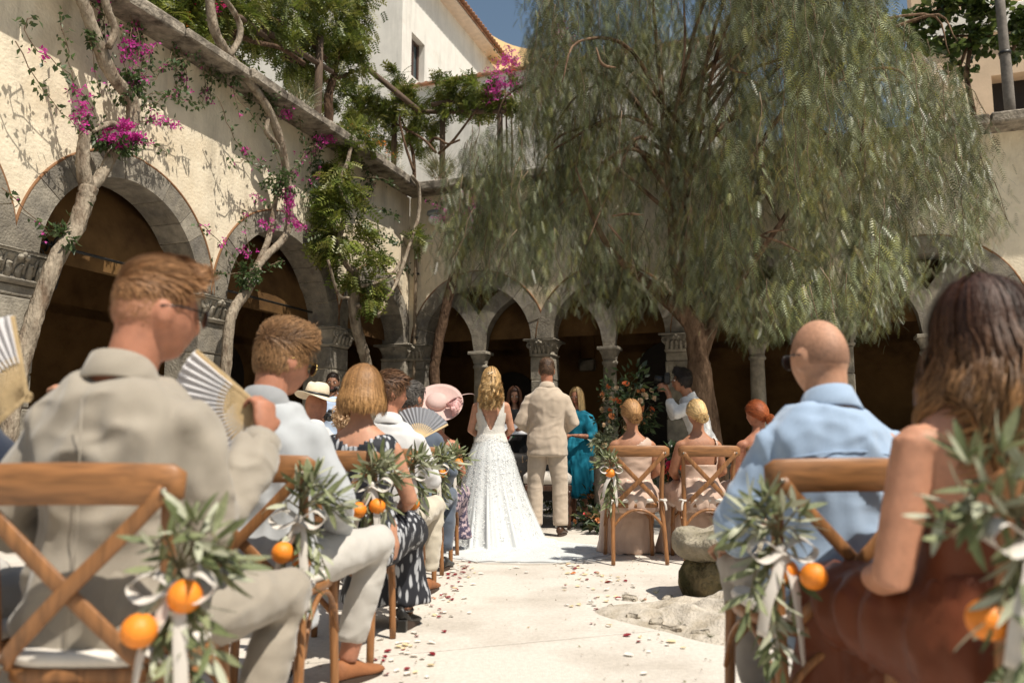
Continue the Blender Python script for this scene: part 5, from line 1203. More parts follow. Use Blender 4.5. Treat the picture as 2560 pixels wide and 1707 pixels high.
def falling(p, n, col, tip, L, open_=52, wave=.0, wf=9, flare=.1, curl=0.0, w=.006, layer=.02, k=15, back_push=0.0, gather=1.0, crown=(0, -.02), cap=True, lj=.2, mid=None, capL=None, over=None, locks=0, pw_=1.0):
    S, W = [], []; c0, c1 = [], []
    LK = [(rnd(open_, 360 - open_), rnd(.1, 1) ** .7 * layer, rnd(0, 6.28), rnd(1 - lj, 1 + lj * .4), rnd(.6, 1.3), rnd(.55, 1.35)) for _ in range(locks)]
    for i in range(n):
        az = rnd(open_, 360 - open_); ly = rnd(.2, 1) ** .7 * layer; p0 = rnd(3, 40); pe = rnd(85, 100); P = []
        ph = rnd(0, 6.28); LL = L * rnd(1 - lj, 1 + lj * .4); wv = wave * rnd(.5, 1.3); lg = 1
        if locks:
            q_ = random.choice(LK); az = min(360 - open_, max(open_, q_[0] + random.gauss(0, 3.2))); ly = q_[1] + rnd(-.003, .003); ph = q_[2] + rnd(-.35, .35); LL = L * q_[3] * rnd(.93, 1.05); wv = wave * q_[4]; lg = q_[5]
        for j in range(5): P.append(hsurf(az, p0 + (pe - p0) * j / 4, .004 + ly))
        o = A([P[-1][0], P[-1][1], 0]); o /= np.linalg.norm(o) + 1e-9; sdv = A([-o[1], o[0], 0]); q = P[-1].copy()
        m = k - 5
        for j in range(1, m + 1):
            t = j / m; out = flare * (t - .5 * t * t) - curl * max(0, t - .55) ** 1.5
            a = wf * t + ph; pp = q + o * (out * LL + wv * math.sin(a) * t ** .5) + sdv * wv * 1.2 * math.cos(a * .9 + 1) * t ** .5 + A([0, 0, -LL * t])
            pp[0] *= 1 - (1 - gather) * t
            if back_push and pp[1] < .03: pp[1] -= back_push * min(1, t * 1.6)
            P.append(pp)
        if over: P = [over(A(v)) for v in P]
        S.append([tuple(p.hm @ Vector(v)) for v in P]); W.append(w * rnd(.6, 1.3)); g = rnd(.7, 1.25) * lg; c0.append(A(col) * g); c1.append(A(tip) * g * rnd(.8, 1.15))
    caps = None
    if cap:
        cl = capL if capL is not None else L * .8; rings = []
        for t in np.linspace(0, 1, 6):
            f = (.86 + flare * .5 * t) * (1 - (1 - gather) * t); rings.append((0, -.028 - back_push * min(1, t * 1.6) - flare * t * L * .35, .01 - cl * t, .078 * f, .062 * (1 - .4 * t)))
        caps = [capshell(p, lambda f, q: 1.0 if f > open_ else sw(50 + max(0, f - 20) * .3, q), .004 + layer * .35), xf(loft(rings[::-1], 18), p.hm)]
    return hair_obj(p, S, W, c0, c1, caps, A(col) * .7, pw_=pw_)
def bun(p, n, col, tip, at=(0, -.108, -.052), r=.05, w=.004, loose=6):
    bd = A(at); bdn = bd / np.linalg.norm(bd); S, W = [], []
    ba, bp = 180, math.degrees(math.acos(np.clip(at[2] / .12, -1, 1)))
    for i in range(n):
        az = rnd(28, 332); f = abs(((az + 180) % 360) - 180); lim = 62 if f < 40 else 66 + (f - 40) * .55; pol = rnd(lim * .15, lim) if random.random() < .5 else rnd(lim - 14, lim + 6)
        a = hsurf(az, min(pol, 128), .002); v0 = a / np.linalg.norm(a); P = []
        ly = rnd(.006, .015)
        for t in np.linspace(0, 1, 9):
            v = v0 * (1 - t) + bdn * t + A([0, 0, .12 * math.sin(math.pi * t) * (1 if pol < 80 else .2)]); v /= np.linalg.norm(v); rr = 1 / math.sqrt((v[0] / (.078 + ly)) ** 2 + (v[1] / (.104 + ly)) ** 2 + (v[2] / (.12 + ly)) ** 2)
            P.append(v * rr + A([0, -.01 * t * t, 0]))
        S.append([tuple(p.hm @ Vector(v)) for v in P]); W.append(w * rnd(.7, 1.3))
    c = bd + bdn * .018; e1 = A([1, 0, 0]); e2 = np.cross(bdn, e1)
    for i in range(n // 3):
        R0 = r * rnd(.35, .95); tl = rnd(-.5, .5); ph = rnd(0, 6.28); tw = rnd(-.3, .3); ph2 = rnd(0, 6.28); P = []
        for t in np.linspace(0, rnd(3, 5), 9):
            P.append(c + (e1 * math.cos(t + ph) + e2 * math.sin(t + ph) * .9) * R0 * (1 + .1 * math.sin(3 * t)) + bdn * (math.sqrt(max(0, r * r - R0 * R0)) * .9 + .006 * math.sin(2 * t + ph2)))
        S.append([tuple(p.hm @ Vector(v)) for v in P]); W.append(w * 1.3 * rnd(.7, 1.3))
    for i in range(loose):
        sd = random.choice((-1, 1)); a = hsurf(75 * sd % 360, 92, .004); S.append([tuple(p.hm @ Vector(a + A([sd * .012 * math.sin(4 * t), -.02 * t + .01 * math.sin(6 * t), -.11 * t]))) for t in np.linspace(0, 1, 9)]); W.append(w * .6)
    k = len(S)
    return hair_obj(p, S, W, colvar(k, col), colvar(k, tip), [capshell(p, lambda f, q: sw((62 if f < 40 else 66 + (f - 40) * .5), q), .005), xf(ell(c, r * .84, 14, 10), p.hm)], A(col) * .85)
# ---------------------------------------------------------------- clothes
def jacket(p, m, arms, vox=.011, infl=.022, low=-.14, seed=1, amp=1.0, name='jacket', cuff=(.058, .056, .054, .05, .044), wrist=.93, collar=True, cm=None, pad=True, folds=None):
    sh = [p.torso(infl, -.09, .56 if not p.fem else .52)]; R0 = p.R[0]
    if low < -.1: sh.append(loft([(*p.at(0, 0, low), (R0[1] + infl + .012) * p.k, (R0[2] + infl + .01) * p.k), (*p.at(0, 0, -.05), (R0[1] + infl + .008) * p.k, (R0[2] + infl) * p.k), (*p.at(0, 0, .05), .17 * p.k, .12 * p.k)], 24, 2.4))
    for sd, (el, wr) in arms.items():
        w = A(el) + (A(wr) - A(el)) * wrist; sh.append(p.arm(sd, el, w, cuff)); sh.append(ell(p.at(sd * (p.shx + (.004 if pad else -.012)), 0, p.shh - .006), (.056 * p.k, .066 * p.k, .056 * p.k), 12, 9))
    fl = folds or [fold(.008 * amp, (4.2, 5, 3.0, 4.5), seed, True, None, 1.2), fold(.007 * amp, (9, 9, 4, -5), seed + 5, True, None, 1.0), fold(.003 * amp, (24, 24, 12), seed + 9, False)]
    o = fuse(name, sh, m, p.root, vox * 1.15, 4, None, fl)
    if collar:
        P = []; S_ = []
        for a in np.linspace(-2.35, 2.35, 25):
            f = abs(a) / 2.35; c = p.at(math.sin(a) * (.078 + .01 * f), -math.cos(a) * .08 - .003, (.588 if not p.fem else .55) - .085 * f ** 2.2); P.append(c); S_.append((math.sin(a) * -.45, math.cos(a) * .45, 1))
        mk('collar', strip(P, .07 * p.k, .010, S_), cm or m, o)
    return o
def cuffband(o_parent, el, wr, f, r, m, name='cuff', ln=.05):
    el, wr = A(el), A(wr); a = el + (wr - el) * f; d = (wr - el) / np.linalg.norm(wr - el); return mk(name, tube([a, a + d * ln * .5, a + d * ln], [r, r * 1.02, r], 14), m, o_parent)
def trousers(p, m, legs, vox=.0145, r=(.1, .09, .068, .064, .058), seed=3, amp=1.0, hip=(.185, .145), belt=None):
    sh = [loft([(*p.at(0, 0, -.12), hip[0] * .93 * p.k, hip[1] * p.k), (*p.at(0, 0, -.04), hip[0] * p.k, hip[1] * p.k), (*p.at(0, 0, .05), hip[0] * .97 * p.k, .133 * p.k), (*p.at(0, 0, .13), .166 * p.k, .122 * p.k)], 22, 2.3)]
    for sd, (kn, an) in legs.items():
        h = A((sd * .088 * p.k, .02 if p.sit else 0, p.pz - .02)); kn, an = A(kn), A(an); e = kn + (an - kn) * .9
        sh.append(tube([h, h * .5 + kn * .5, kn, kn * .6 + e * .4, e], [q * p.k for q in r], 14)); sh.append(ell(kn, r[2] * 1.02 * p.k, 12, 9))
    return fuse('trousers', sh, m, p.root, vox, 5, None, [fold(.004 * amp, (6, 6, 12), seed, True, None, .8), fold(.003 * amp, (18, 18, 22), seed + 4)])
# ================================================================== THE GUESTS
def glasses(p, m=None, rim=None, rr=.027):
    g = mk('sunglasses', xf(join(*[tube([(sd * .062, .092, .012), (sd * .082, .02, .012), (sd * .0865, -.028, .004)], .0024, 6) for sd in (-1, 1)] + [tube([(-.01, .112, .008), (.01, .112, .008)], .002, 6)]), p.hm), rim or SHADE, p.root)
    for sd in (-1, 1):
        M = p.hm @ Matrix.Translation((sd * .035, .108, .001)) @ Matrix.Rotation(R(-sd * 10), 4, 'Z')
        mk('lens', xf(ell((0, 0, 0), (rr, .004, rr * .92), 16, 9), M), SHADE, g)
        if rim: mk('rim', xf(tube([(rr * math.cos(a), 0, rr * .92 * math.sin(a)) for a in np.linspace(0, 6.2832, 21)], .0018, 5), M), rim, g)
    return g
BAMB = mat('bamboo rib', (.62, .45, .24), .5, .15, 20); PAPER = mat('white fan paper', (.74, .73, .74), .8, .04, 10, .1, 200, trans=.25); PAPERG = mat('grey fan paper', (.36, .37, .40), .8, .05, 10, .1, 200, trans=.25)
def fan(label, pivot, a0, a1, rad, ex, ez, pm=None, n=20):
    """open folding fan; angles (deg) in the plane ex, ez"""
    f = empty('hand_fan', tuple(pivot), 0, label, 'fan', 'folding fans held by guests'); ex, ez = A(ex), A(ez); ny = np.cross(ex, ez)
    def pt(r, a, o=0): return ex * r * math.cos(R(a)) + ez * r * math.sin(R(a)) + ny * o
    V = []; F = []; m_ = 2 * n
    for i in range(m_ + 1):
        a = a0 + (a1 - a0) * i / m_; o = .006 if i % 2 else -.006
        for r in (.42 * rad, .72 * rad, rad): V.append(pt(r, a, o * (.5 + .5 * r / rad)))
    for i in range(m_):
        for j in (0, 1): F.append((i * 3 + j, (i + 1) * 3 + j, (i + 1) * 3 + j + 1, i * 3 + j + 1))
    mk('paper_leaf', (V, F), pm or PAPER, f, False)
    for i in range(n + 1):
        a = a0 + (a1 - a0) * i / n; ed = i in (0, n)
        mk('guard' if ed else 'rib', strip([pt(-.015, a, .0), pt(rad * .5, a, .0), pt(rad * (.99 if ed else .5), a, 0)], (.011 if ed else .006), .003 if ed else .0012, pt(1, a + 90)), BAMB, f, False)
    return f
def seated(label, x, d, rz=RZL, **k): return Person(label, x, d + .22, rz, **k)
LINEN = cloth('beige linen suit', (.30, .262, .21), wr_=.9); PALEG = cloth('pale grey jacket wool', (.42, .435, .445)); OFFW = cloth('off white trousers', (.46, .435, .395)); GRC = cloth('grey jacket collar', (.27, .275, .28))
# ---- man in the beige jacket
p = seated('man in a beige linen jacket and dark sunglasses fanning himself', -.955, 1.74, skin=SKIN_R, yaw=-40, pitch=-5, headoff=(.055, .02, -.015), k=1.02, seat=.525, slim=.95)
aR = ((.222, .04, .735), (.258, .25, .935)); aL = ((-.285, .02, .74), (-.17, .3, .6))
p.body([p.arm(1, *aR), p.arm(-1, *aL)], hand((.263, .262, .962), (-.15, .25, .9), (-.9, .45, -.1), 1, 1.05, 1.05, thumb=.9) + hand((-.165, .31, .595), (.5, .8, -.2), (0, 0, -1), -1, .5), vox=.0065)
jk = jacket(p, LINEN, {1: aR, -1: aL}, .010, .016, -.2, 3, 1.7, cuff=(.058, .058, .058, .055, .05))
cuffband(jk, *aR, .86, .0545, LINEN); mk('back_seam', tube([p.at(0, -.16, .5), p.at(.002, -.15, .2), p.at(0, -.17, -.15)], .0015, 4), LINEN, jk)
trousers(p, LINEN, {1: ((.27, .47, .50), (.2, .36, .1)), -1: ((-.16, .5, .53), (-.16, .5, .1))}, seed=8); shoe(p, 'shoe', (.2, .36, 0), -12, SHOE); shoe(p, 'shoe', (-.16, .5, 0), 8, SHOE)
crop(p, 5200, (.17, .075, .03), (.40, .21, .095), .05, .008, 52, .9, .5, .0019, True, .35, 112, .25, fade=(.36, .17, .10))
glasses(p)
fan('open white folding fan with bamboo ribs raised by the man in beige', (-.70, 2.235, 1.03), 138, 250, .235, (.985, .17, 0), (0, -.1, .995))
# ---- young man in pale grey
p = seated('young man in a pale grey jacket with swept brown hair and round sunglasses', -.875, 2.63, skin=SKIN_R, yaw=-38, pitch=-12, headoff=(.04, .03, -.025), k=1.0, seat=.51)
aR = ((.262, .02, .735), (.2, .28, .60)); aL = ((-.27, .02, .74), (-.14, .3, .6))
p.body([p.arm(1, *aR), p.arm(-1, *aL)], hand((.2, .29, .595), (-.4, .85, -.2), (0, 0, -1), 1, .5) + hand((-.14, .31, .595), (.5, .8, -.2), (0, 0, -1), -1, .5), [p.leg(1, (.315, .43, .53), (.21, .4, .09)), p.leg(-1, (-.12, .48, .54), (-.07, .4, .09))], vox=.007)
jk = jacket(p, PALEG, {1: aR, -1: aL}, .010, .022, -.2, 13, .9, cm=GRC)
trousers(p, OFFW, {1: ((.315, .43, .535), (.21, .4, .12)), -1: ((-.12, .48, .54), (-.07, .4, .12))}, seed=18); shoe(p, 'loafer', (.21, .4, 0), -28, SHOE, bare=.002); shoe(p, 'loafer', (-.07, .4, 0), 4, SHOE, bare=.002)
crop(p, 5200, (.13, .065, .028), (.36, .2, .09), .075, .02, 56, .7, .5, .002, True, .4, 114, part=-.5); glasses(p, rim=GOLD)
# ---- woman in the patterned dress
def pattern_mat():
    m, nt, b = new_mat('black and white leaf print'); L = nt.links.new; tc = N(nt, 'ShaderNodeTexCoord'); mp = N(nt, 'ShaderNodeMapping'); mp.inputs['Scale'].default_value = (44, 44, 11); L(tc.outputs['Object'], mp.inputs[0])
    v = N(nt, 'ShaderNodeTexVoronoi'); v.inputs['Scale'].default_value = 1.0; v.inputs['Randomness'].default_value = 1.0; L(mp.outputs[0], v.inputs[0])
    r = N(nt, 'ShaderNodeValToRGB'); e = r.color_ramp.elements; e[0].position = .30; e[0].color = (.42, .43, .45, 1); e[1].position = .42; e[1].color = (.013, .014, .02, 1); L(v.outputs['Distance'], r.inputs[0]); L(r.outputs[0], b.inputs['Base Color']); b.inputs['Roughness'].default_value = .75; return m
PRINT = pattern_mat(); 
def folds_dress(seed, a=1.0): return [fold(.010 * a, (13, 13, 1.4), seed, True, None, .5), fold(.004 * a, (26, 26, 5), seed + 3)]
def dress_sit(p, m, keep, seed, hem=.06, wide=.2, knees=(.12, .46), vox=.015, infl=.012, a=1.0, yfloor=.5, spread=1.0, low=-.09):
    """seated dress: fitted top cut at the neckline, skirt over the lap falling to the hem"""
    top = fuse('dress', [p.torso(infl, low, .50), *[ell(p.at(s_ * (p.shx - .03), 0, p.shh - .01), (.05 * p.k, .06 * p.k, .05 * p.k), 10, 8) for s_ in (-1, 1)]], m, p.root, .0105, 4, keep, [fold(.003, (9, 9, 20), seed)], .0025)
    z = p.pz; sh = [loft([(0, -.01, z - .1, .185, .15), (0, -.01, z, .195, .155), (0, -.005, z + .08, .16, .125), (0, 0, z + .14, .13 * p.k + infl, .1 * p.k + infl)], 22, 2.3)]
    for s_ in (-1, 1): sh.append(tube([(s_ * .085, 0, z - .01), (s_ * knees[0], knees[1] * .6, z + .01), (s_ * knees[0], knees[1], z - .01)], [.12, .105, .095], 14)); sh.append(ell((s_ * knees[0], knees[1], z - .02), .1, 12, 9))
    sh.append(loft([(0, yfloor, hem, wide * 1.15 * spread, .13), (0, yfloor - .01, .25, wide, .11), (0, knees[1] - .02, z - .03, knees[0] + .07, .1)], 22, 2.4))
    sk = fuse('skirt', sh, m, p.root, vox, 5, None, folds_dress(seed, a)); return top, sk
p = seated('woman with a blonde brown bob in a black and white patterned sleeveless dress', -.70, 3.51, rz=R(-6), fem=True, k=.97, skin=SKIN, yaw=-8, pitch=-6, seat=.49, slim=1.14)
aR = ((.225, .04, .665), (.12, .31, .60)); aL = ((-.225, .03, .68), (-.1, .3, .6))
AF = (.05, .046, .041, .038, .026)
p.body([p.arm(1, *aR, AF), p.arm(-1, *aL, AF)], hand((.12, .32, .595), (-.6, .7, -.2), (0, 0, -1), 1, .5) + hand((-.1, .31, .595), (.5, .8, -.2), (0, 0, -1), -1, .5), [p.leg(1, (.1, .46, .5), (.12, .42, .09)), p.leg(-1, (-.1, .46, .5), (-.1, .42, .09))], vox=.0075, ears=False)
dress_sit(p, PRINT, lambda V: (V[:, 2] < p.pz + .42 + np.abs(V[:, 0]) * .5) & (V[:, 2] < p.pz + .475) & (np.abs(V[:, 0]) < .172), 21, .12, .2)
for s_ in (1, -1):
    sd = shoe(p, 'sandal', (s_ * .12, .42, 0), -s_ * 8, SHOEB, .24, .055, .03); mk('heel', box((s_ * .12, .375, .03), (.045, .045, .058), .004), SHOEB, sd, False); mk('strap', tube([(s_ * .12 + .042 * math.cos(a), .42 + .045 * math.sin(a), .095) for a in np.linspace(0, 6.28, 13)], .006, 5), SHOEB, sd)
falling(p, 1200, (.22, .11, .042), (.42, .23, .09), .105, 50, .002, 6, .42, .55, .0065, .026, 13, capL=.085)
# ---- guest with the grey fan
WSHIRT = cloth('white cotton shirt', (.58, .57, .56)); CREAM = cloth('cream trousers', (.5, .45, .36))
p = seated('guest with short brown hair in a white shirt and cream trousers', -.705, 4.39, skin=SKIN_R, yaw=-55, pitch=-6, k=.96)
aR = ((.25, .06, .70), (.17, .3, .80)); aL = ((-.25, .02, .72), (-.1, .3, .62))
p.body([p.arm(1, *aR), p.arm(-1, *aL)], hand((.165, .31, .815), (-.2, .3, .9), (-.8, .5, 0), 1, 1.0) + hand((-.1, .31, .615), (.5, .8, -.2), (0, 0, -1), -1, .5), vox=.0085)
jacket(p, WSHIRT, {1: aR, -1: aL}, .012, .014, -.1, 33, .8, 'shirt', (.056, .05, .05, .045, .038))
trousers(p, CREAM, {1: ((.2, .46, .53), (.16, .46, .1)), -1: ((-.12, .48, .53), (-.1, .48, .1))}, seed=28, amp=1.4); shoe(p, 'shoe', (.16, .46, 0), -6, SHOE); shoe(p, 'shoe', (-.1, .48, 0), 4, SHOE)
crop(p, 1300, (.085, .04, .02), (.13, .065, .03), .04, .022, 60, .4, .4, .006, True, 0, 122)
fan('grey pleated folding fan held before the blue grey suit', (-.545, 4.745, .94), 28, 150, .2, (.98, .17, 0), (-.1, .25, .96), PAPERG, 16)
# ---- man in the blue grey suit
BLUES = cloth('blue grey suit wool', (.085, .105, .14)); PBLUE = cloth('pale blue shirt', (.42, .52, .68))
p = seated('man with cropped dark grey hair in a blue grey suit', -.69, 5.27, skin=SKIN_R, yaw=-28, pitch=-4, k=.97)
aR = ((.27, .02, .72), (.18, .3, .6)); aL = ((-.27, .02, .72), (-.14, .3, .6))
p.body([p.arm(1, *aR), p.arm(-1, *aL)], hand((.18, .31, .595), (-.4, .85, -.2), (0, 0, -1), 1, .5) + hand((-.14, .31, .595), (.5, .8, -.2), (0, 0, -1), -1, .5), vox=.0085)
jacket(p, BLUES, {1: aR, -1: aL}, .013, .022, -.18, 43, .8); mk('shirt_collar', tube([p.at(.068 * math.sin(a), -.066 * math.cos(a), .595) for a in np.linspace(-2, 2, 15)], .008, 6), PBLUE, p.root)
trousers(p, BLUES, {1: ((.2, .46, .53), (.17, .46, .1)), -1: ((-.12, .48, .53), (-.1, .48, .1))}, vox=.015, seed=48); shoe(p, 'shoe', (.17, .46, 0), -6, SHOEB); shoe(p, 'shoe', (-.1, .48, 0), 4, SHOEB)
crop(p, 1300, (.05, .042, .036), (.12, .105, .09), .028, .016, 60, .5, .4, .006, True, 0, 122)
# ---- woman in the pink hat
PINKP = mat('mauve floral print', (.5, .38, .40), .8, .1, 9, .2, 200, col2=(.06, .05, .09), m2=(.44, .52), s2=24); PSIN = mat('blush sinamay straw', (.72, .52, .47), .75, .08, 30, .5, 350, .001, trans=.3)
p = seated('woman in a mauve floral dress under a wide blush pink hat', -.60, 6.15, fem=True, k=.95, skin=SKIN_R, yaw=-15, seat=.49)
aR = ((.2, .04, .68), (.1, .3, .6)); aL = ((-.2, .03, .68), (-.1, .3, .6))
p.body([p.arm(1, *aR, AF), p.arm(-1, *aL, AF)], hand((.1, .31, .595), (-.6, .7, -.2), (0, 0, -1), 1, .5) + hand((-.1, .31, .595), (.5, .8, -.2), (0, 0, -1), -1, .5), vox=.0085)
dress_sit(p, PINKP, lambda V: (V[:, 2] < p.pz + .38) | (np.abs(V[:, 0]) > .2), 51, .12, .2, vox=.014)
crop(p, 500, (.2, .11, .05), None, .03, .03, 60, 0, .1, .008)
hx = p.hm.translation; pw = p.root.matrix_world if False else Matrix.Translation(p.root.location) @ Matrix.Rotation(p.root.rotation_euler[2], 4, 'Z')
hw = pw @ hx
hat = empty('wide_brim_hat', tuple(hw + Vector((.025, -.085, .065))), 0, 'wide blush pink saucer hat with ribbon bow and feather', 'hat'); hat.rotation_euler = (R(52), R(14), R(-6))
def brim(r0, r1, wv, nu=40, nv=7, up=.03):
    return grid(lambda u, v: ((r0 + (r1 - r0) * v) * math.cos(u * 2 * math.pi), (r0 + (r1 - r0) * v) * math.sin(u * 2 * math.pi), up * v * v + wv * v * math.sin(u * 4 * math.pi)), nu, nv, True)
b = mk('brim', brim(.05, .185, .008), PSIN, hat); b.modifiers.new('s', 'SOLIDIFY').thickness = .003; mk('edge', tube([(.185 * math.cos(a), .185 * math.sin(a), .03 + .008 * math.sin(2 * a)) for a in np.linspace(0, 6.2832, 41)], .004, 6), PSIN, b)
mk('crown', loft([(-.02, .01, .0, .09, .085), (-.02, .01, .03, .085, .08), (-.02, .01, .05, .065, .06), (-.02, .01, .058, .03, .03)], 24), PSIN, hat)
bs_ = []
for a_ in np.linspace(-.9, .9, 6): bs_.append(strip(spline([(.07, -.02, .04), (.11 + .03 * math.cos(a_), -.02 + .06 * math.sin(a_), .09), (.13 + .05 * math.cos(a_), -.03 + .11 * math.sin(a_), .055)], 5), .035, .002, (math.sin(a_), math.cos(a_), .2)))
mk('bow', join(*bs_), mat('pink organza', (.7, .42, .4), .5, .1, trans=.3), hat)
mk('feather', strip(spline([(.08, 0, .05), (.16, .06, .1), (.23, .1, .1), (.26, .11, .08)], 5), [.006, .01, .014, .02, .024, .024, .024, .022, .02, .018, .016, .014, .012, .008, .004, .002][:16], .0015, (.3, -.6, .6)), PSIN, hat)
# ---- guests further in: curls, straw hat, navy at the frame edge
p = seated('older guest with pale blonde curls in blue', -1.15, 5.27, fem=True, k=.9, skin=SKIN_R, seat=.46)
aR = ((.2, .04, .66), (.1, .3, .58)); aL = ((-.2, .03, .66), (-.1, .3, .58))
p.body([p.arm(1, *aR, AF), p.arm(-1, *aL, AF)], [], vox=.01); NAVYP = mat('navy floral blouse', (.03, .05, .12), .8, .2, 9, .2, 200, col2=(.1, .2, .35), s2=30)
jacket(p, NAVYP, {1: aR, -1: aL}, .014, .015, -.1, 63, .6, 'blouse', collar=False); dress_sit(p, NAVYP, lambda V: V[:, 2] < p.pz + .1, 61, .25, .19, vox=.018)
S, W = [], []
for i in range(420):
    az, pol = rnd(0, 360), rnd(0, 118); f_ = abs(((az + 180) % 360) - 180)
    if f_ < 55 and pol > 60: continue
    c = hsurf(az, pol, rnd(.0, .03)); rr = rnd(.008, .016); ph = rnd(0, 6); u_ = np.random.normal(size=3); u_ /= np.linalg.norm(u_); v_ = np.cross(u_, np.random.normal(size=3)); v_ /= np.linalg.norm(v_)
    S.append([tuple(p.hm @ Vector(c + rr * (u_ * math.cos(t) + v_ * math.sin(t)))) for t in np.linspace(ph, ph + 5, 9)]); W.append(rnd(.004, .008))
hair_obj(p, S, W, colvar(len(S), (.6, .38, .2)), colvar(len(S), (.72, .52, .34)), [capshell(p, lambda f, q: 1.0 if f > 60 else sw(60, q), .012)], (.34, .2, .1))
p = seated('guest in white under a pale straw hat', -1.56, 6.15, k=.96, skin=SKIN_R, yaw=-35)
aR = ((.26, .04, .72), (.15, .3, .6)); aL = ((-.26, .03, .72), (-.1, .3, .6)); p.body([p.arm(1, *aR), p.arm(-1, *aL)], [], vox=.01)
jacket(p, WSHIRT, {1: aR, -1: aL}, .014, .015, -.1, 73, .6, 'shirt'); trousers(p, CREAM, {1: ((.15, .46, .53), (.14, .46, .1)), -1: ((-.12, .48, .53), (-.1, .48, .1))}, vox=.018)
STRAW = mat('pale woven straw', (.70, .60, .45), .8, .1, 40, .5, 420, .001); hw = Matrix.Translation(p.root.location) @ p.hm.translation
hat = empty('straw_hat', tuple(hw + Vector((0, 0, .075))), R(-35), 'pale straw fedora with a black band', 'hat'); hat.rotation_euler = (R(-8), R(5), R(-35))
b = mk('brim', grid(lambda u, v: ((.088 + .072 * v) * math.cos(u * 6.2832), (.105 + .075 * v) * math.sin(u * 6.2832), -.012 * v + .02 * v * math.cos(u * 4 * math.pi) * -1), 36, 5, True), STRAW, hat); b.modifiers.new('s', 'SOLIDIFY').thickness = .004
cr_ = loft([(0, 0, -.005, .088, .106), (0, 0, .05, .086, .1), (0, 0, .095, .076, .088), (0, 0, .112, .06, .072), (0, 0, .104, .03, .045)], 28); Vc = cr_[0]; Vc[:, 2] -= np.exp(-(Vc[:, 0] / .03) ** 2) * np.clip((Vc[:, 2] - .06) / .05, 0, 1) * .022
mk('crown', (Vc, cr_[1]), STRAW, hat); mk('band', loft([(0, 0, .001, .0895, .1075), (0, 0, .024, .0885, .1055)], 28), SHOEB, hat)
p = seated('guest in navy at the frame edge raising a white fan', -1.50, 1.78, k=1.0, skin=SKIN, yaw=-10)
aR = ((.28, .1, .76), (.2, .3, .98)); aL = ((-.27, .02, .74), (-.14, .3, .6)); NAVY = cloth('navy jacket', (.02, .028, .05))
p.body([p.arm(1, *aR), p.arm(-1, *aL)], hand((.2, .31, 1.0), (-.1, .2, .95), (-.9, .3, 0), 1, 1.0), vox=.009); jacket(p, NAVY, {1: aR, -1: aL}, .013, .022, -.18, 83, .8); trousers(p, OFFW, {1: ((.16, .48, .53), (.16, .46, .1)), -1: ((-.12, .48, .53), (-.1, .48, .1))}, vox=.016)
shoe(p, 'shoe', (.16, .46, 0), -4, SHOEB); shoe(p, 'shoe', (-.1, .48, 0), 4, SHOEB); crop(p, 900, (.1, .05, .025), None, .04, .02)
fan('white folding fan at the frame edge beside the grey stone pier', (-1.29, 2.13, 1.055), 100, 225, .22, (.985, .17, 0), (0, -.1, .995))
# ---- bald man in the blue shirt
SHIRT = cloth('pale blue oxford shirt', (.31, .41, .55), .8, .3, wr_=.6); DENIM = cloth('stone chinos', (.34, .31, .27))
p = Person('bald man in a pale blue shirt with sunglasses', .94, 2.17 + .22, R(4), k=.975, skin=SK('blotched fair skin', (.47, .25, .155), col2=(.36, .2, .13), m2=(.5, .62), s2=7), yaw=12, pitch=-3, headoff=(-.005, .01, -.03), seat=.50, slim=1.06)  # skin tone of its own with random darker blotches
aL = ((-.275, .06, .70), (-.16, .33, .60)); aR = ((.27, .03, .72), (.16, .3, .6))
p.body([p.arm(1, *aR), p.arm(-1, *aL)], hand((-.2, .345, .595), (.3, .85, -.25), (0, 0, -1), -1, .5) + hand((.16, .31, .595), (-.4, .85, -.2), (0, 0, -1), 1, .5), vox=.0065)
jk = jacket(p, SHIRT, {1: aR, -1: aL}, .010, .02, -.13, 93, 1.3, 'shirt', (.064, .062, .062, .058, .05), .72, pad=False)
cuffband(jk, *aL, .62, .06, SHIRT, 'cuff', .06); cuffband(jk, *aR, .62, .055, SHIRT, 'cuff', .05)
mk('yoke_seam', tube([p.at(x, -.147 + .55 * x * x * 2, .40 + .02 * math.cos(x * 9)) for x in np.linspace(-.17, .17, 13)], .0022, 5), SHIRT, jk)
trousers(p, DENIM, {1: ((.17, .48, .53), (.2, .42, .1)), -1: ((-.13, .46, .51), (-.1, .36, .1))}, seed=98); mk('belt', loft([(*p.at(0, 0, .04), .188, .146), (*p.at(0, 0, .075), .182, .142)], 26, 2.3), SHOEB, p.root)
shoe(p, 'shoe', (.2, .42, 0), -6, SHOEB); shoe(p, 'shoe', (-.12, .36, 0), 6, SHOEB); glasses(p)
STC = A((.455, .242, .15))
fuse('stubble', [capshell(p, lambda f, q: sw(hairline(f, 60, 112), q, 16), .0012)], mat('scalp stubble', (1, 1, 1), .6, .3, 90, .6, 420, .001, attr=True), p.root, .008, 2, colfn=lambda V: STC * np.clip(1 - .42 * np.exp(-((V[:, 2] - p.hm.translation.z - .002) / .042) ** 2), 0, 1)[:, None])
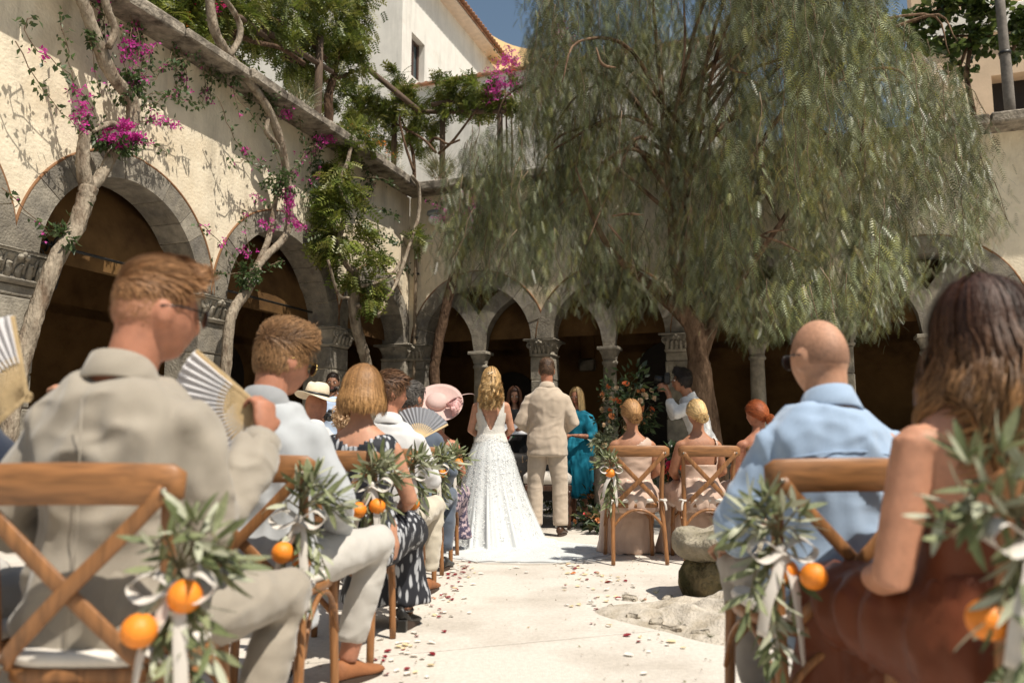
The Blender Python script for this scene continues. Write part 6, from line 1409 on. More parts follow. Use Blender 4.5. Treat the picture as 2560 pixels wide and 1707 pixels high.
# ---- woman in rust
RUST = cloth('rust satin', (.14, .036, .012), .4, .1, wr_=.9)
p = Person('woman with long wavy ombre brown hair in a rust dress', 1.04, 1.56 + .24, R(6), fem=True, k=.985, skin=SK('warm tanned skin', (.50, .245, .15)), yaw=8, pitch=-4, headoff=(.045, .0, -.02), seat=.515)
aL = ((-.222, .0, .645), (-.12, .27, .60)); aR = ((.215, .03, .66), (.1, .3, .6))
p.body([p.arm(-1, *aL, (.052, .048, .043, .04, .028)), p.arm(1, *aR, AF)], hand((-.12, .28, .595), (.5, .8, -.2), (0, 0, -1), -1, .5) + hand((.1, .31, .595), (-.6, .7, -.2), (0, 0, -1), 1, .5), vox=.0065, ears=False)
dress_sit(p, RUST, lambda V: V[:, 2] < p.pz + .27 + np.clip(V[:, 0] * .9, -.02, .2), 101, .03, .23, spread=1.2, a=1.5, vox=.014)
def over_b(v): 
    # rest on the shoulders and back
    if v[2] < -.17: v = v.copy(); v[1] = min(v[1], -.085 - .1 * min(1, (-.17 - v[2]) * 5)) if v[1] < .02 else v[1]
    return v
falling(p, 3500, (.05, .02, .011), (.46, .25, .10), .34, 46, .022, 12, .28, 0.0, .0032, .036, 17, .06, 1.0, over=over_b, lj=.28, capL=.2, locks=170, pw_=2.2)
# ---- bridesmaids
CHAMP = cloth('champagne satin', (.53, .385, .305), .33, .05, wr_=.8); BL = (.05, .046, .041, .038, .026)
def bridesmaid(label, x, y, rz, keep, seed, col, tip, yaw, pitch, roll=0, sk=None, ox=0, spread=1.0, lean=0.05):
    p = Person(label, x, y, rz, fem=True, k=.95, skin=sk or SKIN_T, yaw=yaw, pitch=pitch, roll=roll, seat=.49, lean=lean)
    aR = ((.2, .06, .68), (.1, .3, .60)); aL = ((-.2, .06, .68), (-.1, .3, .60))
    p.body([p.arm(1, *aR, BL), p.arm(-1, *aL, BL)], hand((.1, .31, .6), (-.6, .7, -.2), (0, 0, -1), 1, .6) + hand((-.1, .31, .6), (.6, .7, -.2), (0, 0, -1), -1, .6), vox=.0075)
    dress_sit(p, CHAMP, lambda V: keep(V, p), seed, .012, .21, a=1.2, spread=spread, yfloor=.42, low=-.09)
    bun(p, 700, col, tip, w=.0055); return p
GB = 'bridesmaids in champagne dresses'
b1 = bridesmaid('bridesmaid with a light brown bun in a one shoulder champagne dress', .96, 6.2 + .2, R(1), lambda V, p: (V[:, 2] < p.pz + .30 + (V[:, 0] + .15) * .66) & (V[:, 2] < p.pz + .48), 111, (.26, .13, .05), (.4, .22, .09), 6, -6)
b2 = bridesmaid('blonde bridesmaid with a low bun in a champagne dress with a thin strap', 1.49, 6.22 + .2, R(2), lambda V, p: (V[:, 2] < p.pz + .26) | ((V[:, 0] > .118) & (V[:, 0] < .142) & (V[:, 2] < p.pz + .475)), 121, (.52, .33, .14), (.66, .46, .22), 8, -8, spread=1.15)
b3 = bridesmaid('red haired bridesmaid with a pinned bun looking towards the couple', 2.0, 6.3 + .2, R(6), lambda V, p: V[:, 2] < p.pz + .26, 131, (.26, .06, .018), (.36, .1, .03), 30, -6, sk=SKIN_R)
# ---- the bride
IVORY = mat('ivory dress satin', (.52, .54, .54), .55, .04, 10, .15, 150, .001, .3)
LACE = mat('ivory lace', (.58, .55, .50), .7, .12, 60, .9, 90, .004, .3)
def tulle_mat():
    m, nt, b = new_mat('sheer tulle'); b.inputs['Base Color'].default_value = (.78, .79, .78, 1); b.inputs['Roughness'].default_value = .8; b.inputs['Alpha'].default_value = .30; return m
TULLE = tulle_mat()
p = Person('bride with half up blonde curls in a white lace and tulle gown', -.195, 7.5, 0, sit=False, k=.92, fem=True, skin=SKIN, yaw=-4, pitch=-5)
aR = ((.19, .02, 1.02), (.1, .24, .96)); aL = ((-.19, .02, 1.02), (-.1, .24, .96))
p.body([p.arm(1, *aR, (.046, .042, .038, .036, .025)), p.arm(-1, *aL, (.046, .042, .038, .036, .025))], hand((.1, .25, .955), (-.8, .5, -.2), (0, .2, -1), 1, .9, .9) + hand((-.1, .25, .955), (.8, .5, -.2), (0, .2, -1), -1, .9, .9), vox=.0075)
pz = p.pz
bod = fuse('bodice', [p.torso(.008, .0, .50), *[ell(p.at(s_ * .11, 0, .43), (.04, .06, .04), 10, 8) for s_ in (-1, 1)]], LACE, p.root, .0075, 4,
     lambda V: ((V[:, 2] < pz + .16 + np.abs(V[:, 0]) * 2.3) | (V[:, 1] > .02)) & (np.abs(V[:, 0]) < .125 + np.clip((pz + .33 - V[:, 2]) * 2, 0, .1)) & (V[:, 2] < pz + .455) & ((V[:, 1] < .02) | (V[:, 2] < pz + .36)), [], .003)
def gown(infl, seed, amp, ext):
    random.seed(seed); ph = [rnd(0, 6.28) for _ in range(6)]
    def fn(u, v):
        a = u * 2 * math.pi; s_ = v * 1.5; t = min(1, s_)
        bk = max(0, -math.sin(a)); rt = max(0, math.cos(a)); 
        rx = .118 + infl + .05 * min(1, t * 5) + .27 * t ** 1.35; ry = .098 + infl + .05 * min(1, t * 5) + .27 * t ** 1.35 + .16 * bk * t ** 2
        f = 1 + amp * t ** .7 * (.5 * math.sin(13 * a + ph[0]) + .35 * math.sin(21 * a + ph[1] + 2 * t) + .25 * math.sin(34 * a + ph[2] - 3 * t))
        x, y = math.cos(a) * rx * f, math.sin(a) * ry * f; z = (pz + .12) * (1 - t) + .006 + infl * .3
        x += .05 * t ** 2; y -= .05 * t ** 2
        if s_ > 1:
            q = (s_ - 1) / .5; e = ext * (.12 + .75 * bk ** 1.5 + .85 * bk * rt) * q; x += math.cos(a) * e * (1 + .5 * rt) ; y += math.sin(a) * e; z += .018 * (1 - q) * abs(math.sin(9 * a + 5 * q + ph[3])) + .012 * abs(math.sin(17 * a + 9 * q + ph[4])) * (1 - .5 * q)
        return (x, y, z)
    return fn
mk('skirt', grid(gown(0, 5, .10, .62), 220, 60, True), IVORY, p.root)
g2 = gown(.012, 9, .06, .72); mk('tulle_overskirt', grid(g2, 200, 50, True), TULLE, p.root)
V, F, C = [], [], []
random.seed(4); lcV = Cloud(); n_ = 2300
us = np.random.uniform(.5, 1, n_); vs_ = np.random.beta(1.2, 1.6, n_) * .98; clus = np.round(us * 22) / 22 + np.random.normal(size=n_) * .010
P_ = A([g2(u % 1, v) for u, v in zip(clus, vs_)]); Nn = P_ * A([1, 1, 0]); Nn /= np.linalg.norm(Nn, axis=1)[:, None]; Nn[:, 2] += .3
dd = np.random.normal(size=(n_, 3)); dd[:, 2] -= .6; dd -= Nn * (dd * Nn).sum(1)[:, None] / (Nn * Nn).sum(1)[:, None]
V, F, C = scatter(LEAF1, rot_from(dd, Nn), P_ + Nn * .004, np.random.uniform(.008, .026, n_), np.tile([.8, .8, .78], (n_, 1)))
o = mk('lace_petals', (V, F), mat('lace applique', (.74, .74, .72), .4, .05, 10, 0, spec=.7), p.root, False); o['kind'] = 'stuff'
dd = np.random.normal(size=(380, 3)); us = np.random.uniform(.5, 1, 380); hh = np.random.uniform(.0, .42, 380)
falling(p, 1400, (.42, .25, .10), (.64, .43, .20), .30, 66, .026, 19, .16, .0, .0055, .026, 20, .02, .97, capL=.15, lj=.3, locks=60)
tw = []
for s_ in (-1, 1):
    for q in range(26):
        P = []; pol0 = rnd(62, 84)
        for t in np.linspace(0, 1, 9): P.append(tuple(p.hm @ Vector(hsurf((75 + 105 * t) * 1.0 if s_ > 0 else 360 - (75 + 105 * t), pol0 + (74 - pol0) * t * .8 + 4 * math.sin(9 * t + q), .024 + .006 * math.sin(9 * t + q)))))
        tw.append(P)
V, F, C = ribbons(tw, [.008] * len(tw), colvar(len(tw), (.5, .3, .12)), colvar(len(tw), (.62, .4, .18)), p.hm.translation)
o = mk('twisted_hair', (V, F), HAIR, p.root, True, C); o['kind'] = 'stuff'
hp = []
for i in range(26): c = hsurf(rnd(160, 200), rnd(62, 78), .034); hp.append(xf(ell(c, rnd(.003, .006), 6, 5), p.hm))
mk('hair_vine', join(*hp), mat('gold pearl', (.75, .6, .4), .25, .05, metal=.4), p.root)['kind'] = 'stuff'
for s_ in (-1, 1): shoe(p, 'shoe', (s_ * .07, .02, 0), 0, IVORY, .23)
# ---- the groom
SUIT = cloth('sand linen wedding suit', (.45, .365, .28)); random.seed(15); np.random.seed(15)
p = Person('groom in a sand coloured suit standing with his back turned', .35, 8.02, R(-2), sit=False, k=.975, skin=SKIN_R, yaw=0, pitch=-4)
aR = ((.265, -.02, 1.1), (.11, .24, 1.0)); aL = ((-.265, -.02, 1.1), (-.11, .24, 1.0))
p.body([p.arm(1, *aR), p.arm(-1, *aL)], hand((.1, .25, .99), (-.8, .5, -.2), (0, .2, -1), 1, .9) + hand((-.1, .25, .99), (.8, .5, -.2), (0, .2, -1), -1, .9), vox=.0075)
jacket(p, SUIT, {1: aR, -1: aL}, .0105, .024, -.135, 143, .75, cuff=(.066, .064, .062, .056, .048)); mk('shirt_collar', tube([p.at(.066 * math.sin(a), -.064 * math.cos(a), .60) for a in np.linspace(-2, 2, 15)], .009, 6), WSHIRT, p.root)
trousers(p, SUIT, {1: ((.125, .0, .5), (.125, -.03, .06)), -1: ((-.12, .0, .5), (-.125, -.03, .06))}, .0115, (.105, .098, .08, .078, .076), 148, .65, (.178, .14)); shoe(p, 'shoe', (.125, -.03, 0), -14, mat('dark brown leather', (.06, .028, .014), .4)); shoe(p, 'shoe', (-.125, -.03, 0), 10, MATS['dark brown leather'])
crop(p, 1500, (.06, .032, .018), (.14, .08, .045), .03, .012, 60, .3, .5, .005, True, .2, 114)
# ---- officiant, reader in turquoise, photographers
BLACKD = cloth('black dress', (.015, .014, .016)); 
p = Person('officiant with dark wavy hair and a green white and red sash reading from a book', .03, 9.8, R(180), sit=False, k=.90, fem=True, skin=SKIN_D, pitch=-12)
aR = ((.2, .04, 1.0), (.08, .26, 1.03)); aL = ((-.2, .04, 1.0), (-.08, .26, 1.03))
p.body([p.arm(1, *aR, AF), p.arm(-1, *aL, AF)], hand((.08, .27, 1.03), (-.2, .9, .1), (-.6, 0, .7), 1, .7, .9) + hand((-.08, .27, 1.03), (.2, .9, .1), (.6, 0, .7), -1, .7, .9), [p.leg(1, (.08, 0, .45), (.08, -.02, .07)), p.leg(-1, (-.08, 0, .45), (-.08, -.02, .07))], vox=.009, ears=False)
face(p); jacket(p, BLACKD, {1: aR, -1: aL}, .013, .012, -.1, 153, .5, 'top', (.055, .05, .045, .042, .036), .5, False, pad=False)
fuse('skirt', [loft([(0, 0, .35, .2, .17), (0, 0, .8, .19, .15), (0, 0, .98, .14, .11)], 22)], BLACKD, p.root, .014, 4, None, folds_dress(155))
for q, (o_, cc) in enumerate((((-.028), (.02, .16, .06)), (0, (.7, .7, .68)), ((.028), (.5, .03, .03)))):
    mk('sash', strip(spline([p.at(-.11 + o_, -.02, .505), p.at(-.10 + o_, .1, .45), p.at(-.03 + o_, .135, .3), p.at(.06 + o_, .13, .12), p.at(.13 + o_, .1, .0)], 6), .03, .003, (1, 0, .55)), mat('sash%d' % q, cc, .6), p.root)
falling(p, 700, (.06, .025, .014), (.12, .05, .025), .2, 44, .012, 10, .12, 0, .008, .028, 14, capL=.15); shoe(p, 'shoe', (.08, -.02, 0), 0, SHOEB, .24); shoe(p, 'shoe', (-.08, -.02, 0), 0, SHOEB, .24)
bk = empty('book', (.03, 9.5, 1.045), R(180), 'open black folder held by the officiant', 'book'); mk('cover', box((0, 0, 0), (.34, .24, .012), .003), SHOEB, bk, False); mk('pages', box((0, 0, .0115), (.3, .21, .01), .002), PAPER, bk, False); bk.rotation_euler = (R(-35), 0, R(180))
TEAL = cloth('turquoise crepe', (.006, .20, .30), .6, .1)
p = Person('woman with straight blonde hair in a turquoise midi dress behind the groom', .775, 9.45, R(150), sit=False, k=.885, fem=True, skin=SKIN_R, pitch=-10)
aR = ((.2, .02, .97), (.06, .24, .98)); aL = ((-.23, .06, .96), (-.06, .24, .98))
p.body([p.arm(1, *aR, AF), p.arm(-1, *aL, AF)], hand((.06, .25, .98), (-.8, .5, 0), (0, .2, -1), 1, .9, .9) + hand((-.06, .25, .98), (.8, .5, 0), (0, .2, -1), -1, .9, .9), [p.leg(1, (.08, 0, .45), (.08, -.02, .07)), p.leg(-1, (-.08, 0, .45), (-.08, -.02, .07))], vox=.009, ears=False); face(p)
jacket(p, TEAL, {1: aR, -1: aL}, .012, .014, -.09, 163, .8, 'top', (.07, .075, .06, .055, .05), .3, False, pad=False)
fuse('skirt', [loft([(0, 0, .28, .24, .19), (0, 0, .6, .22, .18), (0, 0, .84, .185, .15), (0, 0, .96, .14, .11)], 24)], TEAL, p.root, .012, 4, None, folds_dress(165, 1.5))
falling(p, 700, (.42, .27, .12), (.6, .42, .2), .2, 40, .003, 6, .05, .1, .008, .02, 13, capL=.15)
for s_ in (-1, 1): shoe(p, 'sandal', (s_ * .08, -.02, 0), 0, SHOE, .23, .04, .03)
p = Person('bearded photographer in a light shirt with a harness holding a camera', -2.13, 9.5, R(180 + 8), sit=False, k=.965, skin=SKIN_D, pitch=-8)
aR = ((.25, .08, 1.1), (.06, .22, 1.16)); aL = ((-.25, .08, 1.1), (-.1, .25, 1.13))
p.body([p.arm(1, *aR), p.arm(-1, *aL)], hand((.06, .235, 1.17), (-.5, .5, .4), (-.6, .6, 0), 1, .9) + hand((-.1, .26, 1.14), (.6, .5, .3), (.5, 0, .8), -1, .8), vox=.008); face(p, (.02, .012, .008))
jacket(p, PBLUE, {1: aR, -1: aL}, .012, .016, -.12, 173, .8, 'shirt', (.058, .054, .05, .045, .04), .7, True, pad=False); trousers(p, NAVY, {1: ((.1, 0, .5), (.11, -.03, .06)), -1: ((-.1, 0, .5), (-.11, -.03, .06))}, .015, (.1, .09, .075, .07, .065))
for s_ in (-1, 1): mk('harness_strap', strip(spline([p.at(s_ * .1, -.13, .3), p.at(s_ * .11, -.03, .52), p.at(s_ * .1, .13, .38), p.at(s_ * .12, .14, .1)], 6), .045, .006, (1, 0, 0)), SHOEB, p.root); shoe(p, 'shoe', (s_ * .11, -.03, 0), -s_ * 8, SHOEB)
crop(p, 900, (.02, .012, .008), None, .012, .006, 58, .2, .5, .005, True, 0, 118)
bd = []
for i in range(700):
    x_, z_ = rnd(-.06, .06), rnd(-.108, -.04)
    if abs(x_) < .02 and -.075 < z_ < -.052: continue
    if abs(x_) < .03 and z_ > -.05: continue
    y_ = .098 * math.sqrt(max(.05, 1 - (x_ / .066) ** 2 - (max(0, -z_ - .05) / .09) ** 2)) * .97 + .01; a_ = A([x_, y_, z_]); bd.append([tuple(p.hm @ Vector(a_ + A([x_ * .2 * t, .008 * t, -.014 * t]))) for t in (0, .5, 1)])
V, F, C = ribbons(bd, [.004] * len(bd), colvar(len(bd), (.015, .009, .006)), colvar(len(bd), (.02, .012, .008)), p.hm.translation); mk('beard', (V, F), HAIR, p.root, True, C)['kind'] = 'stuff'
def camera_obj(label, loc, rot):
    c = empty('photo_camera', loc, 0, label, 'camera'); c.rotation_euler = rot
    mk('camera_body', join(box((0, 0, 0), (.145, .07, .1), .012), box((0, 0, .06), (.06, .06, .035), .01)), SHOEB, c, False); mk('lens', tube([(0, .03, 0), (0, .08, 0), (0, .13, 0)], [.038, .04, .042], 16), SHOEB, c); mk('front_glass', ell((0, .13, 0), (.034, .006, .034), 12, 6), SHADE, c)
pw = Matrix.Translation(p.root.location) @ Matrix.Rotation(R(188), 4, 'Z'); camera_obj('black camera at the chest of the bearded photographer', tuple(pw @ Vector((-.01, .3, 1.2))), (R(-10), 0, R(188)))
p = Person('dark haired photographer in a rumpled white shirt leaning to shoot', 2.03, 8.5, R(80), sit=False, k=.93, skin=SKIN_T, lean=.28, pitch=8)
aR = ((.2, .32, 1.2), (.09, .36, 1.46)); aL = ((-.22, .3, 1.2), (-.06, .38, 1.45))
p.body([p.arm(1, *aR), p.arm(-1, *aL)], hand((.08, .37, 1.47), (-.2, .5, .6), (-.8, .3, 0), 1, .9) + hand((-.06, .39, 1.46), (.2, .5, .5), (.7, .3, .2), -1, .9), vox=.0085); face(p, (.02, .012, .008))
jacket(p, WSHIRT, {1: aR, -1: aL}, .012, .02, -.14, 183, 1.4, 'shirt', (.064, .062, .058, .05, .044), .55, True, pad=False); trousers(p, NAVY, {1: ((.1, .05, .5), (.11, -.03, .06)), -1: ((-.1, .05, .5), (-.11, -.03, .06))}, .016, (.1, .09, .075, .07, .065))
for s_ in (-1, 1): shoe(p, 'shoe', (s_ * .11, -.03, 0), 0, SHOEB)
crop(p, 1400, (.018, .012, .009), (.03, .02, .014), .06, .03, 60, .5, .7, .006, True, .2, 122, part=.3)
pw = Matrix.Translation(p.root.location) @ Matrix.Rotation(R(80), 4, 'Z'); camera_obj('black camera held to the eye of the leaning photographer', tuple(pw @ (p.hm @ Vector((0, .17, 0)))), (R(4), 0, R(80)))

# ================================================================== CEREMONY THINGS, FLOWERS, STONES
PEACH = [(.75, .33, .14), (.8, .45, .22), (.78, .55, .33), (.72, .2, .07), (.8, .62, .42)]; HOT = [(.7, .05, .16), (.78, .2, .05), (.8, .45, .2), (.75, .1, .1)]
def rose(r, petals=11):
    V, F = [], []
    for i in range(petals):
        a = i * 2.4; f = i / petals; rr = r * (.25 + .75 * f); h = r * (.75 - .55 * f); b = len(V); w = 1.0 - .3 * f
        for j in range(4):
            for q, tt in enumerate((-w, 0, w)): aa = a + tt * (.4 + .15 * j); k = rr * (.35 + .22 * j); V.append((math.cos(aa) * k, math.sin(aa) * k, -r * .3 + (h + r * .3) * (j / 3) ** .8 - (.12 * r * f if j == 3 else 0)))
        for j in range(3):
            for q in (0, 1): F.append((b + j * 3 + q, b + j * 3 + q + 1, b + j * 3 + 4 + q, b + j * 3 + 3 + q))
    return (A(V), F)
ROSES = {}
def rose_obj(parent, loc, r, col, dirn):
    key = tuple(col)
    if key not in ROSES: ROSES[key] = meshdata('rose', *rose(1.0), mat('rose %.2f %.2f' % (col[0], col[1]), col, .6, .15, 3, 0, trans=.25), True)
    o = bpy.data.objects.new('rose', ROSES[key]); link(o, parent); q = Vector(dirn).to_track_quat('Z', 'Y'); o.matrix_local = Matrix.Translation(loc) @ q.to_matrix().to_4x4() @ Matrix.Scale(r, 4); return o
def arrangement(name, label, loc, rad, nr, rr, cols, nl, leafc, stem=0, asym=(0, 0, 0), group=None):
    g = empty(name, loc, 0, label, 'flowers', group); bpy.context.view_layer.update(); rad = A(rad); T = A(loc)
    for i in range(nr):
        d = np.random.normal(size=3); d[1] -= .5; d /= np.linalg.norm(d); f = rnd(.55, 1.0); rose_obj(g, tuple(d * rad * f + A(asym) * rnd(0, 1)), rr * rnd(.7, 1.25), random.choice(cols), tuple(d + A([0, -.4, .3])))
    cl = Cloud(); blob(cl, T, rad * 1.0, nl, LEAF1, .075, leafc, 0, .35, .0); blob(cl, T, rad * 1.15, nl // 5, LEAF1, .09, leafc, 0, .35, .5); cl.build('foliage', LEAF, g)['kind'] = 'stuff'
    if stem: mk('stems', join(*[tube([(rnd(-.04, .04), rnd(-.04, .04), -stem), (rnd(-.06, .06), rnd(-.05, .05), -stem * .3), tuple(np.random.normal(size=3) * rad * .4)], [.006, .005, .003], 5) for _ in range(10)]), STEMG, g)
    return g
DKL = [(.035, .06, .02), (.05, .08, .03), (.03, .045, .018)]
c = atd(1565, 1015, 8.6); zz = atd(1500, 1140, 8.6).z
pl = empty('stone_plinth', (c.x - .16, 8.7, 0), 0, 'grey stone plinth under the large flower arrangement', 'plinth'); mk('shaft', box((0, 0, zz / 2), (.34, .34, zz - .1), .02), STONE, pl, False); mk('cap', box((0, 0, zz - .03), (.42, .42, .05), .012), STONE_L, pl, False); mk('foot', box((0, 0, .035), (.44, .44, .06), .012), STONE_L, pl, False)
arrangement('flower_arrangement', 'large peach and orange flower arrangement behind the first bridesmaid', tuple(c), (.31, .22, .34), 46, .042, PEACH, 520, DKL + [(.08, .11, .04)], c.z - zz, (.0, -.05, 0))
arrangement('flower_arrangement', 'silvery foliage cascade with pale buds under the large arrangement', tuple(atd(1512, 1095, 8.45)), (.13, .1, .16), 5, .03, [(.8, .62, .42)], 160, [(.16, .18, .1), (.25, .27, .17)])
bq = atd(1683, 1168, 6.75); arrangement('bridal_bouquet', 'bright pink and orange bouquet on the lap of the blonde bridesmaid', tuple(bq), (.12, .1, .12), 17, .042, HOT, 90, DKL, .16)
for (x, y, d), lb, n in (((1500, 1245, 8.9), 'low flowers with red blooms at the hedge foot', 12), ((1478, 1300, 8.6), 'low orange floor flowers beside the turquoise dress', 9), ((1515, 1310, 8.2), 'trailing floor flowers next to the bridesmaid chair', 8)):
    q = atd(x, y, d); q.z = max(.12, q.z); arrangement('floor_flowers', lb, tuple(q), (.2, .14, q.z * .8), n, .032, HOT + PEACH[:3], 170, DKL + [(.1, .1, .04)], q.z)
hd = empty('box_hedge', (1.1, 10.4, 0), 0, 'low clipped box hedge in front of the back arcade', 'hedge'); bpy.context.view_layer.update(); cl = Cloud()
n_ = 2600; P_ = np.stack([np.random.uniform(-.75, .75, n_), np.random.uniform(-.22, .22, n_), np.random.uniform(.02, .46, n_)], 1) + A((1.1, 10.4, 0)); cl.add(*scatter(LEAF1, randrot(n_), P_, np.random.uniform(.03, .06, n_), pal(n_, [(.05, .075, .02), (.09, .11, .035), (.12, .13, .04)], .3))); cl.build('foliage', LEAF, hd)['kind'] = 'stuff'
mk('twigs', join(*[tube([(rnd(-.7, .7), rnd(-.15, .15), 0), (rnd(-.7, .7), rnd(-.15, .15), .4)], .006, 4) for _ in range(14)]), STEM, hd)['kind'] = 'stuff'
sp = empty('potted_plant', tuple(Vector((3.1, 8.7, 0))), 0, 'leafy green plant in a terracotta pot behind the bald guest', 'plant'); mk('pot', loft([(0, 0, .0, .13, .13), (0, 0, .28, .19, .19), (0, 0, .29, .21, .21), (0, 0, .34, .21, .21), (0, 0, .33, .17, .17)], 20), TILE, sp); bpy.context.view_layer.update()
cl = Cloud(); blob(cl, A((3.1, 8.7, .8)), (.25, .25, .5), 240, LEAF1, .16, WIS_C, -.4); cl.build('leaves', LEAF, sp)['kind'] = 'stuff'; mk('stem', join(*[tube([(0, 0, .3), (rnd(-.1, .1), rnd(-.1, .1), .6), (rnd(-.2, .2), rnd(-.2, .2), 1.0)], [.012, .008, .004], 5) for _ in range(6)]), STEM, sp)
# table with a black lace cloth, cushioned bench
tb = empty('ceremony_table', (.08, 9.15, 0), R(-2), 'small table under a black lace edged cloth in front of the officiant', 'table')
def clothfn(u, v):
    a = u * 6.2832; sx, sy = .52, .28; cxx = math.copysign(abs(math.cos(a)) ** .35, math.cos(a)) * sx; cyy = math.copysign(abs(math.sin(a)) ** .35, math.sin(a)) * sy; q = max(0, v - .3) / .7; k = min(1, v / .3); f = 1 + .05 * q * math.sin(18 * a) + .04 * q
    return (cxx * k * f, cyy * k * f, .78 - .5 * q - .004 * (v > .3))
mk('tablecloth', grid(clothfn, 90, 14, True), mat('black lace', (.016, .014, .013), .7, .4, 30, .5, 60, col2=(.16, .1, .05), m2=(.6, .63), s2=28), tb)
for sx in (-1, 1):
    for sy in (-1, 1): mk('leg', box((sx * .44, sy * .2, .385), (.05, .05, .765), .006), DKWOOD, tb, False)
mk('tabletop', box((0, 0, .755), (1.0, .52, .03), .006), DKWOOD, tb, False)
bn = empty('cushioned_bench', (.38, 8.72, 0), R(0), 'small carved bench with a cream cushion behind the groom', 'bench')
mk('cushion', loft([(0, 0, .465, .23, .17), (0, 0, .475, .255, .19), (0, 0, .55, .26, .195), (0, 0, .585, .22, .165), (0, 0, .595, .12, .09)], 24, 4), CUSH, bn); mk('seat_frame', box((0, 0, .43), (.5, .37, .066), .01), DKWOOD, bn, False)
for sx in (-1, 1):
    for sy in (-1, 1): mk('leg', loft([(sx * .22, sy * .155, z, r_, r_) for z, r_ in ((.002, .02), (.03, .028), (.06, .018), (.14, .024), (.2, .036), (.26, .02), (.32, .034), (.36, .022), (.4, .03))], 10), DKWOOD, bn)
# millstone-like garden seat and its mound
ms = atz(1870, 1500); msx, msy = 1.47, 4.9
gs = empty('mushroom_stone', (msx, msy, 0), 0, 'rough mushroom shaped stone seat with a mossy foot', 'stone seat')
def rough(shape, amp, f, seed):
    V = A(shape[0]).copy()
    for i, v in enumerate(V): n3 = noise.noise_vector(Vector(v) * f + Vector((seed, 0, 0))); V[i] += A(n3) * amp
    return (V, shape[1])
ROCK = mat('lichen rock', (.33, .29, .22), .95, .4, 12, .9, 40, .02, .1, col2=(.16, .14, .09), s2=6); ROCKD = mat('dark rock foot', (.2, .16, .09), .95, .5, 10, .9, 30, .03, .1, col2=(.06, .055, .025), s2=6)  # foot stone is darker and browner than the top stone
top_ = evalmods(loft([(0, 0, .2, .3, .26), (0, 0, .24, .45, .38), (0, 0, .31, .5, .42), (0, 0, .375, .48, .4), (0, 0, .4, .4, .33), (0, 0, .405, .2, .16)], 30, 2.2), [('SUBSURF', dict(levels=1))]); mk('top_stone', rough(top_[:2], .055, 6, 3), ROCK, gs)
ft = evalmods(loft([(0, 0, -.02, .46, .38), (0, 0, .1, .43, .36), (0, 0, .2, .41, .34), (0, 0, .26, .4, .33)], 26, 2.2), [('SUBSURF', dict(levels=1))]); mk('foot_stone', rough(ft[:2], .07, 6, 9), ROCKD, gs)
def mound(u, v):
    r = v; a = u * 6.2832; x, y = 1.18 + .66 * r * math.cos(a) * (1 + .2 * math.sin(3 * a)), 4.38 + .55 * r * math.sin(a) * (1 + .15 * math.cos(4 * a)); h = .07 * (1 - r) ** .7 * (1 + 1.6 * noise.noise((x * 7, y * 7, 2))) + .04 * abs(noise.noise((x * 17, y * 17, 5))) * (1 - r); return (x, y, .004 + max(-.0, h) - .006 * (r > .97))
mn = struct('earth_mound', grid(mound, 60, 22, True), mat('dry cement earth', (.47, .42, .35), .95, .25, 14, .8, 60, .012, .1, col2=(.33, .28, .21), s2=5), True); mn['label'] = 'low cracked mound of pale earth and cement at the stone seat'
for i, (x, y) in enumerate(((1605, 1490), (1705, 1545), (1745, 1500), (1660, 1530), (1775, 1575), (1640, 1470))):
    q = atz(x, y, .05); w = empty('weed_tuft', (q.x, q.y, .02), 0, 'small dry weed tuft growing in the cement mound', 'weed', 'weeds in the mound'); bpy.context.view_layer.update(); cl = Cloud(); n_ = 60; a = np.random.uniform(0, 6.28, n_); d_ = np.stack([np.cos(a), np.sin(a), np.random.uniform(.2, 1.2, n_)], 1)
    cl.add(*scatter(BLADE, rot_from(d_, np.random.normal(size=(n_, 3))), np.tile(A((q.x, q.y, .02)), (n_, 1)), np.random.uniform(.02, .055, n_), pal(n_, [(.07, .1, .03), (.2, .14, .07), (.12, .12, .05)], .3))); cl.build('blades', LEAF, w)['kind'] = 'stuff'
rk = tag(mk('loose_stone', rough(evalmods(box((0, 0, .03), (.13, .1, .07), .02), [('SUBSURF', dict(levels=2))])[:2], .02, 14, 4), ROCK, None, True, None, tuple(atz(1885, 1575, 0) )), 'loose pale stone lying by the bald man chair leg', 'stone')
# ---- petals along the aisle
PET = []
for nm, cc in (('white', (.72, .68, .62)), ('cream', (.7, .58, .36)), ('dark red', (.22, .012, .02)), ('orange', (.6, .2, .06))):
    V, F = [], []; k = 5
    for j in range(k):
        for i in range(k): u, v = i / (k - 1) * 2 - 1, j / (k - 1); w = math.sin(math.pi * (.08 + .84 * v)) ** .7; V.append((u * w * .5, v - .5, .22 * u * u * w + .25 * (v - .4) ** 2 + .01))
    F = [(j * k + i, j * k + i + 1, (j + 1) * k + i + 1, (j + 1) * k + i) for j in range(k - 1) for i in range(k - 1)]
    PET.append((nm, meshdata('petal', V, F, mat('petal ' + nm, cc, .6, .12, 3, 0, trans=.2), True)))
LBL = {'white': 'white rose petal lying on the pale aisle floor', 'cream': 'cream yellow petal lying on the pale aisle floor', 'dark red': 'dark red rose petal lying on the pale aisle floor', 'orange': 'orange petal lying on the pale aisle floor'}
random.seed(77); cnt = 0; clus = []
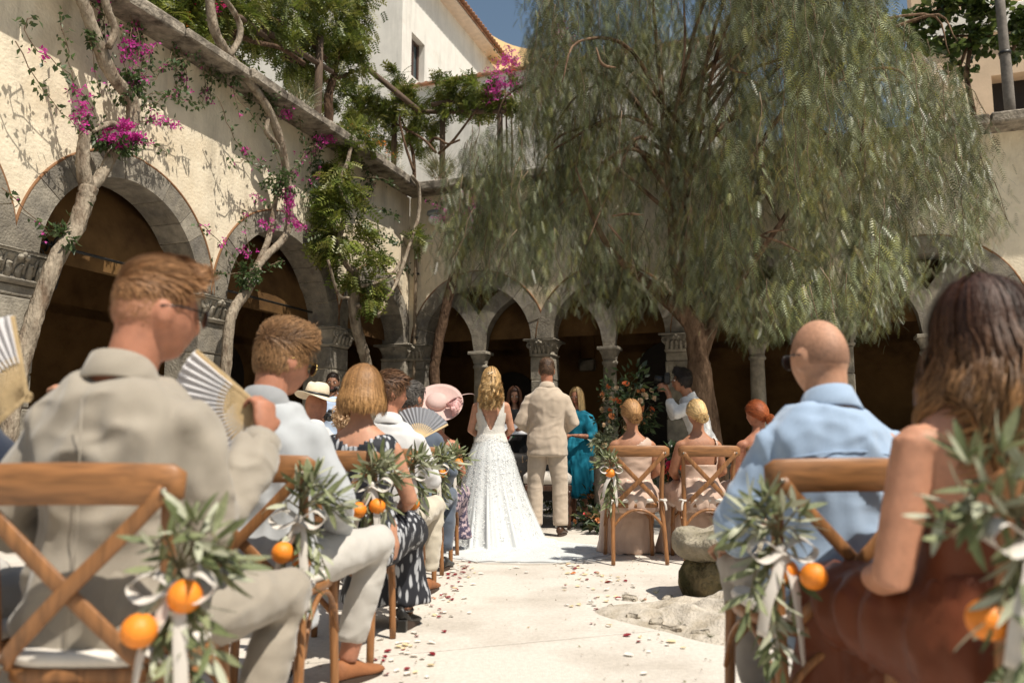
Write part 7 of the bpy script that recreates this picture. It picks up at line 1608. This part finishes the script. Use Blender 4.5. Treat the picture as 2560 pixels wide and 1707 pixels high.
while cnt < 250:
    if cnt % 3 == 0 or not clus:
        if random.random() < .45: d = rnd(3.2, 7.2); x0 = -.56 + .045 * (d - 3) + rnd(-.02, .25) * random.random()
        elif random.random() < .85: d = rnd(3.4, 6.4); x0 = .62 - .02 * d + rnd(-.12, .25) + (.1 if d < 4.2 else 0)
        else: d = rnd(3.2, 6.5); x0 = rnd(-.5, .6)
        clus = [(x0, d)]
    x0, d0 = clus[0]; x, y = x0 + random.gauss(0, .05), d0 + random.gauss(0, .09)
    nm, me = random.choices(PET, (.5, .2, .26, .04))[0]
    o = bpy.data.objects.new('petal', me); COL.objects.link(o); s_ = rnd(.017, .036); on_mound = ((x - 1.18) / .66) ** 2 + ((y - 4.38) / .55) ** 2 < 1.1
    if on_mound: bpy.data.objects.remove(o); clus = []; cnt += 1; continue
    o.location = (x, y, .0045); o.scale = (s_, s_ * rnd(1, 1.4), s_); o.rotation_euler = (rnd(-.2, .2), rnd(-.2, .2), rnd(0, 6.28)); tag(o, LBL[nm], 'petal', 'petals scattered along the aisle'); cnt += 1

# ---- broken stones round the mound, fine litter on the floor
for i, (x, y, sz) in enumerate(((1530, 1525, .06), (1575, 1500, .09), (1595, 1550, .11), (1640, 1560, .08), (1690, 1575, .12), (1720, 1470, .1), (1610, 1520, .06), (1750, 1590, .08), (1670, 1505, .09), (1765, 1545, .1))):
    q = atz(x, y, 0); sh = rough(evalmods(box((0, 0, 0), (sz, sz * rnd(.6, .9), sz * .42), sz * .12), [('SUBSURF', dict(levels=1))])[:2], sz * .22, 1.0 / sz, i * 3.1)
    o = mk('mound_stone', sh, mat('pale mound stone', (.42, .37, .30), .95, .35, 14, .8, 60, .01, .1, col2=(.3, .26, .2), s2=9), None, True, None, (q.x, q.y, .012)); o.rotation_euler = (0, 0, rnd(0, 6)); tag(o, 'small rough pale stone bedded in the earth mound', 'stone', 'stones in the earth mound')
n_ = 1500; P_ = np.stack([np.random.uniform(-1.6, 2.2, n_), np.random.uniform(2.9, 11, n_), np.full(n_, .004)], 1); keep_ = (np.abs(P_[:, 0]) > .25) | (np.random.uniform(size=n_) < .25); P_ = P_[keep_]; n_ = len(P_)
d_ = np.random.normal(size=(n_, 3)); d_[:, 2] *= .15
V, F, C = scatter(LEAF1, rot_from(d_, np.tile([0, 0, 1.0], (n_, 1)) + np.random.normal(size=(n_, 3)) * .2), P_ + A([0, 0, .003]), np.random.uniform(.006, .022, n_), pal(n_, [(.2, .13, .07), (.3, .22, .13), (.12, .09, .05), (.16, .15, .06)], .3))
o = mk('leaf_litter', (V, F), LEAF, None, False, C); o['kind'] = 'stuff'; o['label'] = 'fine dry leaf litter scattered over the pale floor'
